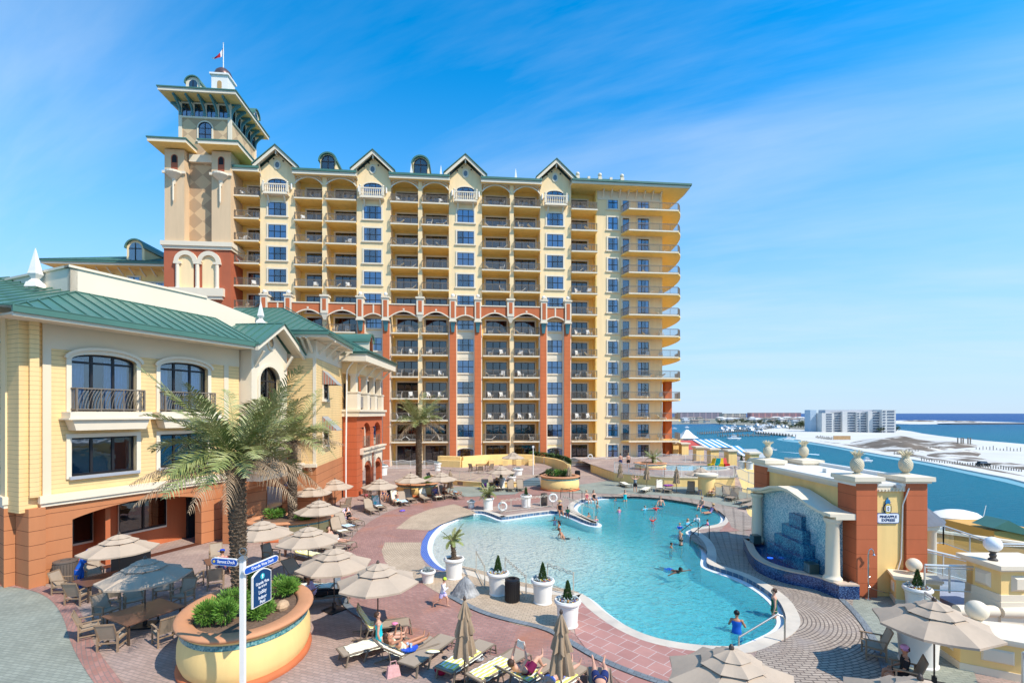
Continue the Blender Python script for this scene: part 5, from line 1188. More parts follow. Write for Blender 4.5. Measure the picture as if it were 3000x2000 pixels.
 # -- lift house with the pineapples
RUSTP=lines_mat('rusticated_pier',(.50,.135,.055),(.20,.05,.02),.6,'Z',.025,rough=.85,bump=.4)
def lift_house():
 t=thing('lift_house','yellow lift house with orange corner piers and flat white roof beside the fountain','lift building')
 X0,X1,Y0,Y1=14.18,17.1,19.67,28.0;Z=4.72
 for(a,b,c,d)in((X0,X0+.86,Y0,Y0+1.13),(X1-.86,X1,Y0,Y0+1.13),(X0,X0+.86,Y1-1.4,Y1),(X1-.86,X1,Y1-1.4,Y1)):
  MB().box(a,b,c,d,0,Z).build('corner_pier',RUSTP,t)
  m=MB();cx,cy=(a+b)/2,(c+d)/2;hx,hy=(b-a)/2,(d-c)/2
  m.box(a-.1,b+.1,c-.1,d+.1,Z,Z+.09);m.box(a-.19,b+.19,c-.19,d+.19,Z+.09,Z+.27);m.frust(cx,cy,hx+.19,hy+.19,Z+.27,.3,.3,Z+.32);m.build('pier_cap',WHT,t)
  pineapple(cx,cy,Z+.31)
 m=MB();m.box(X0+.15,X1-.15,Y0+.15,Y1-.15,0,Z-.25);m.build('wall',YEL,t)
 m=MB();m.box(X0+.05,X1-.05,Y0+.06,Y1-.06,Z-.34,Z-.12);m.build('dentil_band',WHT,t)
 dn=MB();y=Y0+1.2
 while y<Y1-1.5:dn.box(X0-.0,X0+.05,y,y+.06,Z-.34,Z-.26);y+=.14
 x=X0+.95
 while x<X1-.9:dn.box(x,x+.06,Y0+.02,Y0+.06,Z-.34,Z-.26);x+=.14
 dn.build('dentils',WHT,t)
 MB().box(X0-.02,X1+.02,Y0-.0+.03,Y1,Z-.118,Z+.0).build('roof',PWT,t)
 MB().box(X1-.12,X1+.1,Y0+1.2,Y1-1.4,Z,Z+.16).build('roof_kerb',PWT,t)
 m=MB();m.box(X0+1.0,X0+1.35,Y0+3.4,Y0+3.7,Z+.002,Z+.2);m.build('roof_vent',PWT,t)
 m=MB();m.tube([(X1-.8,Y0-.05,Z-.2),(X1-.95,Y0+.08,Z-.9),(X1-1.0,Y0+.1,1.6),(X1-1.15,Y0+.09,1.1)],.025,6);m.build('conduit',PWT,t)
 m=MB();m.box(15.75,15.95,Y0-.1,Y0+.14,Z-.18,Z-.06);m.build('floodlight',mat('metal_grey',(.4,.4,.42),.35,.05,metal=.7),t)
 SN=mat('sign_navy',(.01,.035,.13),.4,0);SW=mat('sign_white',(.8,.8,.8),.5,0);SY=mat('sign_yellow',(.75,.55,.10),.5,.05);SB=mat('sign_blue',(.03,.20,.42),.4,0)
 sx,sz,y=(at(2607,1519,Y0)).x,at(2607,1519,Y0).z,Y0+.10
 sg=thing('lift_sign','navy edged PINEAPPLE EXPRESS sign with a pineapple emblem on yellow wall','sign',(sx,y+.05,sz))
 def rr(w,h,r):return[(s1*(w-r)+r*math.cos(a),s2*(h-r)+r*math.sin(a))for s1,s2,a0 in((1,1,0),(-1,1,90),(-1,-1,180),(1,-1,270))for a in[R(a0+k*18)for k in range(6)]]
 MB().plate(rr(.47,.215,.09),-.05,0).build('panel',SN,sg);MB().plate(rr(.45,.195,.075),-.06,-.051).build('rim',mat('sign_pale',(.45,.55,.75),.5,0),sg);MB().plate(rr(.425,.17,.06),-.068,-.061).build('face',SW,sg)
 text('PINEAPPLE',.148,SN,sg,(0,-.072,.068),(R(90),0,0),bold=.004,sx=1.02);text('EXPRESS',.148,SN,sg,(0,-.072,-.075),(R(90),0,0),bold=.004,sx=1.02)
 e=[(.165*math.cos(a),.40+.235*math.sin(a))for a in[2*PI*i/24 for i in range(24)]]
 MB().plate(e,-.05,-.0).build('emblem_edge',SN,sg);MB().plate([(x*.87,.40+(z-.40)*.9)for x,z in e],-.056,-.051).build('emblem',SY,sg)
 d=MB()
 for i in range(5):
  for s in(-1,1):d.bar((-.14,-.058,.24+i*.08),(.14,-.058,.24+i*.08+s*.12),.012,.006)
 d.build('emblem_lattice',SN,sg)
 MB().plate(rr(.085,.12,.03)[:],-.066,-.0562).build('emblem_panel',SW,sg).location=(0,0,.40)
 d=MB();d.plate([(-.055,.42),(.055,.42),(0,.49)],-.07,-.067);d.plate([(-.055,.38),(0,.31),(.055,.38)],-.07,-.067);d.build('arrows',SN,sg)
 d=MB()
 for a,l in((-50,.13),(-25,.19),(0,.26),(25,.19),(50,.13),(-70,.1),(70,.1)):
  q=R(90+a);dx,dz=math.cos(q),math.sin(q);d.plate([(-dz*.04,.60+dx*.04),(dx*l*.6-dz*.045,.6+dz*l*.6+dx*.045),(dx*l,.6+dz*l),(dx*l*.6+dz*.045,.6+dz*l*.6-dx*.045),(dz*.04,.6-dx*.04)][::-1],-.05-.002*abs(a)/25,-.03)
 d.build('emblem_leaves',SB,sg)
 sh=thing('pool_shower','slim chrome outdoor shower standing before the orange pier','shower',tuple(G(2544,1757)))
 CH=mat('chrome',(.6,.6,.62),.18,.03,metal=1)
 MB().tube([(0,0,0),(0,0,1.9),(.03,0,2.05),(.12,0,2.1),(.2,0,2.0),(.22,0,1.9)],.025,8).build('pipe',CH,sh);MB().lathe([(.02,0),(.06,-.06),(.06,-.09)],10,(.22,0,1.9)).build('shower_head',CH,sh)
 MB().sphere((0,-.04,.55),.05,6).sphere((0,-.04,.95),.045,6).build('valve',CH,sh);MB().lathe([(.12,0),(.11,.08),(.05,.1)],12).build('foot',CH,sh)
 MB().tube([(0,0,.55),(.3,.02,.42),(.7,.05,.3),(1.2,.1,.22)],.015,5).build('hose',CH,sh)
PINEM=mat('pineapple_cream',(.76,.66,.47),.7,.06,3)
def pine_mat():
 m=PINEM;t=m.node_tree;L=t.links;b=t.nodes['Principled BSDF']
 tc=N(t,'ShaderNodeTexCoord');sp=N(t,'ShaderNodeSeparateXYZ');L.new(tc.outputs['Object'],sp.inputs[0])
 a=N(t,'ShaderNodeMath',operation='ARCTAN2');L.new(sp.outputs[1],a.inputs[0]);L.new(sp.outputs[0],a.inputs[1])
 outs=[]
 for s in(1,-1):
  q=N(t,'ShaderNodeMath',operation='MULTIPLY_ADD');L.new(sp.outputs[2],q.inputs[0]);q.inputs[1].default_value=34*s;
  m9=N(t,'ShaderNodeMath',operation='MULTIPLY');L.new(a.outputs[0],m9.inputs[0]);m9.inputs[1].default_value=8;L.new(m9.outputs[0],q.inputs[2])
  si=N(t,'ShaderNodeMath',operation='SINE');L.new(q.outputs[0],si.inputs[0]);ab=N(t,'ShaderNodeMath',operation='ABSOLUTE');L.new(si.outputs[0],ab.inputs[0]);outs.append(ab.outputs[0])
 mn=N(t,'ShaderNodeMath',operation='MINIMUM');L.new(outs[0],mn.inputs[0]);L.new(outs[1],mn.inputs[1])
 bp=N(t,'ShaderNodeBump');bp.inputs['Strength'].default_value=1;bp.inputs['Distance'].default_value=.03;L.new(mn.outputs[0],bp.inputs['Height']);L.new(bp.outputs[0],b.inputs['Normal'])
pine_mat()
PNL=['cream pineapple finial on the near left pier cap of the lift house','cream pineapple finial on the near right pier cap of the lift house','cream pineapple finial on the far left pier cap of the lift house','cream pineapple finial on the far right pier cap of the lift house']
PNP=[]
def pineapple(x,y,z):
 if not PNP:
  t=thing('pineapple_finial',PNL[0],'finial',(x,y,z),0,'pineapple finials on the lift house');PNP.append(t)
  MB().lathe([(.18,0),(.18,.03),(.11,.06),(.11,.09),(.17,.13),(.23,.24),(.255,.38),(.245,.50),(.19,.62),(.11,.69),(.03,.71)],28).build('fruit',PINEM,t,smooth=True)
  lf=MB();rr=random.Random(1)
  for k in range(70):
   a=rr.uniform(0,2*PI);r=.02+.09*rr.random();h=.2+.22*rr.random()*(1-r*4);o=r*1.3+.06
   lf.tube([(r*math.cos(a),r*math.sin(a),.66),((r+.03)*math.cos(a),(r+.03)*math.sin(a),.66+h*.6),((o+r)*math.cos(a),(o+r)*math.sin(a),.66+h)],[.022,.024,.008],4)
  lf.build('crown_leaves',mat('pineapple_leaf',(.72,.62,.42),.7,.1,3),t);return t
 PNP.append(dup(PNP[0],(x,y,z),len(PNP)*1.3,PNL[len(PNP)]))
lift_house()
# -- the mosaic fountain
def mosaic(name,c1,c2,c3,sc=26,rough=.2):
 m=bpy.data.materials.new(name);m.use_nodes=True;t=m.node_tree;L=t.links;b=t.nodes['Principled BSDF'];b.inputs['Roughness'].default_value=rough;b.inputs['Specular IOR Level'].default_value=.6
 tc=N(t,'ShaderNodeTexCoord');v=N(t,'ShaderNodeTexVoronoi');v.inputs['Scale'].default_value=sc;v.inputs['Randomness'].default_value=.25;L.new(tc.outputs['Object'],v.inputs[0])
 sp=N(t,'ShaderNodeSeparateColor');L.new(v.outputs['Color'],sp.inputs[0]);nn=N(t,'ShaderNodeTexNoise');nn.inputs['Scale'].default_value=1.2;nn.inputs['Detail'].default_value=3;L.new(tc.outputs['Object'],nn.inputs[0])
 ad=N(t,'ShaderNodeMath',operation='MULTIPLY_ADD');L.new(nn.outputs[0],ad.inputs[0]);ad.inputs[1].default_value=1.1;ad.inputs[2].default_value=-.55
 a2=N(t,'ShaderNodeMath',operation='ADD');L.new(sp.outputs[0],a2.inputs[0]);L.new(ad.outputs[0],a2.inputs[1])
 cr=N(t,'ShaderNodeValToRGB');L.new(a2.outputs[0],cr.inputs[0]);e=cr.color_ramp.elements;e[0].color=tuple(c1)+(1,);e[0].position=.1;e[1].color=tuple(c3)+(1,);e[1].position=.95;x=cr.color_ramp.elements.new(.5);x.color=tuple(c2)+(1,)
 L.new(cr.outputs[0],b.inputs['Base Color']);MATS[name]=m;return m
MOSL=mosaic('mosaic_aqua',(.13,.32,.42),(.34,.52,.58),(.66,.74,.74),24)
MOSD=mosaic('mosaic_navy',(.006,.02,.08),(.015,.05,.16),(.08,.16,.32),30)
MOSM=mosaic('mosaic_teal',(.008,.06,.16),(.015,.13,.26),(.06,.30,.42),24)
def fountain():
 t=thing('mosaic_fountain','blue mosaic wall fountain with stepped cascade, curved basin and wavy cream cornice','fountain')
 XF=13.78
 Y0,Y1=19.9,26.6
 prof=[(26.7,3.22),(26.0,3.26),(25.2,3.42),(24.4,3.66),(23.6,3.78),(22.8,3.74),(22.0,3.56),(21.2,3.34),(20.5,3.22),(19.7,3.2)]
 w=MB();n=len(prof)
 for i in range(n-2):
  (a,za),(b,zb)=prof[i],prof[i+1]
  w.raw([(XF,a,.3),(XF,b,.3),(XF,b,zb),(XF,a,za),(XF+.4,a,.3),(XF+.4,b,.3),(XF+.4,b,zb),(XF+.4,a,za)],[(0,3,2,1),(0,4,7,3),(1,2,6,5)])
 w.build('mosaic_wall',MOSL,t)
 c=MB()
 for i in range(n-1):
  (a,za),(b,zb)=prof[i],prof[i+1]
  for x0,x1,h0,h1 in((XF-.42,XF+.42,0,.12),(XF-.66,XF+.42,.12,.24)):
   c.raw([(x0,a,za+h0),(x0,b,zb+h0),(x1,b,zb+h0),(x1,a,za+h0),(x0,a,za+h1),(x0,b,zb+h1),(x1,b,zb+h1),(x1,a,za+h1)],[(0,1,2,3),(7,6,5,4),(0,4,5,1),(3,2,6,7)]+([(0,3,7,4)]if i==0 else[])+([(1,5,6,2)]if i==n-2 else[]))
 c.build('cornice',WHT,t)
 for y in(26.3,20.1):
  MB().lathe([(.36,.6),(.36,.7),(.29,.78),(.27,.85),(.24,2.95),(.29,3.02),(.33,3.1),(.33,3.2)],20,(XF-.3,y,0)).build('column',WHT,t,smooth='auto')
 s=MB()
 for i,(hw,zt,dp)in enumerate(((1.55,1.05,.75),(1.2,1.6,.55),(.85,2.15,.38),(.5,2.75,.22))):
  s.box(XF-dp,XF-.004,22.9-hw,22.9+hw,.35 if i==0 else(1.05,1.6,2.15)[i-1],zt)
 s.build('stepped_cascade',MOSM,t)
 rim=[G(*p,.62)for p in((2178,1578),(2196,1590))];rim=[(12.95,26.75),(12.75,26.2),(12.5,25.5),(12.15,24.6),(11.85,23.6),(11.72,22.8),(11.85,22.0),(12.2,21.3),(12.75,20.85),(13.1,20.5),(13.25,19.95),(13.35,19.5)]
 rim=chaik(rim,2,False);inner=offset(rim,-.34)if False else[(x+.36*(0.9 if True else 1),y)for x,y in rim]
 inn=[]
 for i,(x,y)in enumerate(rim):
  a,b=rim[max(i-1,0)],rim[min(i+1,len(rim)-1)];tx,ty=b[0]-a[0],b[1]-a[1];l=math.hypot(tx,ty);nx,ny=-ty/l,tx/l
  inn.append((x+nx*.36,y+ny*.36))
 o=MB();k=MB();ii=MB()
 for i in range(len(rim)-1):
  a,b,c2,d=rim[i],rim[i+1],inn[i+1],inn[i]
  o.face([(*a,0),(*b,0),(*b,.56),(*a,.56)]);k.face([(*a,.62),(*b,.62),(*c2,.62),(*d,.62)]);k.face([(*a,.555),(*b,.555),(*b,.62),(*a,.62)]);k.face([(*d,.62),(*c2,.62),(*c2,.5),(*d,.5)]);ii.face([(*d,.5),(*c2,.5),(*c2,.1),(*d,.1)])
 a,b=rim[-1],(14.15,19.45);o.face([(*a,0),(*b,0),(*b,.56),(*a,.56)]);k.face([(*a,.555),(*b,.555),(*b,.62),(*a,.62)]);k.face([(*inn[-1],.62),(*a,.62),(*b,.62),(14.15,19.95,.62)])
 k.face([(12.95,26.75,.62),(12.95,26.2,.62),(XF,26.1,.62),(XF,26.75,.62)]);k.face([(13.3,20.4,.621),(13.3,19.5,.621),(XF+.1,19.5,.621),(XF+.1,20.4,.621)]);o.face([rim[0]+(0,),rim[0]+(.56,),(XF,26.75,.56),(XF,26.75,0)])
 o.build('basin_wall',MOSD,t);k.build('basin_coping',mat('coping_stone',(.55,.42,.32),.6,.1,2),t);ii.build('basin_lining',MOSM,t)
 wt=MB();wt.sheet([inn+[(XF,19.9),(XF,26.5)]],.46)
 m=bpy.data.materials.new('fountain_water');m.use_nodes=True;b=m.node_tree.nodes['Principled BSDF'];b.inputs['Base Color'].default_value=(.003,.05,.16,1);b.inputs['Roughness'].default_value=.08
 wt.build('basin_water',m,t)
 e=bpy.data.materials.new('fountain_lamp');e.use_nodes=True;b=e.node_tree.nodes['Principled BSDF'];b.inputs['Base Color'].default_value=(.0,.1,.8,1);b.inputs['Emission Color'].default_value=(.02,.12,1,1);b.inputs['Emission Strength'].default_value=2.0
 MB().lathe([(.01,0),(.13,0)],14,(12.75,23.6,.475),1,1,cap=False).build('underwater_lamp',e,t)
 for y in(25.75,20.95):
  l=MB();l.m=0;l.box(XF-.85,XF-.45,y-.22,y+.22,.62,1.05);l.m=1
  for i in range(3):l.box(XF-.87,XF-.85,y-.2+.14*i,y-.08+.14*i,.65,1.02)
  l.build('lamp_box',[mat('lamp_box_green',(.03,.06,.06),.3,.1,spec=.6),mat('lamp_box_glass',(.08,.16,.2),.15,0,spec=.8)],t)
fountain()
# -- walls, railings and globes to the right
def egg(name,x,y,z,r,label,lamp=False):
 t=thing(name,label,'lamp' if lamp else 'stone ball',(x,y,z))
 if lamp:
  MB().lathe([(.14,0),(.14,.05),(.08,.1),(.11,.2),(.08,.26),(.13,.34)],14).build('base',mat('lamp_bronze',(.06,.05,.045),.4,.1),t)
  MB().sphere((0,0,.34+r*.92),r,16).build('globe',mat('globe_white',(.82,.82,.82),.25,.02,spec=.5),t,smooth=True)
 else:
  MB().lathe([(.24,0),(.24,.04),(.14,.07),(.14,.1)],18).build('base',WHT,t);MB().sphere((0,0,.09+r),r,16).build('ball',WHT,t,smooth=True)
def lowpillar(poly,z,label,panels):
 t=thing('boundary_pillar',label,'pillar');n=len(poly);cx=sum(p[0]for p in poly)/n;cy=sum(p[1]for p in poly)/n
 sc=lambda k:[(cx+(p[0]-cx)*k,cy+(p[1]-cy)*k)for p in poly]
 MB().prism(sc(.86),0,z-.16).build('shaft',YEL,t);MB().prism(sc(.95),z-.16,z-.09,True).prism(sc(1.0),z-.09,z,True).build('cap',WHT,t);MB().prism(sc(.89),0,.22).build('plinth',WHT,t)
 q=sc(.86)
 for i in panels:
  a,b=Vector(q[i]),Vector(q[(i+1)%n]);d=(b-a);L=d.length;d.normalize();nrm=Vector((d.y,-d.x))
  if nrm.dot(Vector((cx,cy))-a)>0:nrm=-nrm
  m=MB();p=lambda u_,o_,z_:(a.x+d.x*u_+nrm.x*o_,a.y+d.y*u_+nrm.y*o_,z_)
  for(m0,h0,h1,o0,o1)in((L*.28,.42,z-.34,.002,.05),(L*.28+.12,.52,z-.44,.05,.03)):
   v=[p(m0,o0,h0),p(L-m0,o0,h0),p(L-m0,o0,h1),p(m0,o0,h1),p(m0+.04,o1,h0+.04),p(L-m0-.04,o1,h0+.04),p(L-m0-.04,o1,h1-.04),p(m0+.04,o1,h1-.04)]
   m.raw(v,[(4,5,6,7),(0,1,5,4),(1,2,6,5),(2,3,7,6),(3,0,4,7)])
  m.build('panel',WHT,t)
 return t
lowpillar([(15.15,19.0),(16.55,18.3),(17.3,19.5),(15.9,20.2)][:2]+[(17.0,19.2),(15.6,19.9)],1.15,'yellow pillar with cream cap and stone ball beside the lift house wall',(0,3))
egg('stone_ball',16.15,19.2,1.15,.27,'cream stone ball on the pillar cap in front of the lift house')
lowpillar([(13.15,14.15),(14.75,13.2),(15.6,14.6),(13.35,15.3)],1.15,'yellow panelled pillar with sloping cream cap at the lower right corner',(0,3))
egg('stone_ball',14.35,14.75,1.15,.29,'cream stone ball on the lower right corner pillar behind the umbrella')
def tallped():
 t=thing('boundary_pillar','tall yellow pedestal with cream cap carrying a white globe lamp','pillar')
 x0,x1,y0,y1=17.4,19.6,17.0,18.3
 MB().box(x0,x1,y0,y1,.9,2.0).build('shaft',YEL,t);MB().box(x0-.08,x1,y0-.08,y1,-3,.9).box(x0-.05,x1,y0-.05,y1,.9,1.15).build('plinth',WHT,t)
 MB().box(x0-.12,x1,y0-.12,y1+.1,2.0,2.08).box(x0-.22,x1,y0-.22,y1+.2,2.08,2.22).build('cap',WHT,t)
 m=MB();m.frust(18.05,0,.3,.28,0,.2,.18,.12);o=m.build('panel',WHT,t);o.rotation_euler=(R(90),0,0);o.location=(0,y0-.002,1.55)
 m=MB();m.frust(0,0,.28,.3,0,.18,.2,.1);o=m.build('panel',WHT,t);o.rotation_euler=(0,R(-90),0);o.location=(x0-.002,17.65,1.55)
tallped();p=at(2921,1620,17.4);egg('globe_lamp',p.x-.05,17.5,2.22,.27,'white globe lamp on the tall yellow pedestal at the right',True)
def rails():
 RM=mat('rail_silver',(.62,.62,.58),.35,.05,metal=.4)
 GG=glass_mat('balustrade_glass',(.70,.82,.86),.1)
 t=thing('boundary_wall','cream parapet with rounded coping between the pillars at right','parapet')
 MB().box(15.9,19.6,17.0,17.5,-6,.5).build('wall',WHT,t);MB().tube([(15.9,17.1,.55),(17.25,17.05,.55)],.2,14).build('coping',WHT,t,smooth='auto');MB().tube([(17.35,17.0,.55),(19.8,16.9,.55)],.2,14).build('coping',WHT,t,smooth='auto')
 MB().box(15.2,19.6,12.0,16.9,-6,-.5).build('lower_wall',YEL,t)
 def glass(name,pts,z0,h,label,n=3):
  t=thing(name,label,'railing');m=MB();g=MB();m.tube([(*p,zz+h)for p,zz in zip(pts,z0)],.045,8);m.tube([(*p,zz+.08)for p,zz in zip(pts,z0)],.025,6);m.tube([(*p,zz+h-.1)for p,zz in zip(pts,z0)],.02,6)
  for i in range(len(pts)-1):
   A=Vector((*pts[i],z0[i]));B=Vector((*pts[i+1],z0[i+1]))
   for k in range(n+1):P=A.lerp(B,k/n);m.bar(P,P+Vector((0,0,h)),.045)
   g.face([A+Vector((0,0,.1)),B+Vector((0,0,.1)),B+Vector((0,0,h-.1)),A+Vector((0,0,h-.1))])
  m.build('posts',RM,t);g.build('glass_pane',GG,t)
 glass('glass_railing',[(15.8,18.3),(18.3,17.9)],[.78,.78],1.02,'glass railing with silver posts between lift house and tall pedestal')
 glass('glass_railing',[(15.35,17.75),(14.3,14.7)],[.0,.0],.95,'sloping silver stair rail behind the large tan umbrella at right',2)
 glass('glass_railing',[(13.9,13.0),(14.4,11.6)],[.1,-.3],1.0,'glass stair railing cut off by the lower right corner',2)
 glass('glass_railing',[(18.1,21.5),(22.3,20.4)],[.6,-.3],1.0,'long silver railing descending behind the glass railing at right',4)
 glass('glass_railing',[(19.5,26),(23.2,25.7),(24.6,24.2),(29,23.8)],[.55,.55,.0,.0],1.0,'white stepped walkway railing before the long ochre wall',2)
 w=MB();w.box(18.5,32,17.6,25.5,-6,-.45);struct('lower_walkway',w,mat('walk_shade',(.33,.30,.29),.8,.1));w=MB();w.box(17.3,20,18.35,21.5,-2,.15);struct('lower_landing',w,mat('walk_blue_shade',(.30,.34,.42),.7,.15,3))  # shade of the lower level is put into both base colours
 t=thing('boundary_wall','long ochre wall with cream coping above the harbour at right','wall')
 MB().raw([(21.6,27,-8),(21.6,27,1.25),(33,26.0,-.2),(33,26.0,-8),(21.6,27.3,1.25),(33,26.3,-.2)],[(0,3,2,1),(1,2,5,4)]).build('wall',mat('stucco_ochre',(.66,.36,.10),.85,.08,.4),t)
 MB().bar((21.5,27.1,1.27),(33,26.1,-.18),.4,.12).box(21.2,22.3,26.8,27.9,1.35,1.5).build('coping',WHT,t);MB().box(21.3,22.2,26.9,27.8,-6,1.35).build('end_pillar',YEL,t)
 t=thing('garden_kiosk','small slate roofed kiosk with round cream columns behind the lift house','kiosk',(19.4,24.4,0))
 MB().lathe([(2.1,2.3),(1.2,3.1),(.1,3.9)],12).build('roof',mat('slate',(.11,.12,.14),.7,.2,3,bump=.4,bs=8),t);MB().lathe([(1.9,2.05),(1.9,2.28),(2.05,2.28),(2.05,2.31)],12).build('eaves',WHT,t)
 for a in(200,250,300,340):MB().lathe([(.24,-.5),(.2,-.3),(.2,1.95),(.26,2.05)],14,(1.6*math.cos(R(a)),1.6*math.sin(R(a)),0)).build('column',WHT,t,smooth='auto')
 MB().lathe([(1.0,-1),(1.0,2.1)],14).build('core',CRM,t)
rails()
# -- terraces, planters, fences at the back
def white_fence(label,pts,z,h=1.1,wave=True,mat_=None,step=.13,name='white_fence',zs=None):
 t=thing(name,label,'fence');m=MB();P=[Vector((*p,(zs[i]if zs else z)))for i,p in enumerate(pts)]
 k=0
 for i in range(len(P)-1):
  A,B=P[i],P[i+1];L=(B-A).length;n=max(1,int(L/step))
  for j in range(n+1):
   Q=A.lerp(B,j/n);hh=h+(.07*math.sin((k+j)*step*2*PI/2.0)if wave else 0);big=(k+j)%14==0
   m.bar(Q,Q+Vector((0,0,hh+(.08 if big else 0))),.06 if big else.026)
  m.bar(A+Vector((0,0,.12)),B+Vector((0,0,.12)),.04)
  s=max(1,int(L/.3))
  for j in range(s):
   a,b=A.lerp(B,j/s),A.lerp(B,(j+1)/s);f=lambda q:(.07*math.sin((k+q*n/s)*step*2*PI/2.0)if wave else 0)
   m.bar(a+Vector((0,0,h+f(j))),b+Vector((0,0,h+f(j+1))),.05)
  k+=n
 m.build('fence_panel',mat_ or WRAIL,t);return t
def terrace():
 T=P3D([(1800,1383),(1830,1387),(1865,1390),(1910,1394),(1959,1397),(2060,1398),(2153,1397)],1.0)
 poly=chaik(T,1,False);back=[(26.5,57),(29,66),(27,74),(9,72.4),(10.2,62)]
 struct('upper_terrace',MB().sheet([poly+back],1.0),PAV_PINK)
 t=thing('retaining_wall','curved yellow retaining wall below the splash pool terrace','wall')
 w=MB();c=MB();full=poly+back[:1]+[]
 for a,b in zip(full,full[1:]):w.face([(*a,0),(*b,0),(*b,.95),(*a,.95)]);c.bar((*a,.98),(*b,.98),.18,.09)
 w.face([(*poly[0],0),(*poly[0],.95),(10.2,62,.95),(10.2,62,0)]);w.build('wall',YEL,t);c.build('coping',WHT,t)
 white_fence('white wavy fence along the splash pool terrace edge above the yellow wall',[poly[0]]+poly[2::3]+[poly[-1]],1.02)
 white_fence('white stair fence sloping down at the right end of the terrace',[poly[-1],(23.9,47.0),(23.0,43.5)],0,zs=[1.0,.5,.1])
 white_fence('dark topped fence beside the ramp below the terrace, behind the far loungers',[tuple(G(2092,1450).xy),tuple(G(2150,1462).xy),tuple(G(2215,1476).xy)],0.0,1.15,mat_=mat('fence_tan',(.5,.42,.3),.5,.05))
 white_fence('white fence in front of the hotel ground floor, right of centre',[(4.5,67.3),(14.2,68.6),(20.6,69.4)],.15)
 white_fence('white fence at the back of the splash pool terrace',[(19.5,64.5),(24,63.4),(28,61)],1.0)
 white_fence('white patio fence in front of the hotel ground floor, left of the palm',[(-17.6,65.2),(-11.8,65.8),(-8.8,64.0)],0)
 s=MB();A0,A1,B0,B1=G(1738,1372),G(1800,1400),G(1752,1367),G(1815,1390)
 for k,zz in((0,.16),(.5,.32)):
  a,b=A0.lerp(B0,k),A1.lerp(B1,k);s.bar((a.x,a.y,zz/2),(b.x,b.y,zz/2),.9,zz)
 struct('terrace_steps',s,mat('step_dark',(.12,.11,.105),.8,.15))
 sp=thing('splash_pool','round raised splash pool with stone rim on the upper terrace','pool');sp['kind']='structure';c0=G(1995,1371,1.0)
 rr=[(c0.x+5.4*math.cos(2*PI*i/36),c0.y+2.9*math.sin(2*PI*i/36))for i in range(36)];ro=offset(rr,.35);m=MB()
 for i in range(36):j=(i+1)%36;m.face([(*rr[i],1.08),(*ro[i],1.08),(*ro[j],1.08),(*rr[j],1.08)]);m.face([(*ro[i],1.0),(*ro[j],1.0),(*ro[j],1.08),(*ro[i],1.08)])
 m.build('rim',COP,sp);MB().sheet([rr],1.03).build('water',mat('splash_water',(.10,.42,.55),.1,.15,1.5,bump=.6,bs=3,spec=.5),sp)
 for px,py,z in((2046,1348,1),(2088,1356,1),(2140,1362,1),(1978,1330,1),(2003,1333,1),(2203,1372,1)):
  p=G(px,py,z);t=thing('gate_pillar',{2046:'short yellow pillar with cream cap between fences above the splash pool',2088:'yellow pillar with cream cap beside the colourful beach chairs',2140:'yellow pillar with cream cap right of the colourful beach chairs',1978:'yellow pillar nearest the hotel corner, by the red roofs',2003:'yellow pillar standing in front of the green roof',2203:'yellow pillar just left of the lift house'}[px],'pillar',tuple(p),R(5),'yellow capped pillars round the upper terrace')
  MB().box(-.55,.55,-.55,.55,0,1.7).build('shaft',YEL,t);MB().box(-.62,.62,-.62,.62,1.7,1.8).box(-.75,.75,-.75,.75,1.8,1.98).build('cap',WHT,t)
 p=G(2070,1448);t=thing('drum_pillar','round cream drum pillar at the foot of the terrace wall','pillar',(p.x,p.y,0));MB().lathe([(.75,0),(.75,1.6),(.8,1.65)],20).build('shaft',YEL,t,smooth='auto');MB().lathe([(.85,1.65),(1.0,1.8),(1.0,1.95),(.9,2.0)],20).build('cap',WHT,t,smooth='auto')
 F_=P3D([(1262,1390),(1290,1400),(1330,1407),(1400,1412),(1470,1413),(1525,1411)],.5)
 back=P3D([(1560,1398),(1600,1378),(1618,1368),(1590,1357),(1480,1353),(1348,1356),(1285,1364),(1255,1375)],.5)
 fp=chaik(F_,2,False);struct('round_patio',MB().sheet([fp+back],.5),PAV_PINK)
 cs=F_[2];cen=Vector((-2.5,57))
 st=MB()
 for i in range(12):
  a0,a1=R(190+i*13),R(190+i*13+6.5);st.face([(cen.x+2*math.cos(a0),cen.y+2*math.sin(a0),.504),(cen.x+6.3*math.cos(a0),cen.y+6.3*math.sin(a0),.504),(cen.x+6.3*math.cos(a1),cen.y+6.3*math.sin(a1),.504),(cen.x+2*math.cos(a1),cen.y+2*math.sin(a1),.504)])
 struct('patio_rays',st,PAV_TAN)
 t=thing('patio_wall','low yellow curved wall with brown inset panels below the chain railing','wall');w=MB();c=MB()
 for a,b in zip(fp,fp[1:]):w.face([(*a,0),(*b,0),(*b,.5),(*a,.5)]);c.bar((*a,.52),(*b,.52),.2,.06)
 w.build('wall',YEL,t);c.build('coping',CRM,t);q=MB()
 for i in(4,10,15):a,b=Vector((*fp[i],0)),Vector((*fp[i+1],0));d=(b-a).normalized();n=Vector((d.y,-d.x,0))*.01;q.face([a+n+Vector((0,0,.08)),a+n+d*.7+Vector((0,0,.08)),a+n+d*.7+Vector((0,0,.42)),a+n+Vector((0,0,.42))])
 q.build('inset_panels',mat('panel_brown',(.28,.18,.12),.8,.1),t)
 s=MB();a=G(1558,1424)
 for i in range(3):s.box(a.x-1.4+.0,a.x+.9,a.y+.0+.4*i,a.y+3.2,.001,.165*(i+1))
 struct('patio_steps',s,mat('step_blue',(.13,.18,.20),.6,.15))
 t=thing('bench_wall','long stepped yellow bench wall curving behind the round patio','bench wall');w=MB()
 B=[G(x,y,.5)for x,y in((1283,1366),(1350,1369),(1430,1362),(1500,1360),(1565,1362))]
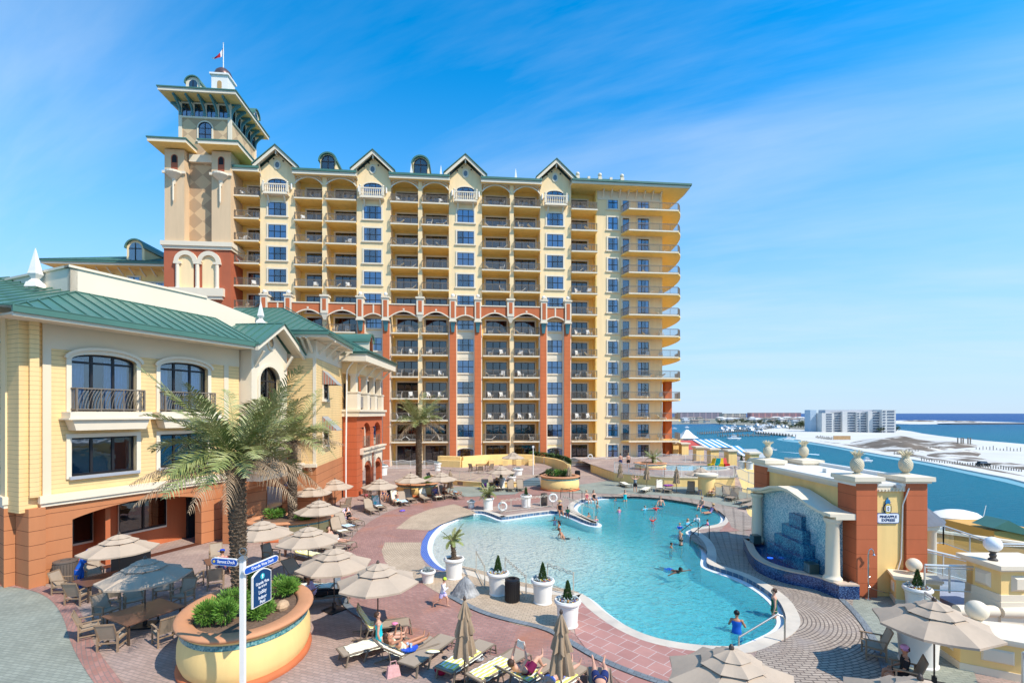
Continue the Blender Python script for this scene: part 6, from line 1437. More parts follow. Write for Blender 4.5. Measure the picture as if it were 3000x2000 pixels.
 for i,(a,b)in enumerate(zip(B,B[1:])):w.bar((a.x,a.y+.3,.9),(b.x,b.y+.3,.9),.55,.9);w.bar((a.x,a.y+1.1,1.15),(b.x,b.y+1.1,1.15),.8,1.35)
 for x in(1352,1405,1440,1480,1520,1556):p=G(x,1363,.5);w.box(p.x-.35,p.x+.35,p.y-.2,p.y+.5,.5,1.25)
 w.build('wall',YEL,t)
 for i in range(0):pass
 t=thing('hedge_planter','curved yellow planter wall holding a long clipped hedge','planter');w=MB()
 Hh=[G(x,y,.5)for x,y in((1545,1352),(1590,1356),(1630,1363),(1655,1372),(1668,1383))]
 for a,b in zip(Hh,Hh[1:]):w.bar((a.x,a.y,.7),(b.x,b.y,.7),.4,1.4)
 w.build('wall',YEL,t);hd=MB();rr=random.Random(5)
 for a,b in zip(Hh,Hh[1:]):
  for k in range(420):
   f=rr.random();c=a.lerp(b,f);leafq(hd,Vector((c.x+.3,c.y+.9+rr.uniform(-.5,.5),1.2+rr.random()*.75)),.17,rr)
 hd.build('hedge',LEAFD,t)
def leafq(mb,c,s,rr):
 a,b=rr.uniform(0,2*PI),rr.uniform(-1,1);d=Vector((math.cos(a),math.sin(a),b)).normalized()*s;e=Vector((-math.sin(a),math.cos(a),rr.uniform(-.6,.6))).normalized()*s*.45
 mb.face([c-d,c-e,c+d,c+e])
LEAFD=mat('leaf_dark',(.055,.105,.025),.65,.35,9,world=True)
LEAFG=mat('leaf_green',(.11,.24,.03),.6,.35,7,world=True,col2=(.20,.34,.06),c2s=4)
LEAFS=mat('leaf_silver',(.36,.42,.42),.7,.2,9,world=True)
SOIL=mat('mulch',(.16,.10,.065),.95,.45,14,world=True,bump=.8,bs=30)
PETO=mat('petal_orange',(.75,.25,.01),.6,.1);PETP=mat('petal_purple',(.08,.03,.22),.6,.2);PETY=mat('petal_yellow',(.8,.55,.03),.6,.1)
BARK=mat('palm_bark',(.165,.115,.075),.9,.5,9,world=True,bump=1,bs=25)
FROND=mat('frond_green',(.20,.225,.06),.5,.4,3,world=True,col2=(.36,.36,.16),c2s=1.3,spec=.5)
DRY=mat('frond_dry',(.40,.275,.165),.85,.25,3,world=True)
terrace()
# -- plants and planters
def frond_mb(m,L,n,droop,lw,rr,w0=.34,lift=.5,dry=False):
 """rachis rising then drooping along +x, leaflets both sides"""
 ps=[]
 for i in range(n+1):
  t=i/n;ps.append(Vector((L*t*(1-.12*droop*t),0,L*(lift*t-droop*t*t))))
 m.m=1;m.tube([p for p in ps[::3]]if n>12 else ps,[max(.018*(1-.8*i/max(1,len(ps[::3])-1)),.004)for i in range(len(ps[::3]))]if n>12 else.012,3,False);m.m=0
 for i in range(int(n*.12),n+1):
  t=i/n;p=ps[i];d=(ps[min(i+1,n)]-ps[max(i-1,0)]).normalized();ll=L*w0*(math.sin(PI*min(1,t*.86+.14))**.6)*rr.uniform(.8,1.1)
  for s in(-1,1):
   out=(Vector((0,s,0))*rr.uniform(.75,1.0)+d*rr.uniform(.55,.95)+Vector((0,0,rr.uniform(-.75,-.3)if dry else rr.uniform(-.05,.5)))).normalized()
   q=p+out*ll*.5;e=p+out*ll+Vector((0,0,-.18*ll if not dry else-.5*ll));u_=d*lw
   m.face([p-u_,q-u_*1.2,e,q+u_*1.2,p+u_])
def palm(name,loc,h,r0,r1,lean,label,nfr,L,seed,ndry=12,steps=40):
 rr=random.Random(seed);t=thing(name,label,'palm tree',loc)
 m=MB();top=Vector((lean[0],lean[1],h));n=int(h/.10)
 m.tube([top*(i/8)+Vector((lean[0],lean[1],0))*(-.12*math.sin(PI*i/8))for i in range(9)],[r0*(1+.15*(i==0))+(r1-r0)*(i/8)for i in range(9)],12)
 for i in range(n):
  f=i/n;c=top*f+Vector((lean[0],lean[1],0))*(-.12*math.sin(PI*f));r=r0+(r1-r0)*f
  for k in range(9):
   a=2*PI*k/9+i*.38+rr.uniform(-.1,.1);o=Vector((math.cos(a),math.sin(a),0));sd_=Vector((-math.sin(a),math.cos(a),0))*r*.38
   b=c+o*r*.86;tip=c+o*(r*1.13+.035)+Vector((0,0,.11+rr.uniform(-.03,.04)))
   m.raw([b-sd_,b+sd_,tip+sd_*.55,tip-sd_*.55,b+Vector((0,0,.12))],[(0,1,2,3),(3,2,4),(0,3,4),(1,4,2)])
 m.build('trunk',BARK,t)
 c=MB();c.m=0
 for k in range(nfr):
  f=MB();el=rr.random();frond_mb(f,L*rr.uniform(.85,1.1),steps,.28+.5*el,.021,rr,w0=.30,lift=1.55-1.25*el)
  a=2*PI*(k*.618)+rr.uniform(-.2,.2);M=Matrix.Translation(top)@Matrix.Rotation(a,4,'Z')@Matrix.Rotation(rr.uniform(-.4,.4),4,'X');b=len(c.v)
  c.v+=[tuple(M@Vector(v))for v in f.v];c.f+=[tuple(i+b for i in q)for q in f.f];c.mi+=f.mi
 c.build('crown',[FROND,mat('frond_stem',(.32,.27,.11),.6,.1)],t)
 c=MB()
 for k in range(ndry):
  f=MB();frond_mb(f,L*rr.uniform(.85,1.3),steps,rr.uniform(.4,.75),.013,rr,w0=.17,lift=rr.uniform(.1,.4),dry=True)
  a=2*PI*(k+rr.random()*.6)/ndry;M=Matrix.Translation(top-Vector((0,0,.15)))@Matrix.Rotation(a,4,'Z');b=len(c.v)
  c.v+=[tuple(M@Vector(v))for v in f.v];c.f+=[tuple(i+b for i in q)for q in f.f];c.mi+=f.mi
 if ndry:c.build('dry_fronds',[DRY,mat('dry_stem',(.30,.21,.13),.8,.1)],t)
 return t
def bush(name,loc,r,h,label,m=None,n=900,seed=1,s=.1,cat='shrub',pointed=False,group=None):
 rr=random.Random(seed);t=MB();k=[]
 for i in range(9):k.append(Vector((rr.uniform(-.6,.6)*r,rr.uniform(-.6,.6)*r,h*rr.uniform(.35,.8))))
 for i in range(n):
  if pointed:z=rr.random();a=rr.uniform(0,2*PI);q=r*(1-z)**.7*(.6+.4*rr.random());p=Vector((q*math.cos(a),q*math.sin(a),z*h));d=Vector((math.cos(a)*.4,math.sin(a)*.4,1))
  else:
   c=rr.choice(k);v=Vector((rr.gauss(0,1),rr.gauss(0,1),rr.gauss(0,1))).normalized();p=c+Vector((v.x*r*.5,v.y*r*.5,v.z*h*.42))*rr.uniform(.6,1);p.z=max(p.z,.01);d=v+Vector((0,0,.35))
  d=d.normalized()*s*rr.uniform(.7,1.3);e=Vector((rr.gauss(0,1),rr.gauss(0,1),rr.gauss(0,1))).normalized()*s*.22
  t.face([p-d*.5,p+e,p+d,p-e])
 o=t.build(name,m or LEAFG);o.location=loc;return tag(o,label,cat,group)
def planter(loc,ax,ay,rz,h,label,soil=True):
 t=thing('round_planter',label,'planter',loc,rz)
 n=40;E=lambda k,z:[(ax*k*math.cos(2*PI*i/n),ay*k*math.sin(2*PI*i/n)if True else 0,z)for i in range(n)]
 def sweep(mb,rows):
  mb.raw([p for r_ in rows for p in r_],[(k*n+i,k*n+(i+1)%n,(k+1)*n+(i+1)%n,(k+1)*n+i)for k in range(len(rows)-1)for i in range(n)])
 def off(d,z):return[(math.cos(2*PI*i/n)*(ax+d),math.sin(2*PI*i/n)*(ay+d),z)for i in range(n)]
 b=MB();sweep(b,[off(-.12,.15),off(-.06,.3),off(-.02,.45),off(-.03,h*.55),off(-.10,h*.75)]);sweep(b,[off(-.11,h*.85),off(-.12,h-.12)]);b.build('body',YEL,t,smooth=True)
 b=MB();sweep(b,[off(-.10,h*.752),off(-.085,h*.76),off(-.09,h*.845),off(-.11,h*.85)]);b.build('tile_band',mosaic('planter_tile',(.03,.14,.16),(.08,.27,.27),(.22,.38,.36),22,.3)if 'planter_tile' not in MATS else MATS['planter_tile'],t)
 b=MB();sweep(b,[off(0.0,0),off(.02,.08),off(-.03,.16),off(-.12,.18)]);b.build('plinth',ORG,t,smooth=True)
 b=MB();sweep(b,[off(-.13,h-.13),off(.0,h-.12),off(.07,h-.05),off(.04,h+.0),off(-.05,h+.02),off(-.36,h+.02),off(-.42,h-.03),off(-.42,h-.2)]);b.build('rim',mat('rim_terracotta',(.56,.26,.13),.7,.08,1.5),t,smooth=True)
 b=MB();b.face(off(-.40,h-.1));b.build('soil',SOIL,t);return t
big=G(707,1770,1.15)
planter((-8.4,15.2,0),2.36,1.86,R(110),1.48,'large oval cream planter with terracotta rim in the foreground')
palm('date_palm',(-8.92,15.65,1.3),4.8,.18,.26,(-.15,0,0),'tall date palm growing from the oval foreground planter',46,2.4,3,15)
bs=[((-8.7,14.35),.66,.8,900),((-9.0,16.35),.45,.75,700),((-7.75,16.3),.5,.6,700),((-7.6,14.7),.5,.5,600)]
bl=['bright green shrub at the near end of the oval foreground planter','dark green shrub just behind the foreground palm trunk','green shrub at the far right end of the oval foreground planter','low green shrub right of the foreground palm trunk']
for i,((x,y),r,h,n)in enumerate(bs):bush('podocarpus_shrub',(x,y,1.36),r,h,bl[i],[LEAFG,LEAFD,LEAFG,LEAFG][i],n*5,i+4,.085,group='shrubs in the planters')
for i,(x,y)in enumerate(((-8.15,15.5),(-7.3,15.2))):
 m=MB();m.sphere((0,0,.1),.22,6,1.2,.9,.8);o=m.build('garden_rock',mat('rock_tan',(.52,.34,.2),.9,.2,5,bump=.8,bs=6));o.location=(x,y,1.38);o.rotation_euler=(0,0,i*1.7);tag(o,['tan rock at the right shrub in the foreground planter','smaller tan rock at the rim of the foreground planter'][i],'rock')
p=G(850,1515,1.1);planter((p.x,p.y,0),2.5,1.7,R(20),1.1,'cream planter with teal band around the second palm');palm('date_palm',(p.x+.1,p.y+.1,1),4.9,.22,.27,(0,0,0),'date palm with hanging brown fronds in the second planter',40,2.7,9,16,34)
for i,(dx,dy)in enumerate(((-1.1,.2),(1.0,.5),(.9,-.5))):bush('podocarpus_shrub',(p.x+dx,p.y+dy,1.0),.6,.55,['green shrub at the left end of the second planter','green shrub at the right end of the second planter','small green shrub in front of the second palm'][i],LEAFG,900,20+i,.12,group='shrubs in the planters')
p=G(1222,1412,1.15);planter((p.x,p.y,0),1.95,1.6,0,1.15,'round cream planter with blue band around the third palm');palm('date_palm',(p.x+.15,p.y+.1,1),5.7,.24,.26,(0,0,0),'slim date palm standing in front of the hotel',40,2.5,14,8,30)
bush('podocarpus_shrub',(p.x+1.0,p.y-.3,1.0),.5,.6,'spiky green shrub in the third planter',LEAFG,600,33,.16)
p=G(1640,1392,1.4);planter((p.x,p.y,0),1.95,1.7,0,1.4,'tall round cream planter full of green plants at centre right')
for i in range(4):bush('planter_shrub',(p.x-1.0+i*.62,p.y+.1*(i%2),1.3),.5,.6,['spiky plant at the left in the centre right planter','plant second from left in the centre right planter','plant third from left in the centre right planter','plant at the right in the centre right planter'][i],LEAFG if i%2 else LEAFD,500,40+i,.16)
p=G(1905,1361,1.5);planter((p.x,p.y,.95),1.9,1.3,0,.8,'low round planter with terracotta rim on the upper terrace');palm('fan_palm',(p.x+.3,p.y,1.7),.5,.1,.1,(0,0,0),'small bushy palm in the planter on the upper terrace',22,1.2,21,0,16)
def pot_proto():
 t=thing('white_pot','x','planter pot');MB().lathe([(.35,0),(.375,.02),(.375,.05),(.35,.07),(.365,.35),(.39,.70),(.41,.72),(.385,.76),(.41,.78),(.47,.82),(.485,.88),(.455,.945),(.40,.95),(.37,.92),(.36,.85)],28,cap=False).build('pot',PWT,t,smooth='auto');MB().lathe([(.01,0),(.365,0)],20,(0,0,.87),cap=False).build('soil',SOIL,t);return t
def pot_small():
 t=thing('white_bowl','x','planter pot');MB().lathe([(.21,0),(.21,.03),(.23,.2),(.255,.33),(.27,.35),(.30,.38),(.305,.43),(.28,.46),(.24,.46),(.23,.4)],24,cap=False).build('pot',PWT,t,smooth='auto');MB().lathe([(.01,0),(.235,0)],16,(0,0,.41),cap=False).build('soil',SOIL,t);return t
POT=Placer(pot_proto());PS=Placer(pot_small());pg='white pots round the pool'
def pot(px,py,lab,plant,z=0,sc=1):
 p=G(px,py,z);POT((p.x,p.y,z),px*.1,'large white pot '+lab,sc,pg);x,y,zz=p.x,p.y,z+.86*sc
 if plant=='c':
  bush('conifer',(x,y,zz),.2*sc,.72*sc,'small conifer in pot '+lab,LEAFD,1000,int(px),.07,'conifer',True,'potted conifers')
  rr=random.Random(px);m=MB()
  for k in range(260):a=rr.uniform(0,2*PI);q=rr.uniform(.17,.40)*sc;leafq(m,Vector((q*math.cos(a),q*math.sin(a),rr.uniform(0,.17))),.06,rr)
  o=m.build('dusty_miller',LEAFS);o.location=(x,y,zz);tag(o,'silver plants in pot '+lab,'plant','silver plants in the pots')
  m=MB()
  for k in range(70):m.m=rr.randrange(3);a=rr.uniform(PI,2*PI)if z==0 else 1;q=rr.uniform(.2,.36)*sc;m.sphere((q*math.cos(a),q*math.sin(a),.07+rr.random()*.05),.022,4)
  o=m.build('pansies',[PETO,PETP,PETY]);o.location=(x,y,zz);tag(o,'orange and purple pansies in pot '+lab,'flowers','pansies in the pots')
 elif plant=='s':
  bush('dusty_miller',(x,y,zz),.34*sc,.25,'low silver plant in pot '+lab,LEAFS,700,int(px),.08,'plant')
pot(1330,1692,'with the small palm at the near pool edge','')
p=G(1330,1692);palm('fan_palm',(p.x,p.y,.85),.85,.09,.07,(-.1,0,0),'small palm with brown trunk in the white pot by the beach entry',16,.62,5,0,18)
pot(1459,1739,'left of the black litter bin','c');pot(1590,1764,'right of the black litter bin','c');pot(1663,1831,'nearest the camera by the slate border','c')
pot(1430,1492,'with a fan palm on the pool peninsula','');p=G(1430,1492);palm('fan_palm',(p.x,p.y,.85),.3,.16,.14,(0,0,0),'bushy fan palm in the white pot on the pool peninsula',26,.8,8,0,16)
pot(1541,1484,'behind the chain rail on the peninsula','c');pot(1468,1428,'left of the pair below the far umbrella','c');pot(1499,1421,'right of the pair below the far umbrella','c');pot(1517,1403,'beside the white pole at the patio steps','s',.0,1.3)
pot(1282,1378,'on the round patio by the yellow wall','s',.5);pot(1123,1391,'next to the loggia building','s',0,1.25)
pot(2172,1372,'left of the pair beyond the splash pool fence','c',1.0);pot(2196,1374,'right of the pair beyond the splash pool fence','s',1.0)
pot(2690,1942,'half covered by the large umbrella at lower right','s',0,1.32);pot(2688,1790,'just in front of the yellow pillar by the shower','c')
for px,py,lab,pl in((1254,1704,'small white bowl of orange flowers beside the palm pot',1),(1380,1486,'small white bowl on the pool peninsula',0)):
 p=G(px,py);PS((p.x,p.y,0),0,lab,1.15,'small white bowls');bush('dusty_miller',(p.x,p.y,.46),.2,.2,'silver plant in the '+lab.split(' of')[0].split(' on')[0]+(' beside the palm pot' if pl else ' on the peninsula'),LEAFS,400,int(px),.06,'plant')
 # -- umbrellas
def umb_open():
 t=thing('patio_umbrella','x','umbrella');MB().tube([(0,0,.05),(0,0,2.36)],.022,8).build('pole',POLE,t)
 MB().lathe([(.012,2.34),(.05,2.38),(.06,2.43),(.04,2.48),(.012,2.51)],10).build('finial',POLE,t);MB().box(-.33,.33,-.33,.33,.0,.05).box(-.05,.05,-.05,.05,.05,.3).build('base',DKF,t)
 for nm,r0,r1,z0,z1,sag in(('canopy',.60,1.42,2.06,1.76,.05),('canopy_tier',.32,.70,2.26,2.105,.022),('canopy_cap',.03,.42,2.40,2.265,.02)):
  m=MB();nr=4;ns=6;V={}
  for i in range(nr+1):
   r=r0+(r1-r0)*i/nr;z=z0+(z1-z0)*(i/nr)**1.05
   for k in range(8*ns):
    f=(k%ns)/ns;a=2*PI*k/(8*ns)+PI/8;b=math.cos(PI/8)/math.cos(((f-.5)*PI/4));rad=r*(b if f else 1)*(1-.05*math.sin(PI*f)*i/nr)
    V[i,k]=(rad*math.cos(a),rad*math.sin(a),z-sag*math.sin(PI*f)*(i/nr)+.03*math.sin(PI*f)*(1-i/nr)*0)
  for i in range(nr):
   for k in range(8*ns):j=(k+1)%(8*ns);m.face([V[i,k],V[i+1,k],V[i+1,j],V[i,j]])
  if nm=='canopy':
   for k in range(8*ns):
    j=(k+1)%(8*ns);a,b=V[nr,k],V[nr,j];m.face([a,(a[0],a[1],a[2]-.06),(b[0],b[1],b[2]-.06),b])
  m.build(nm,FAB,t,smooth='auto')
 r=MB()
 for k in range(8):a=2*PI*k/8+PI/8;r.bar((0,0,2.3),(1.4*math.cos(a),1.4*math.sin(a),1.735),.015);r.bar((0,0,1.75),(.75*math.cos(a),.75*math.sin(a),1.99),.012)
 r.build('ribs',POLE,t);return t
def umb_closed(seed):
 rr=random.Random(seed);t=thing('closed_umbrella','x','umbrella');MB().tube([(0,0,.05),(0,0,2.3)],.022,8).build('pole',POLE,t);MB().lathe([(.012,2.42),(.045,2.45),(.05,2.5),(.012,2.56)],10).build('finial',POLE,t);MB().box(-.33,.33,-.33,.33,.0,.05).build('base',DKF,t)
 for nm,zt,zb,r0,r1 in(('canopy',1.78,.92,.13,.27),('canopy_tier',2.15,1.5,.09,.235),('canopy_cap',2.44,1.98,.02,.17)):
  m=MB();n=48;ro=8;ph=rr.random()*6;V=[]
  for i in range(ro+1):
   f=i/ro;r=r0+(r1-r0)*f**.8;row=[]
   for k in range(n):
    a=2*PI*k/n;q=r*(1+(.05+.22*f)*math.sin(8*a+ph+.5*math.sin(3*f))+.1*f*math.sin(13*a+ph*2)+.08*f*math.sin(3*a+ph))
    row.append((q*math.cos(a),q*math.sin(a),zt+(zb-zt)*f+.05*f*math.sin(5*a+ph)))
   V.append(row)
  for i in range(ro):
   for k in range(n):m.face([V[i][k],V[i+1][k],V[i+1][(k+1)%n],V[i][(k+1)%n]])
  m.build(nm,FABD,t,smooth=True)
 return t
UO=Placer(umb_open());ug='open tan patio umbrellas'
for px,py,z,lab in((1107,1640,0,'nearest one left of the running child'),(979,1597,0,'above the man in the purple shirt'),(903,1535,0,'behind the woman in blue shorts'),(768,1518,0,'right of the foreground palm trunk'),(934,1459,0,'over the right end of the second planter'),(913,1414,0,'in front of the restaurant beside the second palm'),(981,1399,0,'next to the orange loggia pier'),(1112,1398,0,'at the loggia arches, above three seated people'),(1203,1382,0,'in front of the third palm planter'),(1292,1379,0,'right of the third palm, before the chain rail'),(1468,1361,0,'at the pair of white pots at centre back'),(1503,1322,.5,'on the round patio against the hotel'),(2053,1366,0,'below the splash pool fence, beside the drum pillar'),(349,1557,0,'at the left over the worker in blue'),(425,1627,0,'dappled by palm shade over the long brown table'),(2737,1748,0,'over the tall pot at the lower right'),(2143,1886,0,'at the bottom edge in front of the pool'),(2696,1974,0,'cut by the bottom edge at lower right')):
 Y=(7.6-2.5-z)*F/(py-CY);UO((atx(px,Y).x,Y,z),px*.37,'open tan umbrella '+lab,None,ug)
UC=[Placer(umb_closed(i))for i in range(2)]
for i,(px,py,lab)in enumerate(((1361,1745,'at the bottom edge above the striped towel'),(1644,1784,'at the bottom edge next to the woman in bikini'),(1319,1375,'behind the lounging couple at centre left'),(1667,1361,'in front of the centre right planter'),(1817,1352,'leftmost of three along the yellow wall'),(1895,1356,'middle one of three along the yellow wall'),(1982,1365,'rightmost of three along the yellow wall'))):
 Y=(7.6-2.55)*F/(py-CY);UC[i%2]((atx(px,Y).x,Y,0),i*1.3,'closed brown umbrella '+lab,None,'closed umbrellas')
 # -- loungers, chairs, tables
def lounger(back):
 t=thing('sun_lounger','x','sun lounger');f=MB();a=R(back);hx=-.32;bl=.78;bx,bz=hx-bl*math.cos(a),.36+bl*math.sin(a)
 for y in(-.32,.32):
  f.tube([(hx,y,.34),(.9,y,.34),(1.02,y,.30),(1.08,y,.0)],.024,6);f.tube([(hx,y,.34),(bx,y,bz)],.022,6)
  if not back:f.bar((-.95,y,.34),(-1.02,y,0),.045)
  f.bar((-.35,y,.33),(-.47,y,0),.045);f.bar((.8,y,.33),(.72,y,.12),.03)
  if back:f.bar((hx-.5*math.cos(a),y,.34+.5*math.sin(a)),(-.62,y,.05),.022);f.bar((-.47,y,.05),(-.9,y,.05),.03)
 for x in(-.45,1.05):f.bar((x,-.32,.1 if x>0 else.08),(x,.32,.1 if x>0 else.08),.03)
 f.bar((bx,-.32,bz),(bx,.32,bz),.04);f.build('frame',LFRM,t)
 m=MB();n=8
 for i in range(n):x0=hx+1.3*i/n;x1=hx+1.3*(i+1)/n;z=lambda x:.35-.03*math.sin(PI*(x-hx)/1.3);m.raw([(x0,-.3,z(x0)),(x1,-.3,z(x1)),(x1,.3,z(x1)),(x0,.3,z(x0)),(x0,-.3,z(x0)-.012),(x1,-.3,z(x1)-.012),(x1,.3,z(x1)-.012),(x0,.3,z(x0)-.012)],[(0,1,2,3),(7,6,5,4),(0,4,5,1),(3,2,6,7)])
 m.build('seat_sling',SLING,t);m=MB();m.bar((hx,0,.355),(bx,0,bz+.01),.6,.012,up=(0,0,1));m.build('back_sling',SLING,t);return t
LG={'u':Placer(lounger(58)),'m':Placer(lounger(35)),'f':Placer(lounger(0))}
TWY=lines_mat('towel_striped',(.80,.78,.66),(.78,.68,.16),.14,'Y',.5,rough=.95,bump=0,var=.06)
TWC=mat('towel_cream',(.80,.75,.58),.95,.1,5,bump=.3,bs=20);TWB=mat('towel_blue',(.35,.55,.72),.95,.2,6,col2=(.8,.8,.8),c2s=6);TWW=mat('towel_aqua',(.80,.82,.80),.95,.05,6,col2=(.12,.60,.62),c2s=2.5,c2lo=.52,c2hi=.56)
TWP=lines_mat('towel_pink',(.80,.74,.78),(.62,.30,.45),.1,'Y',.4,rough=.95,bump=0);PURP=mat('cloth_purple',(.12,.04,.30),.9,.3,8,col2=(.5,.1,.25),c2s=8)
def towel(loc,rz,m,lab,kind,x0=-.9,x1=.9,seed=0):
 rr=random.Random(seed);t=MB();a=R({'u':58,'m':35,'f':0}[kind]);hx=-.32
 if kind=='w':
  pass
 prof=[];n=22
 for i in range(n+1):
  s=x0+(x1-x0)*i/n
  if s<hx:q=hx-s;prof.append((hx-q*math.cos(a),.385+q*math.sin(a)))
  else:prof.append((s,.385-.025*math.sin(PI*min(1,max(0,(s-hx)/1.3)))))
 k=10;V=[[(p[0],-.33+.66*j/k+rr.uniform(-.01,.01),p[1]+.012*math.sin(i*1.3+j)+(-.09 if j in(0,k)else 0))for j in range(k+1)]for i,p in enumerate(prof)]
 for i in range(n):
  for j in range(k):t.face([V[i][j],V[i+1][j],V[i+1][j+1],V[i][j+1]])
 o=t.build('beach_towel',m,smooth=True);o.location=loc;o.rotation_euler=(0,0,rz);return tag(o,lab,'towel')
LPOS={}
def place_l(key,hp,fp,kind,lab,tw=None,ctr=None,dirn=None):
 if ctr:x,y=ctr;a=R(dirn)
 else:
  h,f=G(*hp,.36),G(*fp,.36);a=math.atan2(f.y-h.y,f.x-h.x);x,y=(h.x+f.x)/2,(h.y+f.y)/2
 LG[kind]((x,y,0),a,'taupe sling lounger '+lab,None,'sling sun loungers');LPOS[key]=(x,y,a,kind)
 if tw:towel((x,y,0),a,tw[0],tw[1],kind,*tw[2:])
place_l('L1',0,0,'u','with a striped towel over its back beside the seated woman in turquoise',(TWY,'yellow striped towel over the raised back of the leftmost foreground lounger',-1.12,-.2),(-4.55,16.45),15)
place_l('L2',0,0,'f','under the woman in the turquoise swimsuit',(TWC,'cream towel on the lounger of the woman in turquoise',-.9,.6),(-4.35,15.15),38)
place_l('L3',0,0,'m','of the woman holding up her phone',(TWC,'cream towel under the woman holding up her phone',-1.0,.1),(-3.25,14.75),38)
place_l('L4',0,0,'f','empty but for a twisted yellow towel, right of the blue table',None,(-2.55,14.75),62)
place_l('L5',0,0,'f','spread with a striped towel below the closed umbrella',(TWY,'yellow striped towel carrying a black bag below the closed umbrella',-.98,.35),(-1.35,14.4),57)
place_l('L6',0,0,'f','with a wide striped towel left of the reading man',(TWY,'wide yellow striped towel left of the reading man',-1.0,.3),(-.35,13.9),48)
place_l('L7',0,0,'m','of the reading man in maroon shorts',(TWY,'striped towel under the reading man',-1.05,.3),(.45,13.35),47)
place_l('L8',0,0,'f','of the woman in the lilac bikini',(TWY,'striped towel under the woman in the lilac bikini',-.98,.5),(1.3,13.1),47)
place_l('L9',0,0,'f','at the bottom edge with only the legs of a sunbather in view',None,(2.35,12.7),82)
for k,h,f,kd,lab,tw in(('m1',(1052,1472),(1124,1507),'u','first of the row bordering the red walkway, empty',None),('m2',(1078,1465),(1142,1495),'u','with a white and aqua towel',(TWW,'white towel with aqua print on a raised lounger back',-1.1,.3)),('m3',(1137,1450),(1188,1479),'u','with cream towels where the child in blue trunks sits',(TWC,'cream towel beneath the child in blue trunks',-1.12,.9)),('m4',(1158,1450),(1205,1482),'u','with blue cloth, right of the child in blue trunks',(TWB,'blue patterned towel right of the child in blue trunks',-.2,.8)),('m5',(1176,1443),(1226,1473),'u','empty dark one in front of the round planter',None),('m6',(1218,1442),(1272,1470),'u','with a white towel on its head, in front of the third planter',(TWC,'white towel at the head of the lounger by the third planter',-1.1,-.6)),('m7',(1256,1438),(1304,1464),'u','of the woman in the patterned shirt',(TWC,'cream towel over the legs of the woman in the patterned shirt',.1,.9)),('m8',(1279,1434),(1331,1457),'u','of the sitting shirtless boy',None),('m9',(1315,1438),(1361,1457),'f','at the end of the row under a lying sunbather',(TWC,'cream towel under the lying sunbather',-.9,.2)),('m10',(990,1512),(1071,1531),'u','with a pink striped towel behind the woman with a phone',(TWP,'pink and white striped towel behind the woman on the left row',-1.12,-.3)),('m11',(966,1521),(1056,1549),'u','with blue and cream cloth, below the woman in black',(TWB,'blue and cream cloth on the lounger below the woman in black',.1,.9)),('m12',(950,1534),(1044,1566),'u','with a crumpled white towel beside the second planter',(TWC,'crumpled white towel on the lounger beside the second planter',.2,.6)),('m13',(941,1584),(1033,1589),'m','of the person in white shorts',(TWY,'yellow striped towel under the person in white shorts',-1.0,.0)),('m14',(904,1594),(1016,1605),'m','with a folded yellow towel near the person in white shorts',(TWY,'yellow striped towel folded over a lounger head under the umbrella',-1.1,-.2)),('m15',(853,1608),(935,1625),'m','draped with a yellow striped towel under the umbrella',(TWY,'large yellow striped towel under the umbrella behind the woman in shorts',-1.1,.9)),('m16',(812,1657),(948,1697),'m','with a small blue cloth, above the oval planter',None),('m17',(852,1716),(966,1713),'f','with a cream towel between the planter and the umbrella pole',(TWC,'cream towel on the shaded lounger by the oval planter',-.5,.9)),('m18',(880,1748),(1000,1737),'m','of the man in the purple shirt',None),('n1',(1416,1413),(1428,1441),'u','leftmost of four facing the pool at centre back, with a purple bag',None),('n2',(1449,1410),(1464,1443),'u','second from left of four at centre back, with a cream towel',(TWC,'cream towel on the second of four centre back loungers',-.1,.8)),('n3',(1487,1411),(1508,1443),'u','third from left of four at centre back',None),('n4',(1514,1411),(1537,1442),'u','rightmost of four at centre back beside the steps',None),('n5',(1632,1414),(1669,1439),'u','with a white towel in front of the centre right planter',(TWC,'white towel over the lounger in front of the centre right planter',-1.1,.2)),('r1',(1815,1408),(1850,1423),'f','covered in cream towel, left of the standing woman',(TWC,'cream towel covering the lounger left of the standing woman',-.95,1.0)),('r2',(1904,1424),(1876,1437),'f','covered in cream towel, right of the standing woman',(TWC,'cream towel covering the lounger right of the standing woman',-.95,1.0)),('r3',(1934,1415),(1929,1440),'u','upright with a white towel against the yellow wall',(TWC,'white towel on the upright lounger against the yellow wall',-1.1,.2)),('r4',(1962,1420),(1954,1441),'f','holding a purple bundle by the yellow wall',None),('r5',(2029,1418),(2018,1448),'u','empty dark one left of the blue side table',None),('r6',(2088,1428),(2081,1454),'m','of the person in blue near the drum pillar',(TWC,'cream towel behind the person in blue',-1.1,-.3)),('r7',(2117,1440),(2150,1456),'u','first one in front of the tan fence',None),('r8',(2166,1446),(2125,1460),'u','second one in front of the tan fence',None),('r9',(2205,1458),(2158,1468),'f','flat one beside the fountain wall',None),('r10',(2215,1470),(2180,1479),'f','flat one half hidden by the lift house',None)):
 place_l(k,h,f,kd,lab,tw)
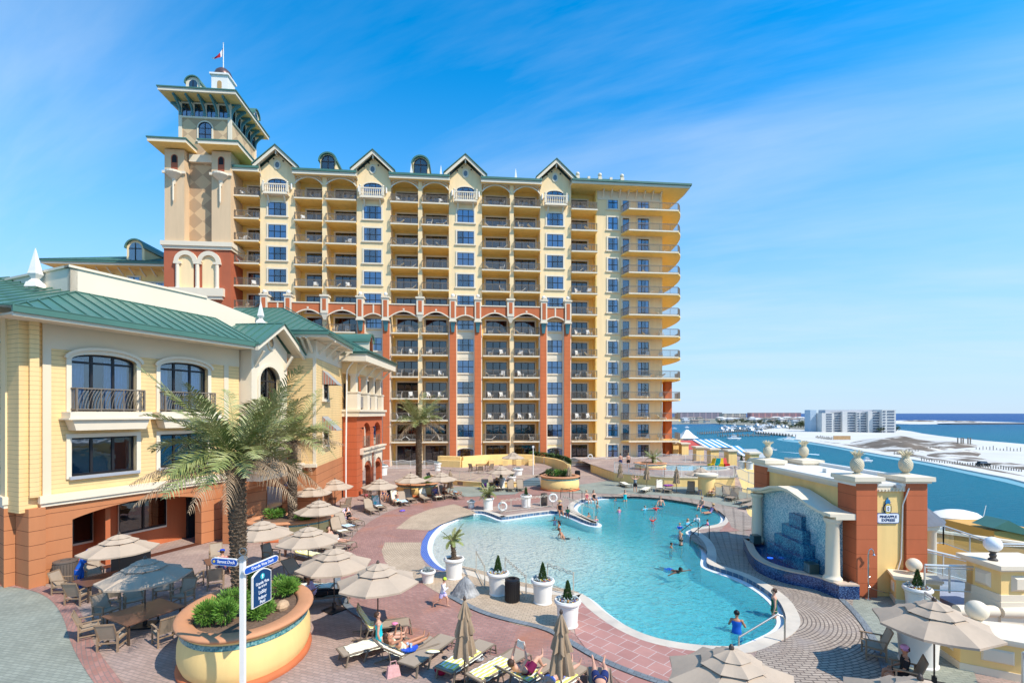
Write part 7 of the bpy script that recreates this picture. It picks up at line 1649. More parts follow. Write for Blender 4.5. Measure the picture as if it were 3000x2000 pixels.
def armchair(cross=False):
 t=thing('dining_chair','x','chair');f=MB()
 for y in(-.29,.29):
  f.bar((.25,y,0),(.25,y,.62),.05,.04);f.bar((-.25,y,0),(-.25,y,.62),.05,.04);f.bar((-.3,y,.63),(.32,y,.65),.06,.03);f.bar((-.24,y,.36),(.27,y,.42),.04,.05);f.bar((-.2,y*.93,.38),(-.42,y*.93,.95),.04,.03);f.bar((-.25,y,.18),(.25,y,.18),.025,.04)
 f.bar((.25,-.29,.4),(.25,.29,.4),.03,.05);f.bar((-.25,-.29,.3),(-.25,.29,.3),.03,.04);f.bar((-.42,-.28,.95),(-.42,.28,.95),.03,.05);f.build('frame',WOODF,t)
 m=MB();m.bar((.28,0,.43),(-.2,0,.39),.52,.015);m.build('seat',SLING,t);m=MB();m.bar((-.19,0,.4),(-.42,0,.94),.5,.015,up=(1,0,0));m.build('backrest',SLING,t);return t
AC=Placer(armchair());cg='brown framed sling dining chairs'
def chair(px,py,tx,ty,lab,z=0):
 p,q=G(px,py,z+.2*0),G(tx,ty,z);AC((p.x,p.y,z),math.atan2(q.y-p.y,q.x-p.x),'brown framed sling chair '+lab,None,cg)
T1,T2,T3=(420,1835),(300,1735),(642,1680)
for px,py,T,lab in((188,1738,T2,'nearest the brown bin at the left'),(228,1768,T2,'turned away at the left end of the worker table'),(322,1775,T2,'with its back to the camera below the worker table'),(312,1818,T1,'dark backed at the left end of the long table'),(393,1786,T1,'behind the middle of the long brown table'),(478,1752,T1,'facing sideways behind the long table'),(536,1772,T1,'at the far right end of the long table'),(566,1718,T3,'left one facing the small table by the palm'),(632,1722,T3,'in front of the small table by the palm trunk'),(634,1650,T3,'beyond the small table near the porch pier'),(262,1868,T1,'front left of the long table'),(330,1900,T1,'closest to the camera at the long table'),(485,1882,T1,'between the long table and the oval planter'),(275,1708,T2,'behind the worker in blue'),(1012,1492,(965,1486),'at the shaded table under the loggia umbrella'),(1005,1512,(965,1486),'in front of the shaded table under the loggia umbrella'),(1078,1452,(1097,1452),'left of the table near the loggia arches'),(1117,1447,(1097,1452),'right of the table near the loggia arches'),(795,1650,(860,1660),'with blue cloth beside the woman in shorts'),(722,1545,(760,1540),'at the bar beside the second planter'),(930,1530,(965,1520),'beside the right end of the second planter')):chair(px,py,*T,lab)
for px,tx,lab in((1383,1408,'left of the round patio table'),(1408,1409,'in front of the round patio table'),(1436,1410,'right of the round patio table')):chair(px,1387 if px==1408 else 1380,tx,1376,lab,.5)
p=G(2500+55,1925);p=G(2560,1925);AC((p.x,p.y,0),R(155),'dark sling chair beside the tall white pot at the lower right',None,cg)
p=G(2648,2020);AC((p.x+.05,p.y,0),R(150),'dark sling chair of the person in the pink cap',None,cg)
def rect_table(px,py,w,d,rz,lab,z=0,h=.72):
 p=G(px,py,z);t=thing('patio_table',lab,'table',(p.x,p.y,z),rz);MB().box(-w/2,w/2,-d/2,d/2,h-.035,h).build('tabletop',TABLE,t)
 for x in(-1,1):
  for y in(-1,1):MB().bar((x*(w/2-.12),y*(d/2-.12),0),(x*(w/2-.12),y*(d/2-.12),h-.036),.05).build('leg',POLE,t)
rect_table(423,1849,1.65,1.8,R(-27),'long brown table under the dappled umbrella');rect_table(300,1742,1.3,1.6,R(-27),'slatted brown table beside the worker in blue');rect_table(642,1684,1.1,1.1,R(40),'small brown table by the foreground palm trunk');rect_table(965,1486,1.1,1.1,.3,'shaded table with blue things near the loggia');rect_table(1097,1454,1,1,.2,'table in the shade of the loggia umbrella');rect_table(1409,1377,1.3,1.1,0,'brown table in the middle of the round patio',.5)
def side_table(px,py,lab):
 p=G(px,py);t=thing('side_table',lab,'side table',(p.x,p.y,0),.4,'blue side tables');B=mat('plastic_blue',(.005,.08,.52),.35,.05,spec=.5);MB().lathe([(.01,.42),(.25,.42),(.27,.435),(.27,.46),(.01,.46)],20).build('tabletop',B,t)
 for a in(45,135,225,315):MB().bar((.19*math.cos(R(a)),.19*math.sin(R(a)),.425),(.23*math.cos(R(a)),.23*math.sin(R(a)),0),.05,.03).build('leg',B,t)
 return p
p=side_table(1199,1938,'blue plastic side table with two cups among the foreground loungers');side_table(2055,1449,'blue plastic side table under the umbrella by the yellow wall')
for i,(dx,dy)in enumerate(((-.05,.02),(.06,-.03))):o=MB().lathe([(.03,0),(.042,.12),(.038,.12),(.027,.01)],12).build('cup',mat('cup_clear',(.55,.68,.78),.15,.05,spec=.6));o.location=(p.x+dx,p.y+dy,.46);tag(o,['left clear cup on the blue side table','right clear cup on the blue side table'][i],'cup')
p=G(385,1668);t=thing('laundry_cart','long black open cart beside the worker in blue','cart',(p.x,p.y,0),R(38));ck=mat('cart_black',(.012,.012,.014),.35,.1,spec=.5)
for a in((-.75,.75,-.33,-.29),(-.75,.75,.29,.33),(-.75,-.71,-.29,.29),(.71,.75,-.29,.29)):MB().box(*a,.12,.85).build('side_panel',ck,t)
MB().box(-.71,.71,-.29,.29,.12,.2).build('bottom',ck,t)
for x,y in((-.6,-.25),(.6,-.25),(-.6,.25),(.6,.25)):MB().sphere((x,y,.06),.06,6).build('wheel',ck,t)
p=G(1562,1403);t=thing('lamp_post','slender white lamp post beside the patio steps','lamp post',(p.x,p.y,0));MB().tube([(0,0,0),(0,0,.4),(0,0,3.6)],[.12,.06,.05],8).build('pole',PWT,t);MB().box(-.12,.12,-.12,.12,3.6,3.85).build('lantern',PWT,t)
white_fence('white gate railing at the left edge below the restaurant wing',[tuple(G(-60,1655).xy),tuple(G(32,1682).xy)],0,1.15,False,step=.28)
def bin_(px,py,m,lab,r=.29,h=.85,z=0):
 p=G(px,py,z);t=thing('litter_bin',lab,'litter bin',(p.x,p.y,z));MB().lathe([(r*.93,0),(r*.93,.03),(r,.06),(r,h-.05),(r*.97,h)],24).build('body',m,t,smooth='auto');b=MB()
 for k in range(26):a=2*PI*k/26;b.bar((r*1.03*math.cos(a),r*1.03*math.sin(a),.05),(r*1.03*math.cos(a),r*1.03*math.sin(a),h-.05),.022)
 b.build('slats',m,t);MB().lathe([(r*1.05,0),(r*1.03,.05),(r*.8,.08),(r*.45,.07),(r*.42,.0)],24,(0,0,h),cap=False).build('lid',m,t,smooth='auto')
BLK=mat('bin_black',(.012,.012,.014),.35,.1,spec=.5);BRB=mat('bin_brown',(.13,.10,.08),.45,.08)
bin_(1501,1760,BLK,'black litter bin between two white pots');bin_(192,1706,BRB,'wide brown bin against the orange corner pier',.42,.95);bin_(992,1458,BLK,'black litter bin in front of the orange loggia pier',.35,1.0);bin_(1594,1480,BRB,'brown bin on the pool peninsula by the life ring',.26,.95);bin_(1692,1401,BLK,'dark bin beside the cream low wall at centre right')
def chain(pts,lab,h=1.0,z=0):
 t=thing('chain_railing',lab,'railing');P=[G(*p,z)for p in pts];mm=mat('rail_beige',(.50,.45,.36),.5,.08)
 for a in P:MB().bar(a,a+Vector((0,0,h)),.045).build('post',mm,t)
 c=MB();l=MB()
 for a,b in zip(P,P[1:]):
  n=max(3,int((b-a).length/.17));q=[a.lerp(b,i/n)+Vector((0,0,h-.03+(.05 if i%2 else-.02)))for i in range(n+1)];c.tube(q,.016,5);c.tube([v-Vector((0,0,.09))for v in q],.016,5)
  for v in q[::1]:c.bar(v,v-Vector((0,0,.09)),.02)
  l.bar(a+Vector((0,0,.12)),b+Vector((0,0,.12)),.03)
 c.build('chain',mm,t);l.build('lower_bar',mm,t)
chain([(1395,1673),(1420,1722)],'short beige chain rail beside the small palm pot');chain([(1480,1694),(1541,1756)],'beige chain rail behind the black litter bin');chain([(1604,1716),(1680,1745)],'beige chain rail behind the nearest white pots')
chain([(1468,1503),(1497,1499),(1546,1493),(1584,1488),(1618,1484)],'chain rail along the pool peninsula with life rings');chain([(1650,1487),(1669,1496),(1705,1514),(1740,1528)],'chain rail running down the tip of the pool peninsula')
chain([(1276,1392),(1310,1401),(1346,1406),(1379,1409),(1412,1410),(1450,1411)],'white chain rail round the front of the raised patio',1.0,.5)
for px,py,zc,lab in((1472,1501,.5,'white life ring on the left end of the peninsula rail'),(1620,1484,.75,'white life ring on the right end of the peninsula rail'),(1729,1350,1.4,'white life ring on the fence in front of the hotel')):
 p=G(px,py);y=p.y-.12 if px<1700 else 68.3;x=atx(px,y).x;t=thing('life_ring',lab,'life ring',(x,y,zc));m=MB()
 q=[(.3*math.cos(2*PI*i/24),0,.3*math.sin(2*PI*i/24))for i in range(25)];m.tube(q,.075,8,False);m.build('ring',PWT,t,smooth=True)
 b=MB();
 for k in range(4):a=PI/4+k*PI/2;b.tube([(.3*math.cos(a+s),0,.3*math.sin(a+s))for s in(-.1,0,.1)],.08,8)
 b.build('bands',mat('band_grey',(.5,.5,.5),.6,0),t)
STL=mat('steel_rail',(.45,.42,.38),.25,.05,metal=.8);DST=mat('dark_rail',(.05,.05,.055),.3,0,metal=.6)
def hrail(pl,lab,m,r=.025):
 t=thing('pool_handrail',lab,'handrail')
 for k,pts_ in enumerate(pl):MB().tube(pts_,r,8).build('rail',m,t,smooth='auto')
b=G(2299,1880);a=atx(2165,15.6);hrail([[(b.x,b.y,0),(b.x,b.y,.75),(b.x-.05,b.y+.05,.85),(b.x-.2,b.y+.1,.88),(a.x,a.y,.3),(a.x-.02,a.y,-.5)]],'steel stair handrail held by the bathers at the near pool steps',STL,.03)
b=G(2073,1578);pl=[]
for dy in(0,.75):pl.append([(b.x+.1-dy*.5,b.y+dy,0),(b.x+.1-dy*.5,b.y+dy,.8),(b.x-.05-dy*.5,b.y+dy,.9),(b.x-.3-dy*.5,b.y-.05+dy,.85),(b.x-1.15-dy*.5,b.y-.3+dy,.3),(b.x-1.2-dy*.5,b.y-.32+dy,-.5)])
hrail(pl,'pair of dark handrails at the pool steps by the fountain',DST);b=G(1705,1466)
hrail([[(b.x+d,b.y,0),(b.x+d,b.y,.85),(b.x-.15+d,b.y+.15,.9),(b.x-.9+d,b.y+1.2,.9),(b.x-.95+d,b.y+1.3,0)]for d in(0,-.8)],'dark handrails at the far pool steps by the two sitting women',DST)
bo=MB();rr=random.Random(2)
bm=bpy.data.meshes.new('x');V=[(0,0,.78),(.1,.05,.72)]+[(r*math.cos(a)*rr.uniform(.8,1.15),r*.8*math.sin(a)*rr.uniform(.8,1.15),z)for z,r in((.55,.26),(.28,.45),(0,.58))for a in[2*PI*k/9+z for k in range(9)]]
import bmesh
q=bmesh.new();[q.verts.new(v)for v in V];bmesh.ops.convex_hull(q,input=q.verts);bmesh.ops.triangulate(q,faces=q.faces);bmesh.ops.subdivide_edges(q,edges=q.edges,cuts=2,use_grid_fill=True,fractal=.0)
for v in q.verts:v.co+=Vector((rr.uniform(-1,1),rr.uniform(-1,1),rr.uniform(-1,1)))*.02
q.to_mesh(bm);q.free();bm.materials.append(mat('boulder_grey',(.24,.24,.24),.8,.3,4,bump=1,bs=12,col2=(.40,.39,.37),c2s=2));o=bpy.data.objects.new('boulder',bm);C.objects.link(o);p=G(1362,1742);o.location=(p.x,p.y,0);tag(o,'pointed grey boulder behind the running child','boulder')
def signpost():
 t=thing('signpost','white signpost with blue direction boards in front of the oval planter','signpost',(-6.76,12.0,0));NV=mat('board_navy',(.004,.045,.13),.4,0);BL=mat('board_blue',(.012,.09,.42),.4,0);SWh=MATS['sign_white']
 MB().box(-.055,.055,-.055,.055,0,3.95).build('post',PWT,t);MB().frust(0,0,.1,.1,3.95,.03,.03,4.03).tube([(.09*math.cos(2*PI*i/16),0,4.13+.09*math.sin(2*PI*i/16))for i in range(17)],.012,5).build('post_cap',STL,t)
 a=math.atan2(1,.226)
 def cap(w,h,y0,y1,cx,cz):r=h/2;return[(cx+w/2-r+r*math.cos(q),cz+r*math.sin(q))for q in[R(-90+i*15)for i in range(13)]]+[(cx-w/2+r+r*math.cos(q),cz+r*math.sin(q))for q in[R(90+i*15)for i in range(13)]]
 s=MB().plate(cap(1.22,.19,0,0,.5,3.66),-.135,-.085).build('direction_board',PWT,t);s.rotation_euler=(0,0,a)
 MB().plate(cap(1.18,.15,0,0,.5,3.66),-.141,-.1351).build('board_face',BL,s);text('Grande Vista Deck',.105,SWh,s,(.52,-.144,3.665),(R(90),0,0),sx=.98)
 q=[(.18,2.62),(.84,2.62),(.84,3.42)]+[(.84-.66*i/8,3.42+.14*math.sin(PI*i/8))for i in range(1,8)]+[(.18,3.42)]
 b=MB().plate(q,-.135,-.085).build('blue_board',PWT,t);b.rotation_euler=(0,0,a);c=[(.51+(x-.51)*.93,3.05+(z-3.05)*.95)for x,z in q];MB().plate(c,-.141,-.1351).build('board_face',NV,b)
 for s_,z,tx in((.118,3.20,'Grande Vista'),(.088,3.10,'Bar & Grill'),(.15,2.965,'Lobby'),(.14,2.82,'Indoor'),(.14,2.705,'Pool')):text(tx,s_*.92,SWh,b,(.51,-.144,z),(R(90),0,0),sx=.82)
 TL=mat('board_teal',(.03,.42,.45),.4,0);MB().plate([(.51+.075*math.cos(R(i*20)),3.36+.075*math.sin(R(i*20)))for i in range(18)],-.146,-.1415).build('arrow_disc',TL,b);MB().plate([(.51,3.42),(.475,3.37),(.497,3.37),(.497,3.31),(.523,3.31),(.523,3.37),(.545,3.37)],-.15,-.1461).build('arrow',SWh,b)
 s=MB().plate(cap(.8,.19,0,0,-.42,3.86),-.05,.0).build('direction_board',PWT,t);s.rotation_euler=(0,0,a-PI/2);s.location=(-.06,-.02,0)
 MB().plate(cap(.76,.15,0,0,-.42,3.86),-.056,-.0501).build('board_face',BL,s);text('Sunset Deck',.115,SWh,s,(-.36,-.06,3.865),(R(90),0,0),sx=.9);MB().plate([(-.72+.035*math.cos(R(i*30)),3.86+.035*math.sin(R(i*30)))for i in range(12)],-.062,-.0561).build('sun_mark',MATS['sign_yellow'],s)
signpost()
def blob(name,px,py,z,sx,sy,sz,m,lab,cat,seed=1):
 rr=random.Random(seed);b=MB();n=9
 for k in range(3):b.sphere((rr.uniform(-.3,.3)*sx,rr.uniform(-.3,.3)*sy,sz*.5),1*sx*rr.uniform(.5,.8),n,1,sy/sx,sz/sx*.7)
 p=G(px,py,z);o=b.build(name,m,smooth=True);o.location=(p.x,p.y,z);return tag(o,lab,cat)
p=G(1152,1978);t=thing('tote_bag','pink bag on the ground beside the blue side table','bag',(p.x,p.y,0),.5);bp_=mat('bag_pink',(.62,.34,.32),.85,.15,9,bump=.8,bs=14);MB().frust(0,0,.2,.11,0,.15,.05,.3).build('body',bp_,t);MB().tube([(-.1,0,.28),(-.08,0,.42),(.08,0,.42),(.1,0,.28)],.014,5).build('handle',bp_,t)
blob('swimwear',1304,1930,.36,.12,.1,.09,BLK,'small black bundle on the striped towel','bundle');blob('twisted_towel',1272,1912,.36,.3,.12,.1,TWY,'twisted yellow towel on the lounger right of the blue table','towel',3)
blob('cloth_bundle',1178,1498,0,.25,.2,.15,mat('cloth_royal',(.01,.08,.55),.9,.2,col2=(.6,.2,.4),c2s=8),'royal blue and pink bundle on the walkway edge','bundle',4);blob('cloth_bundle',1958,1424,.38,.5,.25,.2,PURP,'purple and red bundle on the lounger by the yellow wall','bundle',5)
blob('beach_bag',1423,1424,.4,.22,.14,.35,PURP,'purple bag on the leftmost centre back lounger','bag',6);blob('pink_hat',1159,1829,.4,.16,.12,.1,mat('cloth_pink',(.8,.25,.42),.9,.2),'bright pink cloth near the raised foot of the turquoise lounger','cloth',7)
blob('red_bag',1287,1975,0,.22,.18,.25,mat('bag_red',(.28,.0,.03),.8,.1),'dark red bag under the striped towel lounger','bag',8);blob('striped_bag',1395,1935,0,.28,.16,.2,mat('bag_black',(.05,.05,.05),.8,.2,col2=(.7,.7,.7),c2s=7),'black and white bag behind the wide striped towel','bag',9);blob('blue_cloth',903,1690,.38,.2,.12,.06,TWB,'pale blue cloth on the lounger above the oval planter','cloth',10)
for i,(px,c)in enumerate(((2083,(.8,.45,.02)),(2100,(.01,.35,.34)),(2113,(.8,.5,.02)),(2128,(.5,.02,.02)))):
 p=G(px,1366,1.0);t=thing('beach_chair',['yellow','teal','orange','red'][i]+' plastic garden chair by the capped pillars','chair',(p.x,p.y,1.0),R(200+25*i),'colourful plastic chairs');mm=mat('plastic_'+['yellow','teal','orange','red'][i],c,.4,.05);MB().box(-.3,.3,-.3,.3,.3,.36).build('seat',mm,t);MB().bar((-.28,0,.34),(-.55,0,1.0),.55,.05,up=(1,0,0)).build('backrest',mm,t)
 for x in(-.25,.25):MB().box(x-.04,x+.04,-.3,.3,0,.3).build('leg',mm,t)
def bch(k):
 m=MB();
 if k:m.bar((.3,0,.35),(-.2,0,.3),.55,.05).bar((-.2,0,.3),(-.42,0,1.0),.55,.05,up=(1,0,0));m.bar((-.35,-.3,.55),(.35,-.3,.55),.08,.04).bar((-.35,.3,.55),(.35,.3,.55),.08,.04);[m.bar((x,y,0),(x,y,.55),.06)for x in(-.25,.3)for y in(-.3,.3)]
 else:m.bar((.8,0,.3),(-.2,0,.3),.55,.05).bar((-.2,0,.3),(-.75,0,.75),.55,.05);[m.bar((x,y,0),(x,y,.3),.06)for x in(-.3,.75)for y in(-.25,.25)]
 return m
BCP=[None,None];rr=random.Random(12);ORD=['ground','first','second','third','fourth','fifth','sixth','seventh','eighth','ninth','tenth','eleventh','twelfth']
cm=mat('balcony_seat_white',(.68,.66,.62),.6,.1)
BN={(0,0):'beside the tower',(1,0):'right of the first gable',(1,1):'left of the second gable',(2,0):'right of the second gable',(2,1):'left of the third gable',(3,0):'right of the third gable',(3,1):'left of the fourth gable',(4,0):'right of the fourth gable'}
for bi,half,k,x0,x1 in BALC+[(9,0,k,HF.u(1880,-1),HF.u(1970,-1))for k in range(1,13)]:
 for j,fr in enumerate((.28,.72)):
  if rr.random()<(.25 if k>6 else.1):continue
  q=rr.random()<(.7 if k<7 else.35);q=int(q);w=HF.w(x0+(x1-x0)*fr,rr.uniform(.0,.4),fl(k)+.01);rz=R(rr.choice((-70,-110,-60,180,0)if q else(0,180,10,190))+5)
  lab=('upright seat' if q else 'lounger')+', %s of %s floor balcony '%('left' if j==0 else 'right',ORD[k])+BN.get((bi,half),'at the right corner')
  if BCP[q]is None:BCP[q]=bch(q).build('balcony_chair',cm);o=BCP[q]
  else:o=BCP[q].copy();C.objects.link(o)
  o.location=w;o.rotation_euler=(0,0,rz);tag(o,lab,'chair','white seats on the hotel balconies')
  # -- people
SK={'l':mat('skin_light',(.62,.33,.22),.55,.06,8,spec=.4),'t':mat('skin_tan',(.45,.20,.11),.5,.06,8,spec=.4),'d':mat('skin_dark',(.13,.06,.035),.5,.06,8,spec=.4)}
HR={'b':mat('hair_brown',(.06,.03,.018),.6,.3,30),'k':mat('hair_black',(.008,.007,.008),.5,.1),'y':mat('hair_blond',(.42,.27,.12),.6,.3,30)}
CL={}
def cloth(c):
 if c not in CL:CL[c]={'checks':lambda:mat('cloth_checks',(.05,.10,.14),.9,.1,5,col2=(.6,.6,.6),c2s=14),'violet':lambda:mat('cloth_violet',(.06,.06,.25),.9,.1,5,col2=(.4,.35,.5),c2s=12)}[c]()if c in('checks','violet')else mat('cloth_'+c,{'turq':(.01,.50,.55),'white':(.8,.8,.82),'maroon':(.15,.006,.05),'lilac':(.35,.38,.75),'blue':(.012,.11,.50),'navy':(.015,.03,.12),'black':(.012,.012,.014),'red':(.70,.03,.03),'pink':(.80,.16,.26),'green':(.01,.12,.07),'lav':(.55,.48,.72),'aqua':(.15,.50,.65),'denim':(.05,.17,.42),'cream':(.75,.66,.42),'purple':(.18,.03,.38),'rose':(.45,.10,.12)}[c],.85,.1,6,bump=.2,bs=30)
 return CL[c]
V3=lambda*a:Vector(a).normalized()
POSES={'stand':(.50,(0,0,1),(.05,0,1),((.05,.05,-1),(-.03,-.05,-1)),((0,.02,-1),(-.06,-.02,-1)),((0,.25,-1),(0,-.25,-1)),((.25,.05,-1),(.25,-.05,-1))),'armsup':(.50,(0,0,1),(0,0,1),((.03,.06,-1),(-.03,-.06,-1)),((0,0,-1),(0,0,-1)),((.1,.8,.6),(.1,-.8,.6)),((.1,-.55,.8),(.1,.55,.8))),'wide':(.50,(.1,0,1),(.1,0,1),((.05,.08,-1),(0,-.08,-1)),((0,0,-1),(0,0,-1)),((.2,.9,-.25),(.2,-.9,-.25)),((.4,.8,.1),(.4,-.8,.1))),'wade':(.50,(.08,0,1),(.1,0,1),((.1,.05,-1),(-.05,-.05,-1)),((0,0,-1),(0,0,-1)),((.35,.35,-.8),(.35,-.35,-.8)),((.9,-.1,-.1),(.9,.1,-.1))),'run':(.49,(.16,0,1),(.25,0,1),((.62,.03,-.8),(-.28,-.03,-1)),((.02,0,-1),(-.9,0,-.5)),((-.65,.25,-.7),(.45,-.25,-.85)),((.65,.1,-.3),(.75,.25,.5))),'sit':(.0,(-.08,0,1),(.1,0,1),((1,.12,-.02),(1,-.12,-.02)),((.08,.02,-1),(.12,-.02,-1)),((.25,.2,-1),(.2,-.25,-1)),((.75,-.2,-.3),(.75,.2,-.3))),'recline':(.0,(-.62,0,.95),(-.2,0,1),((1,.1,.06),(1,-.1,.06)),((1,.0,-.08),(1,0,-.08)),((.3,.3,-.8),(.3,-.3,-.8)),((.8,-.35,.45),(.8,.35,.45))),'read':(.0,(-.9,0,.5),(-.5,0,.9),((.92,.1,.04),(.75,-.05,.62)),((1,.0,.05),(.55,.05,-.75)),((.45,.2,.65),(.45,-.2,.65)),((.1,-.25,.95),(.1,.3,.95))),'phone':(.0,(-.85,0,.6),(-.4,0,1),((1,.08,.1),(1,-.08,.1)),((1,.0,.05),(1,0,.12)),((.6,.2,.15),(.6,-.2,.15)),((.1,-.3,.9),(.1,.3,.9))),'lie':(.0,(-1,0,.03),(-1,0,.12),((1,.1,0),(.9,-.15,.1)),((1,.03,0),(1,.1,-.1)),((.3,.9,.02),(-.4,-.8,.1)),((.8,.3,0),(-.8,.3,.3))),'turn':(.0,(-.05,.1,1),(-.1,.05,1),((1,.15,-.02),(1,-.1,.04)),((1,.1,-.05),(1,-.05,-.02)),((-.4,.5,-.8),(-.1,-.25,-1)),((-.2,.15,-1),(.3,.1,-.9))),'swim':(.0,(1,0,.16),(.6,0,.8),((-1,.1,-.12),(-1,-.1,-.05)),((-1,.1,-.05),(-1,-.1,-.15)),((.1,1,-.02),(.1,-1,-.02)),((.25,1,.04),(.25,-1,.04))),'float':(.0,(-.5,0,.75),(-.25,0,1),((1,.1,-.02),(1,-.12,.0)),((1,.05,-.06),(1,0,-.04)),((-.3,.5,-.6),(-.2,-.6,-.5)),((.3,.5,-.1),(.3,-.5,-.1))),'push':(.49,(.42,0,1),(.5,0,.8),((.12,.06,-1),(-.02,-.06,-1)),((-.08,0,-1),(-.15,0,-1)),((.7,.15,-.6),(.6,-.15,-.8)),((1,0,-.1),(.8,0,-.3)))}
def person(label,loc,rz,pose,Ht,skin,wear,hair='b',long=0,hat=None,prop=None,group=None):
 P=POSES[pose];h=Ht;t=MB();pel=Vector((0,0,P[0]*h));td=V3(*P[1]);hd=V3(*P[2]);neck=pel+td*.30*h;lat=Vector((0,1,0))
 t.tube([pel-td*.035*h,pel,pel+td*.07*h,pel+td*.13*h,pel+td*.21*h,pel+td*.27*h,neck],[.07*h,.088*h,.082*h,.074*h,.092*h,.088*h,.045*h],14,sq=.64)
 t.tube([neck-td*.02*h,neck+hd*.06*h],[.032*h,.028*h],8)
 hc=neck+hd*.105*h;fw=(Vector((1,0,0))-hd*hd.x);fw=fw.normalized()if fw.length>.3 else V3(0,0,1)
 if pose in('lie','read','phone','recline'):fw=(Vector((.5,0,1))-hd*(hd.x*.5+hd.z)).normalized()
 hr=.062*h
 t.tube([hc-hd*.068*h+fw*.008*h,hc-hd*.05*h+fw*.006*h,hc-hd*.015*h,hc+hd*.02*h,hc+hd*.05*h,hc+hd*.066*h],[.02*h,.038*h,.05*h,.053*h,.042*h,.015*h],12)
 t.tube([hc+fw*.045*h+hd*.01*h,hc+fw*.062*h-hd*.012*h],[.007*h,.011*h],6)
 for s in(-1,1):t.sphere(tuple(hc+lat*s*.052*h),.013*h,5)
 G_={};fin=MB()
 for i,s in enumerate((1,-1)):
  hip=pel+lat*s*.052*h-td*.02*h;a,b=V3(*P[3][i]),V3(*P[4][i]);kn=hip+a*.245*h;an=kn+b*.235*h
  t.tube([hip,hip+a*.08*h,kn],[.058*h,.055*h,.034*h],10);t.tube([kn,kn+b*.07*h,an],[.034*h,.036*h,.021*h],10)
  fd=V3(1,0,-.12)if b.z<-.4 else(V3(.35,s*.25,.95)if pose not in('swim',)else V3(-1,0,0));fd=V3(-.2,0,-1)if pose=='run' and i==1 else fd
  t.tube([an-fd*.02*h,an+fd*.06*h,an+fd*.115*h],[.022*h,.022*h,.014*h],8,sq=.7)
  sh=pel+td*.265*h+lat*s*.098*h;a2,b2=V3(*P[5][i]),V3(*P[6][i]);el=sh+a2*.165*h;wr=el+b2*.14*h
  t.sphere(tuple(sh),.036*h,7);t.tube([sh,el],[.030*h,.022*h],9);t.tube([el,el+b2*.04*h,wr],[.022*h,.022*h,.015*h],9);t.tube([wr,wr+b2*.03*h,wr+b2*.052*h],[.015*h,.021*h,.018*h],8,sq=.55)
  side=b2.cross(V3(.3,.2,1)).normalized();curl=b2.cross(side).normalized()
  for k in range(4):
   q=wr+b2*.048*h+side*(.0085*h*(k-1.5));L_=(.042,.048,.045,.034)[k]*h;fin.tube([q,q+b2*L_*.5,q+(b2*.8+curl*.35).normalized()*L_],[.0052*h,.005*h,.0038*h],5)
  q=wr+b2*.015*h-side*.014*h;fin.tube([q,q+(b2-side).normalized()*.022*h,q+(b2*1.3-side*.6).normalized()*.042*h],[.0065*h,.006*h,.0045*h],5)
  G_[s]=(hip,kn,an,sh,el,wr)
 me=bpy.data.meshes.new('person');me.from_pydata(t.v,[],t.f);o=bpy.data.objects.new('person',me);C.objects.link(o)
 md=o.modifiers.new('r','REMESH');md.mode='VOXEL';md.voxel_size=.0105*h;m2=o.modifiers.new('s','SMOOTH');m2.factor=.6;m2.iterations=4
 dg=bpy.context.evaluated_depsgraph_get();nm=bpy.data.meshes.new_from_object(o.evaluated_get(dg));bpy.data.objects.remove(o)
 b=MB();b.v=[tuple(v.co)for v in nm.vertices];b.f=[tuple(p.vertices)for p in nm.polygons];b.mi=[0]*len(b.f);b.raw(fin.v,fin.f);o=b.build('person',SK[skin],smooth=True)
 o.location=loc;o.rotation_euler=(0,0,rz);tag(o,label,'person',group)
 hm=MB();hm.tube([hc-hd*.02*h-fw*.022*h,hc+hd*.02*h-fw*.014*h,hc+hd*.05*h-fw*.004*h,hc+hd*.074*h-fw*.002*h],[.050*h,.060*h,.050*h,.01*h],12)
 if long:hm.tube([hc-fw*.03*h,hc-fw*.05*h-hd*.07*h,neck-fw*.05*h-td*.06*h],[.05*h,.045*h,.02*h],8)
 hm.build('hair',HR[hair],o,smooth=True);e=MB();[e.sphere(tuple(hc+fw*.048*h+hd*.008*h+lat*s*.019*h),.0075*h,5)for s in(-1,1)];e.build('eyes',DKF,o)
 for nm_,kind,c in wear:
  w=MB();k=1.09
  if kind in('suit','shirt','top','dress'):
   lo={'suit':-.04,'shirt':.0,'top':.19,'dress':-.05}[kind];hi={'suit':.235,'shirt':.285,'top':.245,'dress':.25}[kind];fr=[(-.035,.07),(0,.088),(.07,.082),(.13,.074),(.21,.092),(.27,.088),(.30,.05)]
   rad=lambda f:next(a[1]+(b_[1]-a[1])*(f-a[0])/(b_[0]-a[0])for a,b_ in zip(fr,fr[1:])if f<=b_[0]+1e-6);ss=[max(lo,-.034)+(hi-max(lo,-.034))*i/7 for i in range(8)]
   w.tube([pel+td*f*h for f in ss],[rad(f)*k*h+.004 for f in ss],16,sq=.68)
   if kind=='shirt':
    for s in(1,-1):w.tube([G_[s][3],G_[s][3].lerp(G_[s][4],.75 if nm_!='shirt_long' else 1)],[.043*h,.034*h],10)
    if nm_=='shirt_long':[w.tube([G_[s][4],G_[s][5]],[.034*h,.022*h],9)for s in(1,-1)]
   if kind=='suit':[w.tube([pel+td*.22*h+lat*s*.045*h,pel+td*.285*h+lat*s*.05*h],.012*h,5)for s in(1,-1)]
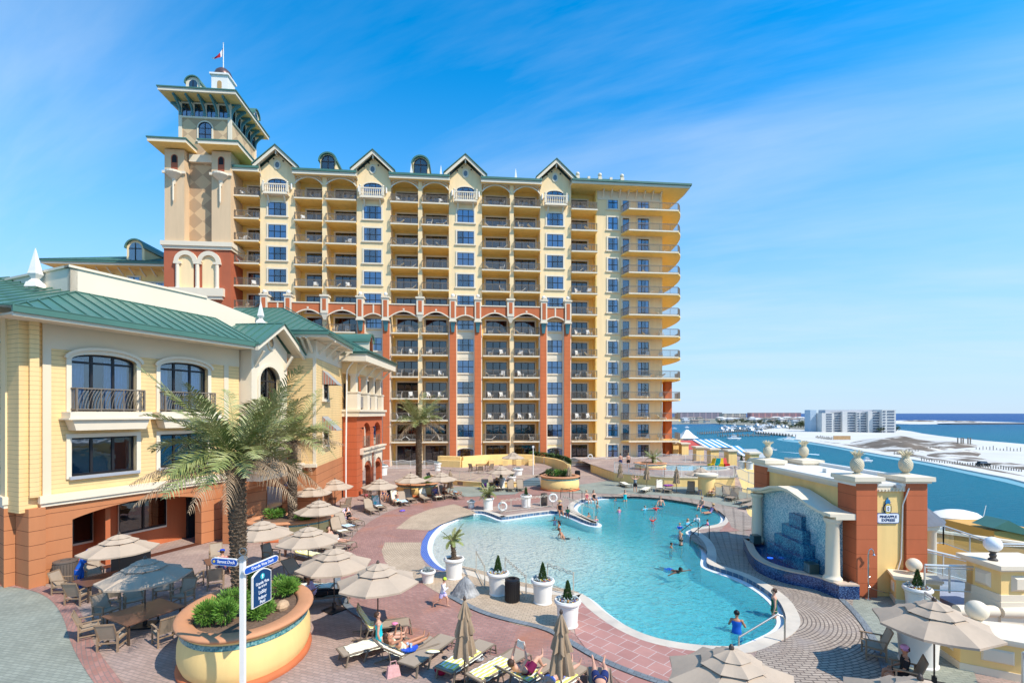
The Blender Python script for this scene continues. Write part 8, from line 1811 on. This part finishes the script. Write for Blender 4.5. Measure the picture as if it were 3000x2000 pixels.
  if kind in('shorts','trousers','brief','dress'):
   w.tube([pel-td*.045*h,pel,pel+td*.055*h],[.074*h,.095*h,.09*h],16,sq=.72)
   q={'shorts':.6,'trousers':.98,'brief':.16,'dress':.5}[kind]
   for s in(1,-1):
    w.tube([G_[s][0],G_[s][0].lerp(G_[s][1],q*.5),G_[s][0].lerp(G_[s][1],q)],[.066*h,.066*h,.06*h if q<.9 else.045*h],12)
    if kind=='trousers':w.tube([G_[s][1],G_[s][2]],[.045*h,.034*h],10)
  w.build(nm_,cloth(c),o,smooth='auto')
 if hat:
  w=MB();M=[(0.115,.0),(.115,.004),(.062,.012),(.058,.05),(.03,.066),(.002,.068)]if hat[0]=='brim' else[(.064,0),(.062,.03),(.04,.055),(.002,.062)]
  w.lathe([(r*h,z*h)for r,z in M],18,(0,0,0));
  if hat[0]=='cap':w.box(.03*h,.11*h,-.035*h,.035*h,0,.006)
  ho=w.build('hat',mat('hat_'+hat[1],{'straw':(.55,.38,.18),'pink':(.62,.28,.42),'blue':(.01,.06,.45),'black':(.02,.02,.02),'lime':(.5,.7,.05)}[hat[1]],.85,.1),o,smooth='auto');ho.location=hc+hd*.022*h;ho.rotation_euler=hd.to_track_quat('Z','Y').to_euler()
 if prop:
  wr=(G_[1][5]+G_[-1][5])/2+V3(*P[6][0])*.06*h;q=MB()
  if prop=='book':q.bar(wr+Vector((0,-.14,.0)),wr+Vector((0,0,-.03)),.02,.2).bar(wr+Vector((0,0,-.03)),wr+Vector((0,.14,.0)),.02,.2)
  if prop=='phone':q.box(-.01,.01,-.04,.04,-.08,.08);q.v=[tuple(Vector(v)+wr)for v in q.v]
  k=q.build(prop,mat('paper',(.75,.72,.62),.8,.05)if prop=='book' else DKF);k.location=loc;k.rotation_euler=(0,0,rz);tag(k,('open book held by the reading man' if prop=='book' else 'black phone held up by the ')+('' if prop=='book' else 'woman '+('on the foreground lounger' if Ht>1.64 else 'on the left row')),prop)
 return o
TR=lambda c:[('trunks','shorts',c)]
SU=lambda c:[('swimsuit','suit',c),('swimsuit_bottom','brief',c)]
BK=lambda c:[('bikini_top','top',c),('bikini_bottom','brief',c)]
RG=lambda c,d='navy':[('rash_shirt','shirt',c),('trunks','shorts',d)]
wg='bathers in the pool'
for px,py,a,po,Ht,dz,sk,we,hr,lg,lab in((1625,1524,-90,'wide',1.1,.25,'d',SU('purple'),'k',0,'child in a purple float ring below the hatted woman'),(1639,1543,180,'wade',1.6,.30,'t',SU('aqua'),'k',1,'dark haired woman neck deep near the beach side, facing away'),(1655,1572,5,'float',1.8,.16,'t',TR('black'),'b',0,'man leaning back in the water with legs stretched to the right'),(1749,1488,40,'wade',1.2,.1,'l',TR('navy'),'b',0,'shirtless boy in the water beside the chain rail'),(1724,1514,-60,'wade',1.15,.2,'t',TR('navy'),'b',0,'left one of two children at the peninsula wall'),(1746,1524,-100,'wade',1.15,.2,'l',SU('pink'),'b',0,'right one of two children at the peninsula wall'),(1814,1500,90,'wade',1.15,.12,'l',SU('pink'),'b',0,'small girl in pink seen from behind'),(1803,1466,-90,'wade',1.1,.25,'t',SU('pink'),'b',0,'child at the far pool wall left of the woman in turquoise'),(1831,1468,-90,'wide',1.65,-.25,'l',SU('turq'),'b',1,'woman in a turquoise swimsuit standing at the far pool wall'),(1889,1494,-60,'wide',1.2,.18,'l',RG('aqua'),'b',0,'boy in a light blue shirt left of the boy in red'),(1921,1494,-90,'wide',1.2,.12,'l',RG('red'),'b',0,'boy in a red shirt in front of the man'),(1935,1482,-100,'wade',1.8,.0,'l',TR('navy'),'b',0,'shirtless man standing behind the boy in red'),(1912,1527,-90,'armsup',1.1,.2,'l',RG('red'),'b',0,'child in red with both arms raised'),(2042,1524,-120,'wade',1.25,.15,'l',RG('white'),'k',0,'child in a white shirt and goggles furthest right but one'),(2014,1538,-60,'wade',1.35,.15,'l',RG('aqua'),'y',1,'long haired girl in pale blue beside the dark handrails'),(1991,1548,-90,'wade',1.2,.15,'l',RG('blue'),'y',0,'child in a blue shirt left of the dark handrails'),(2074,1538,150,'wade',1.2,.15,'l',RG('pink'),'b',0,'child in bright pink at the right bay of the pool'),(1995,1596,170,'armsup',1.65,.05,'l',BK('black'),'y',0,'blond woman raising her hands near the handrails'),(1965,1603,0,'wade',1.3,.32,'t',TR('navy'),'k',0,'dark haired child facing the blond woman'),(1965,1668,-60,'swim',1.7,.06,'d',TR('blue'),'k',0,'swimmer with arms spread in the middle of the pool'),(2158,1853,60,'wade',1.68,.0,'t',[('swimsuit','dress','blue')],'k',0,'woman in a strapless royal blue swimsuit seen from behind at the near steps'),(2268,1806,160,'stand',1.68,-.3,'l',SU('green'),'b',0,'woman in a green swimsuit standing at the near rail')):
 p=G(px,py,WL);person(lab,(p.x,p.y,WL-dz-POSES[po][0]*Ht),R(a),po,Ht,sk,we,hr,lg,None,None,wg)
for px,py,z,a,po,Ht,sk,we,hr,lg,hat,lab in((1640,1500,.12,-80,'sit',1.65,'t',SU('black'),'k',1,('brim','straw'),'woman in black with a straw hat sitting on the peninsula edge'),(1663,1509,.1,-100,'sit',1.1,'d',RG('green'),'k',0,None,'small child in green sitting on the peninsula edge'),(1719,1466,.12,-60,'sit',1.62,'l',SU('rose'),'y',0,None,'woman in a dark pink swimsuit sitting at the far pool edge'),(1740,1466,.12,-70,'sit',1.64,'l',SU('black'),'k',1,None,'long haired woman in black sitting at the far pool edge'),(2056,1486,.1,215,'sit',1.6,'l',TR('navy'),'y',0,None,'blond person sitting on the right pool edge'),(2081,1499,.0,200,'float',1.5,'t',SU('violet'),'b',0,('brim','straw'),'person in a violet swimsuit at the right pool edge under a sun hat'),(1861,1441,0,-90,'armsup',1.66,'l',[('swimsuit','suit','checks'),('shorts','shorts','black')],'b',0,None,'standing woman shading her eyes behind the far pool edge'),(1818,1370,1.0,90,'stand',1.8,'l',TR('navy'),'b',0,None,'left one of two people behind the splash pool fence'),(1841,1369,1.0,100,'stand',1.8,'l',TR('black'),'y',0,None,'right one of two people behind the splash pool fence'),(1296,1778,0,-8,'run',1.22,'l',[('shirt_long','shirt','white'),('shorts','shorts','lav')],'k',0,('cap','lime'),'running child in white shirt and lime visor'),(836,1627,0,30,'wade',1.68,'t',[('shirt','shirt','black'),('denim_shorts','shorts','denim')],'b',1,None,'woman in blue shorts and black top standing between the umbrellas'),(232,1722,0,20,'push',1.78,'t',[('uniform_shirt','shirt','blue'),('uniform_trousers','trousers','blue')],'b',0,('cap','blue'),'worker in a royal blue uniform leaning over the black bin'),(652,1690,.5,100,'sit',1.7,'l',[('shirt','shirt','rose'),('shorts','shorts','navy')],'b',0,('cap','blue'),'person in a blue cap seated at the small table by the palm'),(2648,2020,.45,150,'sit',1.65,'t',[('shirt','shirt','black'),('shorts','shorts','black')],'b',0,('cap','pink'),'person in a pink cap seated by the tall pot at lower right'),(1072,1466,.48,-60,'sit',1.75,'d',TR('rose'),'k',0,None,'dark shaded man seated behind the towelled lounger'),(1124,1460,.48,-90,'sit',1.7,'l',TR('navy'),'y',0,None,'pink shouldered person seated at the loggia table'),(1141,1466,.48,-110,'sit',1.7,'t',RG('black'),'b',0,('cap','black'),'person in a black cap seated right of the loggia table')):
 p=G(px,py,z if z>=1 else 0);person(lab,(p.x,p.y,z+(.03 if z in(.12,.1)else 0)),R(a),po,Ht,sk,we,hr,lg,hat)
def on_l(key,po,Ht,sk,we,lab,hr='b',lg=0,hat=None,prop=None,dx=-.18,da=0,dz=.47):
 x,y,a,k=LPOS[key];person(lab,(x+dx*math.cos(a),y+dx*math.sin(a),dz),a+R(da),po,Ht,SK and sk,we,hr,lg,hat,prop)
on_l('L2','turn',1.68,'l',SU('turq'),'woman in a turquoise swimsuit sitting upright with her back to the camera',dx=.15,da=-20);on_l('L3','phone',1.66,'t',BK('cream'),'woman in a pale bikini reclining and holding up a phone',lg=1,prop='phone');on_l('L7','read',1.8,'l',TR('maroon'),'man in maroon trunks lying back and reading a book',prop='book',dx=-.1);on_l('L8','lie',1.66,'l',BK('lilac'),'woman in a lilac bikini lying by the closed umbrella','y',1,dx=-.05);on_l('L9','lie',1.8,'l',TR('navy'),'sunbather in blue shorts whose legs enter at the bottom edge',dx=.1)
on_l('m18','recline',1.8,'t',[('shirt','shirt','lav'),('trousers','trousers','black')],'man in a purple shirt and black trousers on the shaded lounger');on_l('m13','recline',1.75,'l',[('shorts','shorts','white')],'person in white shorts stretched out below the second planter');on_l('m10','recline',1.62,'l',SU('black'),'woman in a black swimsuit looking at a phone on the left row','k',1,prop='phone');on_l('m3','sit',1.3,'l',TR('aqua'),'child in blue trunks sitting sideways on the towelled lounger','y',da=-60,dx=.3);on_l('m7','recline',1.62,'l',RG('violet'),'woman in a patterned violet shirt by the third planter');on_l('m8','turn',1.5,'t',TR('black'),'shirtless boy sitting up beside the umbrella pole','k');on_l('m9','lie',1.7,'t',BK('aqua'),'sunbather lying flat at the end of the row',dx=-.1);on_l('r6','recline',1.65,'l',SU('violet'),'person in blue and red reclining near the drum pillar',dx=-.1);on_l('n2','recline',1.7,'t',RG('black'),'person dozing on the second centre back lounger',hat=('brim','straw'))
# -- harbour, town and far shore
WBL=mat('far_white',(.62,.60,.57),.8,.05,.05);FGL=mat('far_glass',(.10,.13,.18),.3,.1,.2);FPK=mat('far_pink',(.42,.22,.22),.8,.1,.05);FBR=mat('far_tan',(.45,.40,.34),.8,.1,.05)
def block(px0,px1,pyt,pyb,m,lab,dep=20,fl_=8,vb=0,name='apartment_block',skew=0):
 p=G(px0,pyb,SZ);q=atx(px1,p.y);w=q.x-p.x;h=(pyb-pyt)/F*p.y;t=thing(name,lab,'building',(p.x,p.y,SZ),R(skew));MB().box(0,w,0,dep,0,h).build('wall',m,t);b=MB()
 n=max(2,int(w/6))if not vb else vb
 for i in range(fl_):
  for k in range(n):
   if(k*7+i*0)%4==3 and n>4:continue
   x0=w*(k+.12)/n;b.box(x0,w*(k+.88)/n,-.25,-.02,h*(i+.3)/fl_,h*(i+.78)/fl_)
 b.build('window_band',FGL,t);MB().box(-.4,w+.4,-.5,dep,h,h+.6).build('roof',m,t);return t
def condo():
 p=G(2440,1266,SZ);Y=p.y;t=thing('beach_condominium','long white stepped condominium with dark balcony bands on the sand spit','apartment building',(atx(2408,Y).x,Y,SZ),R(-8));S_=Y/F;w=178*S_;h=66*S_
 segs=[(0,.17,0,.86),(.15,.33,4,.9),(.31,.52,0,.93),(.5,.66,-3,.9),(.64,.82,-7,.93),(.8,1,-12,1)]
 for i,(a,b,y,hh)in enumerate(segs):
  MB().box(a*w,b*w,y,y+22,0,h*hh).build('wall',WBL,t);g=MB()
  for k in range(8):
   z=h*hh*(k+.35)/8.2;m_=(b-a)*w
   g.box(a*w+m_*.38,b*w-m_*.12,y-.3,y-.05,z,z+h*.055)
   if i%2:g.box(a*w+m_*.06,a*w+m_*.25,y-.3,y-.05,z,z+h*.05)
  g.build('balcony_band',FGL,t)
 MB().box(.08*w,.97*w,4,20,h*.86,h).build('penthouse',mat('far_grey',(.5,.5,.52),.8,.05),t)
 m=MB();m.box(-w*.1,-.3,12,26,0,h*1.0);m.build('wall',mat('far_blue',(.42,.52,.60),.8,.05),t)
condo()
for a in((1990,2115,1208,1226,mat('far_mauve',(.30,.25,.29),.8,.1,.05),'long grey apartment row on the far left skyline',30,3),(2118,2186,1211,1228,FBR,'tan apartment block left of the pink row',30,4),(2200,2347,1209,1226,FPK,'long pink apartment row on the skyline',30,4),(2076,2114,1208,1225,WBL,'white ribbed block on the skyline',28,3)):block(*a)
rr=random.Random(8);RC=[WBL,FBR,mat('far_roof',(.36,.38,.40),.7,.1),mat('far_roof_brown',(.24,.19,.16),.8,.1)]
HP=[]
for i in range(34):
 py=rr.choice((1229,1232,1236,1240))+rr.uniform(-1,1);px=rr.uniform(1985,2400)if py<1234 else rr.uniform(1985,2330);w=rr.uniform(14,34);p=G(px,py,SZ);W_=w/F*p.y;h=rr.uniform(5,9)
 t=thing('harbour_house','%s harbour house with %s roof, number %s in its row from the left'%(['white','tan'][i%2],['white','grey','brown'][i%3],['a','b'][0]),'house',(p.x,p.y,SZ),R(rr.uniform(-15,15)),'houses and boat sheds along the harbour');t['label']='low %s house with a %s roof among the harbour houses'%(['white','tan'][i%2],['white','grey','brown'][i%3])
 MB().box(0,W_,0,12,0,h).build('wall',RC[i%2],t);MB().raw([(-.8,-.8,h),(W_+.8,-.8,h),(W_+.8,12.8,h),(-.8,12.8,h),(W_*.25,6,h+3),(W_*.75,6,h+3)],[(0,1,5,4),(1,2,5),(2,3,4,5),(3,0,4)]).build('roof',RC[[0,2,3][i%3]],t)
 [MB().box(W_*(k+.2)/4,W_*(k+.7)/4,-.2,-.02,z,z+1.5).build('window',FGL,t)for k in range(4)for z in(1.2,h-2.6)]
def ftree(px,py,r,lab,seed,k=0):
 rr=random.Random(seed);p=G(px,py,SZ);t=thing('shore_tree',lab,'tree',(p.x,p.y,SZ),0,'trees along the harbour shore');MB().tube([(0,0,0),(.3,0,r*.8)],[.5,.3],6).build('trunk',BARK,t);m=MB();cs=[Vector((rr.uniform(-.7,.7)*r,rr.uniform(-.5,.5)*r,r*rr.uniform(.7,1.35)))for _ in range(7)]
 for _ in range(420):
  c=rr.choice(cs);v=Vector((rr.gauss(0,1),rr.gauss(0,1),rr.gauss(0,.7))).normalized()*r*.5*rr.uniform(.5,1);leafq(m,c+v,r*.13,rr)
 m.build('crown',[mat('far_leaf',(.06,.085,.035),.8,.4,.3,world=True),mat('far_leaf_olive',(.10,.11,.045),.8,.35,.3,world=True)][k],t)
for i in range(30):
 px=2110+i*10.3+rr.uniform(-5,5);py=1241+(i>12)*6+(i>19)*8+rr.uniform(-2,3);ftree(px,py,rr.uniform(4,7),('olive' if i%2 else 'dark green')+' round tree in the belt behind the marina',i,i%2)
ftree(2622,1267,5,'wind shaped tree alone at the right end of the condominium',77);ftree(2578,1268,4,'small tree in front of the condominium at its right corner',78);ftree(2487,1264,4.5,'left bush against the condominium base',79);ftree(2505,1265,4,'right bush against the condominium base',80)
PW=mat('pier_wood',(.22,.20,.17),.85,.2,.5,world=True);BW=mat('boat_white',(.76,.77,.78),.3,.03)
for i,(x0,y0,x1,y1,lab)in enumerate(((2050,1272,2210,1262,'long wooden pier nearest the open water'),(2110,1279,2255,1277,'lower wooden pier with tall piles'),(2130,1262,2260,1256,'wooden pier in the middle of the marina'),(2120,1256,2270,1251,'wooden pier at the back of the marina'),(2215,1270,2320,1279,'boardwalk along the curved sand bank'))):
 a,b=G(x0,y0,SZ),G(x1,y1,SZ);t=thing('wooden_pier',lab,'pier',(0,0,0),0,'marina piers');MB().bar((a.x,a.y,SZ+1.2),(b.x,b.y,SZ+1.2),2,.3).build('deck',PW,t);m=MB();n=int((b-a).length/5)
 for k in range(n+1):
  c=a.lerp(b,k/n)
  for s in(-7,0,7):MB().bar((c.x+s*.1,c.y+s,SZ-1),(c.x+s*.1,c.y+s,SZ+(2.6 if s else 1.8)),.5).build('pile',PW,t)
def boat_p():
 t=thing('motor_boat','x','boat');m=MB();q=[(-5,-1.5),(2,-1.6),(5.5,0),(2,1.6),(-5,1.5)];m.prism([(x*.85,y*.8)for x,y in q],0,.7);m.prism(q,.7,1.3);m.build('hull',BW,t);m=MB();m.frust(0,0,2.4,1.1,1.3,1.6,.9,2.8);m.build('cabin',BW,t);m=MB();m.frust(.1,0,2.2,1.13,1.8,1.8,1.02,2.4);m.build('windows',FGL,t);m=MB();m.box(-1.5,1,-1,1,3.7,3.8);[m.bar((x,y,2.7),(x,y,3.7),.08)for x in(-1.4,.9)for y in(-.9,.9)];m.build('hardtop',BW,t);return t
BT=Placer(boat_p())
for i in range(34):
 px,py=rr.uniform(2115,2330),rr.uniform(1246,1266);
 if py>1256:px=rr.uniform(2105,2235)
 p=G(px,py,SZ);BT((p.x,p.y,SZ),R(rr.choice((80,95,260,10))+rr.uniform(-8,8)),'white cabin boat moored in the packed marina',rr.uniform(.8,1.6),'boats moored in the marina')
for px,py,a,s,lab in((2539,1352,5,.55,'small white boat with hardtop between the two near pineapples'),(2262,1319,-10,.5,'motor boat leaving a wake left of the lift house'),(2012,1253,20,.8,'small boat out in the bay near the balconies'),(1976,1256,0,.7,'white sailing dinghy nearest the balconies'),(2310,1288,0,.9,'low boat beached at the curved sand bank'),(2150,1287,0,1.1,'boat tied to the lowest pier')):p=G(px,py,SZ);BT((p.x,p.y,SZ),R(a),lab,s)
struct('boat_wake',MB().face([(*G(2275,1322,SZ).xy,SZ+.06),(*G(2400,1333,SZ).xy,SZ+.06),(*G(2400,1330.5,SZ).xy,SZ+.06)]),mat('foam',(.6,.7,.75),.6,.2,.3,world=True))
m=MB();rr=random.Random(4)
for px0,px1,y0,y1,n,h in((2390,2440,1284,1290,26,2.6),(2620,2760,1334,1316,16,2),(2700,3000,1352,1385,40,1.4),(2860,3000,1318,1324,14,2.4)):
 t=thing('beach_posts','row of weathered timber posts %s'%{2390:'beside the wooden crate wall on the sand',2620:'climbing between the two scrub dunes',2700:'along the channel beach at the right edge',2860:'carrying a broken boardwalk at the right'}[px0],'posts');m=MB()
 for k in range(n):f=k/n;p=G(px0+(px1-px0)*f,y0+(y1-y0)*f+rr.uniform(-1,1),SZ);MB().bar((p.x,p.y,SZ),(p.x,p.y,SZ+h*rr.uniform(.5,1.1)+.5),.24).build('post',PW,t)
for px in(2806,2816,2822,2836,2843):p=G(px,1309,SZ);tag(MB().bar((p.x,p.y,SZ),(p.x,p.y,SZ+6),.5).build('tall_post',PW),'tall bare timber post standing on the sand behind the dune','post','tall posts on the sand')
p=G(2442,1290,SZ);t=thing('timber_screen','tan timber screen standing on posts on the white sand','screen',(p.x,p.y,SZ));MB().box(0,13.5,0,.4,.8,3.8).build('boards',mat('board_tan',(.42,.26,.13),.9,.2,.8),t);MB().box(.1,.4,.05,.3,0,.8).box(13,13.3,.05,.3,0,.8).build('posts',PW,t)
p=G(2880,1369,SZ);t=thing('parked_jeep','dark off road car parked on the beach at the right','car',(p.x,p.y,SZ+.6),R(-5));MB().box(-2.2,2.2,-.9,.9,.5,1.1).frust(-.3,0,1.5,.85,1.1,1.2,.75,1.9).build('body',mat('car_dark',(.012,.014,.016),.3,.05),t);MB().frust(-.3,0,1.4,.87,1.2,1.2,.78,1.75).build('windows',FGL,t)
for x in(-1.4,1.4):w=MB().lathe([(.02,-1),(.45,-1),(.45,1),(.02,1)],12).build('wheel',BLK,t);w.rotation_euler=(R(90),0,0);w.location=(x,0,.45)
def kiosk():
 Y=120;x=atx(2012,Y).x;z0=-6;t=thing('harbour_tower','white harbour tower with flared white roof and blue windows','tower',(x,Y,0));zt=at(2012,1282,Y).z;MB().box(-1.5,1.5,-1.5,1.5,-14,zt).build('wall',PWT,t)
 MB().frust(0,0,2.2,2.2,zt,1.2,1.2,zt+.9).frust(0,0,1.2,1.2,zt+.9,.3,.3,zt+2.0).build('roof',PWT,t);[MB().box(x,x+1.1,-1.58,-1.51,zt-1.4,zt-.4).build('window',mat('pane_teal',(.03,.2,.28),.2,.05),t)for x in(-1.25,.15)]
 RR=mat('roof_red',(.50,.075,.05),.6,.12,.4);BS=lines_mat('canvas_blue_stripe',(.05,.26,.62),(.74,.76,.78),1.3,'X',.45,rough=.8,bump=0)
 for px0,px1,py,dx,lab,mm,rise in((1968,2000,1312,4,'left red roof below the harbour tower',RR,2.5),(2010,2072,1316,6,'right red roof below the harbour tower',RR,3.5),(2070,2150,1310,6,'blue and white striped canvas roof beyond the terrace',BS,3),(2108,2160,1333,4,'small striped awning in front of the larger striped roof',BS,2.4),(2178,2208,1335,5,'striped canvas roof furthest to the right',BS,4),(2015,2100,1332,5,'green ribbed metal roof behind the capped pillars',GRN,3),(2200,2262,1345,5,'grey tent roof left of the lift house',mat('tent_grey',(.40,.42,.42),.8,.1),4)):
  Y2=100;a,b=atx(px0,Y2).x,atx(px1,Y2).x;zb=at(px0,py,Y2).z;rise*=.42;dx*=1.3;t=thing('harbour_roof',lab,'roof',(a,Y2,zb));w=b-a;MB().raw([(0,0,0),(w,0,0),(w,dx,rise),(0,dx,rise),(0,2*dx,0),(w,2*dx,0)],[(0,1,2,3),(3,2,5,4),(0,3,4),(1,5,2)]).build('canopy',mm,t);MB().box(.4,w-.4,.5,2*dx-.5,-14-zb,-.05).build('walls',mat('shed_wall',(.45,.40,.33),.8,.15,.5),t)
kiosk()
a=at(2800,1512,60);t=thing('moored_cruiser','white curved boat roof and railing beyond the ochre wall','boat',tuple(a));MB().lathe([(3.0,-.25),(3.05,.05),(2.4,.5),(1.2,.8),(.05,.9)],20,(0,0,0),1,.6).build('canopy',PWT,t,smooth='auto');q=MB();[q.bar((3+k*.4,1,-1.3),(3+k*.4,1,-.5),.05)for k in range(9)];q.bar((3,1,-.5),(6.2,1,-.6),.08).bar((4.4,1,-.5),(4.8,1,1.2),.05);q.build('railing',PWT,t);MB().box(-3,6.2,-1,3,-8,-1.3).build('hull',BW,t)
a=at(2955,1524,50);t=thing('boathouse','green roofed boathouse cut by the right edge','boathouse',tuple(a));MB().raw([(-1.6,0,-.8),(0,0,0),(4,0,-2.0),(-1.5,2.5,-.8),(.1,2.5,0),(4.1,2.5,-2.0)],[(0,1,4,3),(1,2,5,4),(0,2,1)]).build('roof',GRN,t);MB().box(-1.2,4,.3,6,-12,-1.2).build('wall',MATS['stucco_ochre'],t)
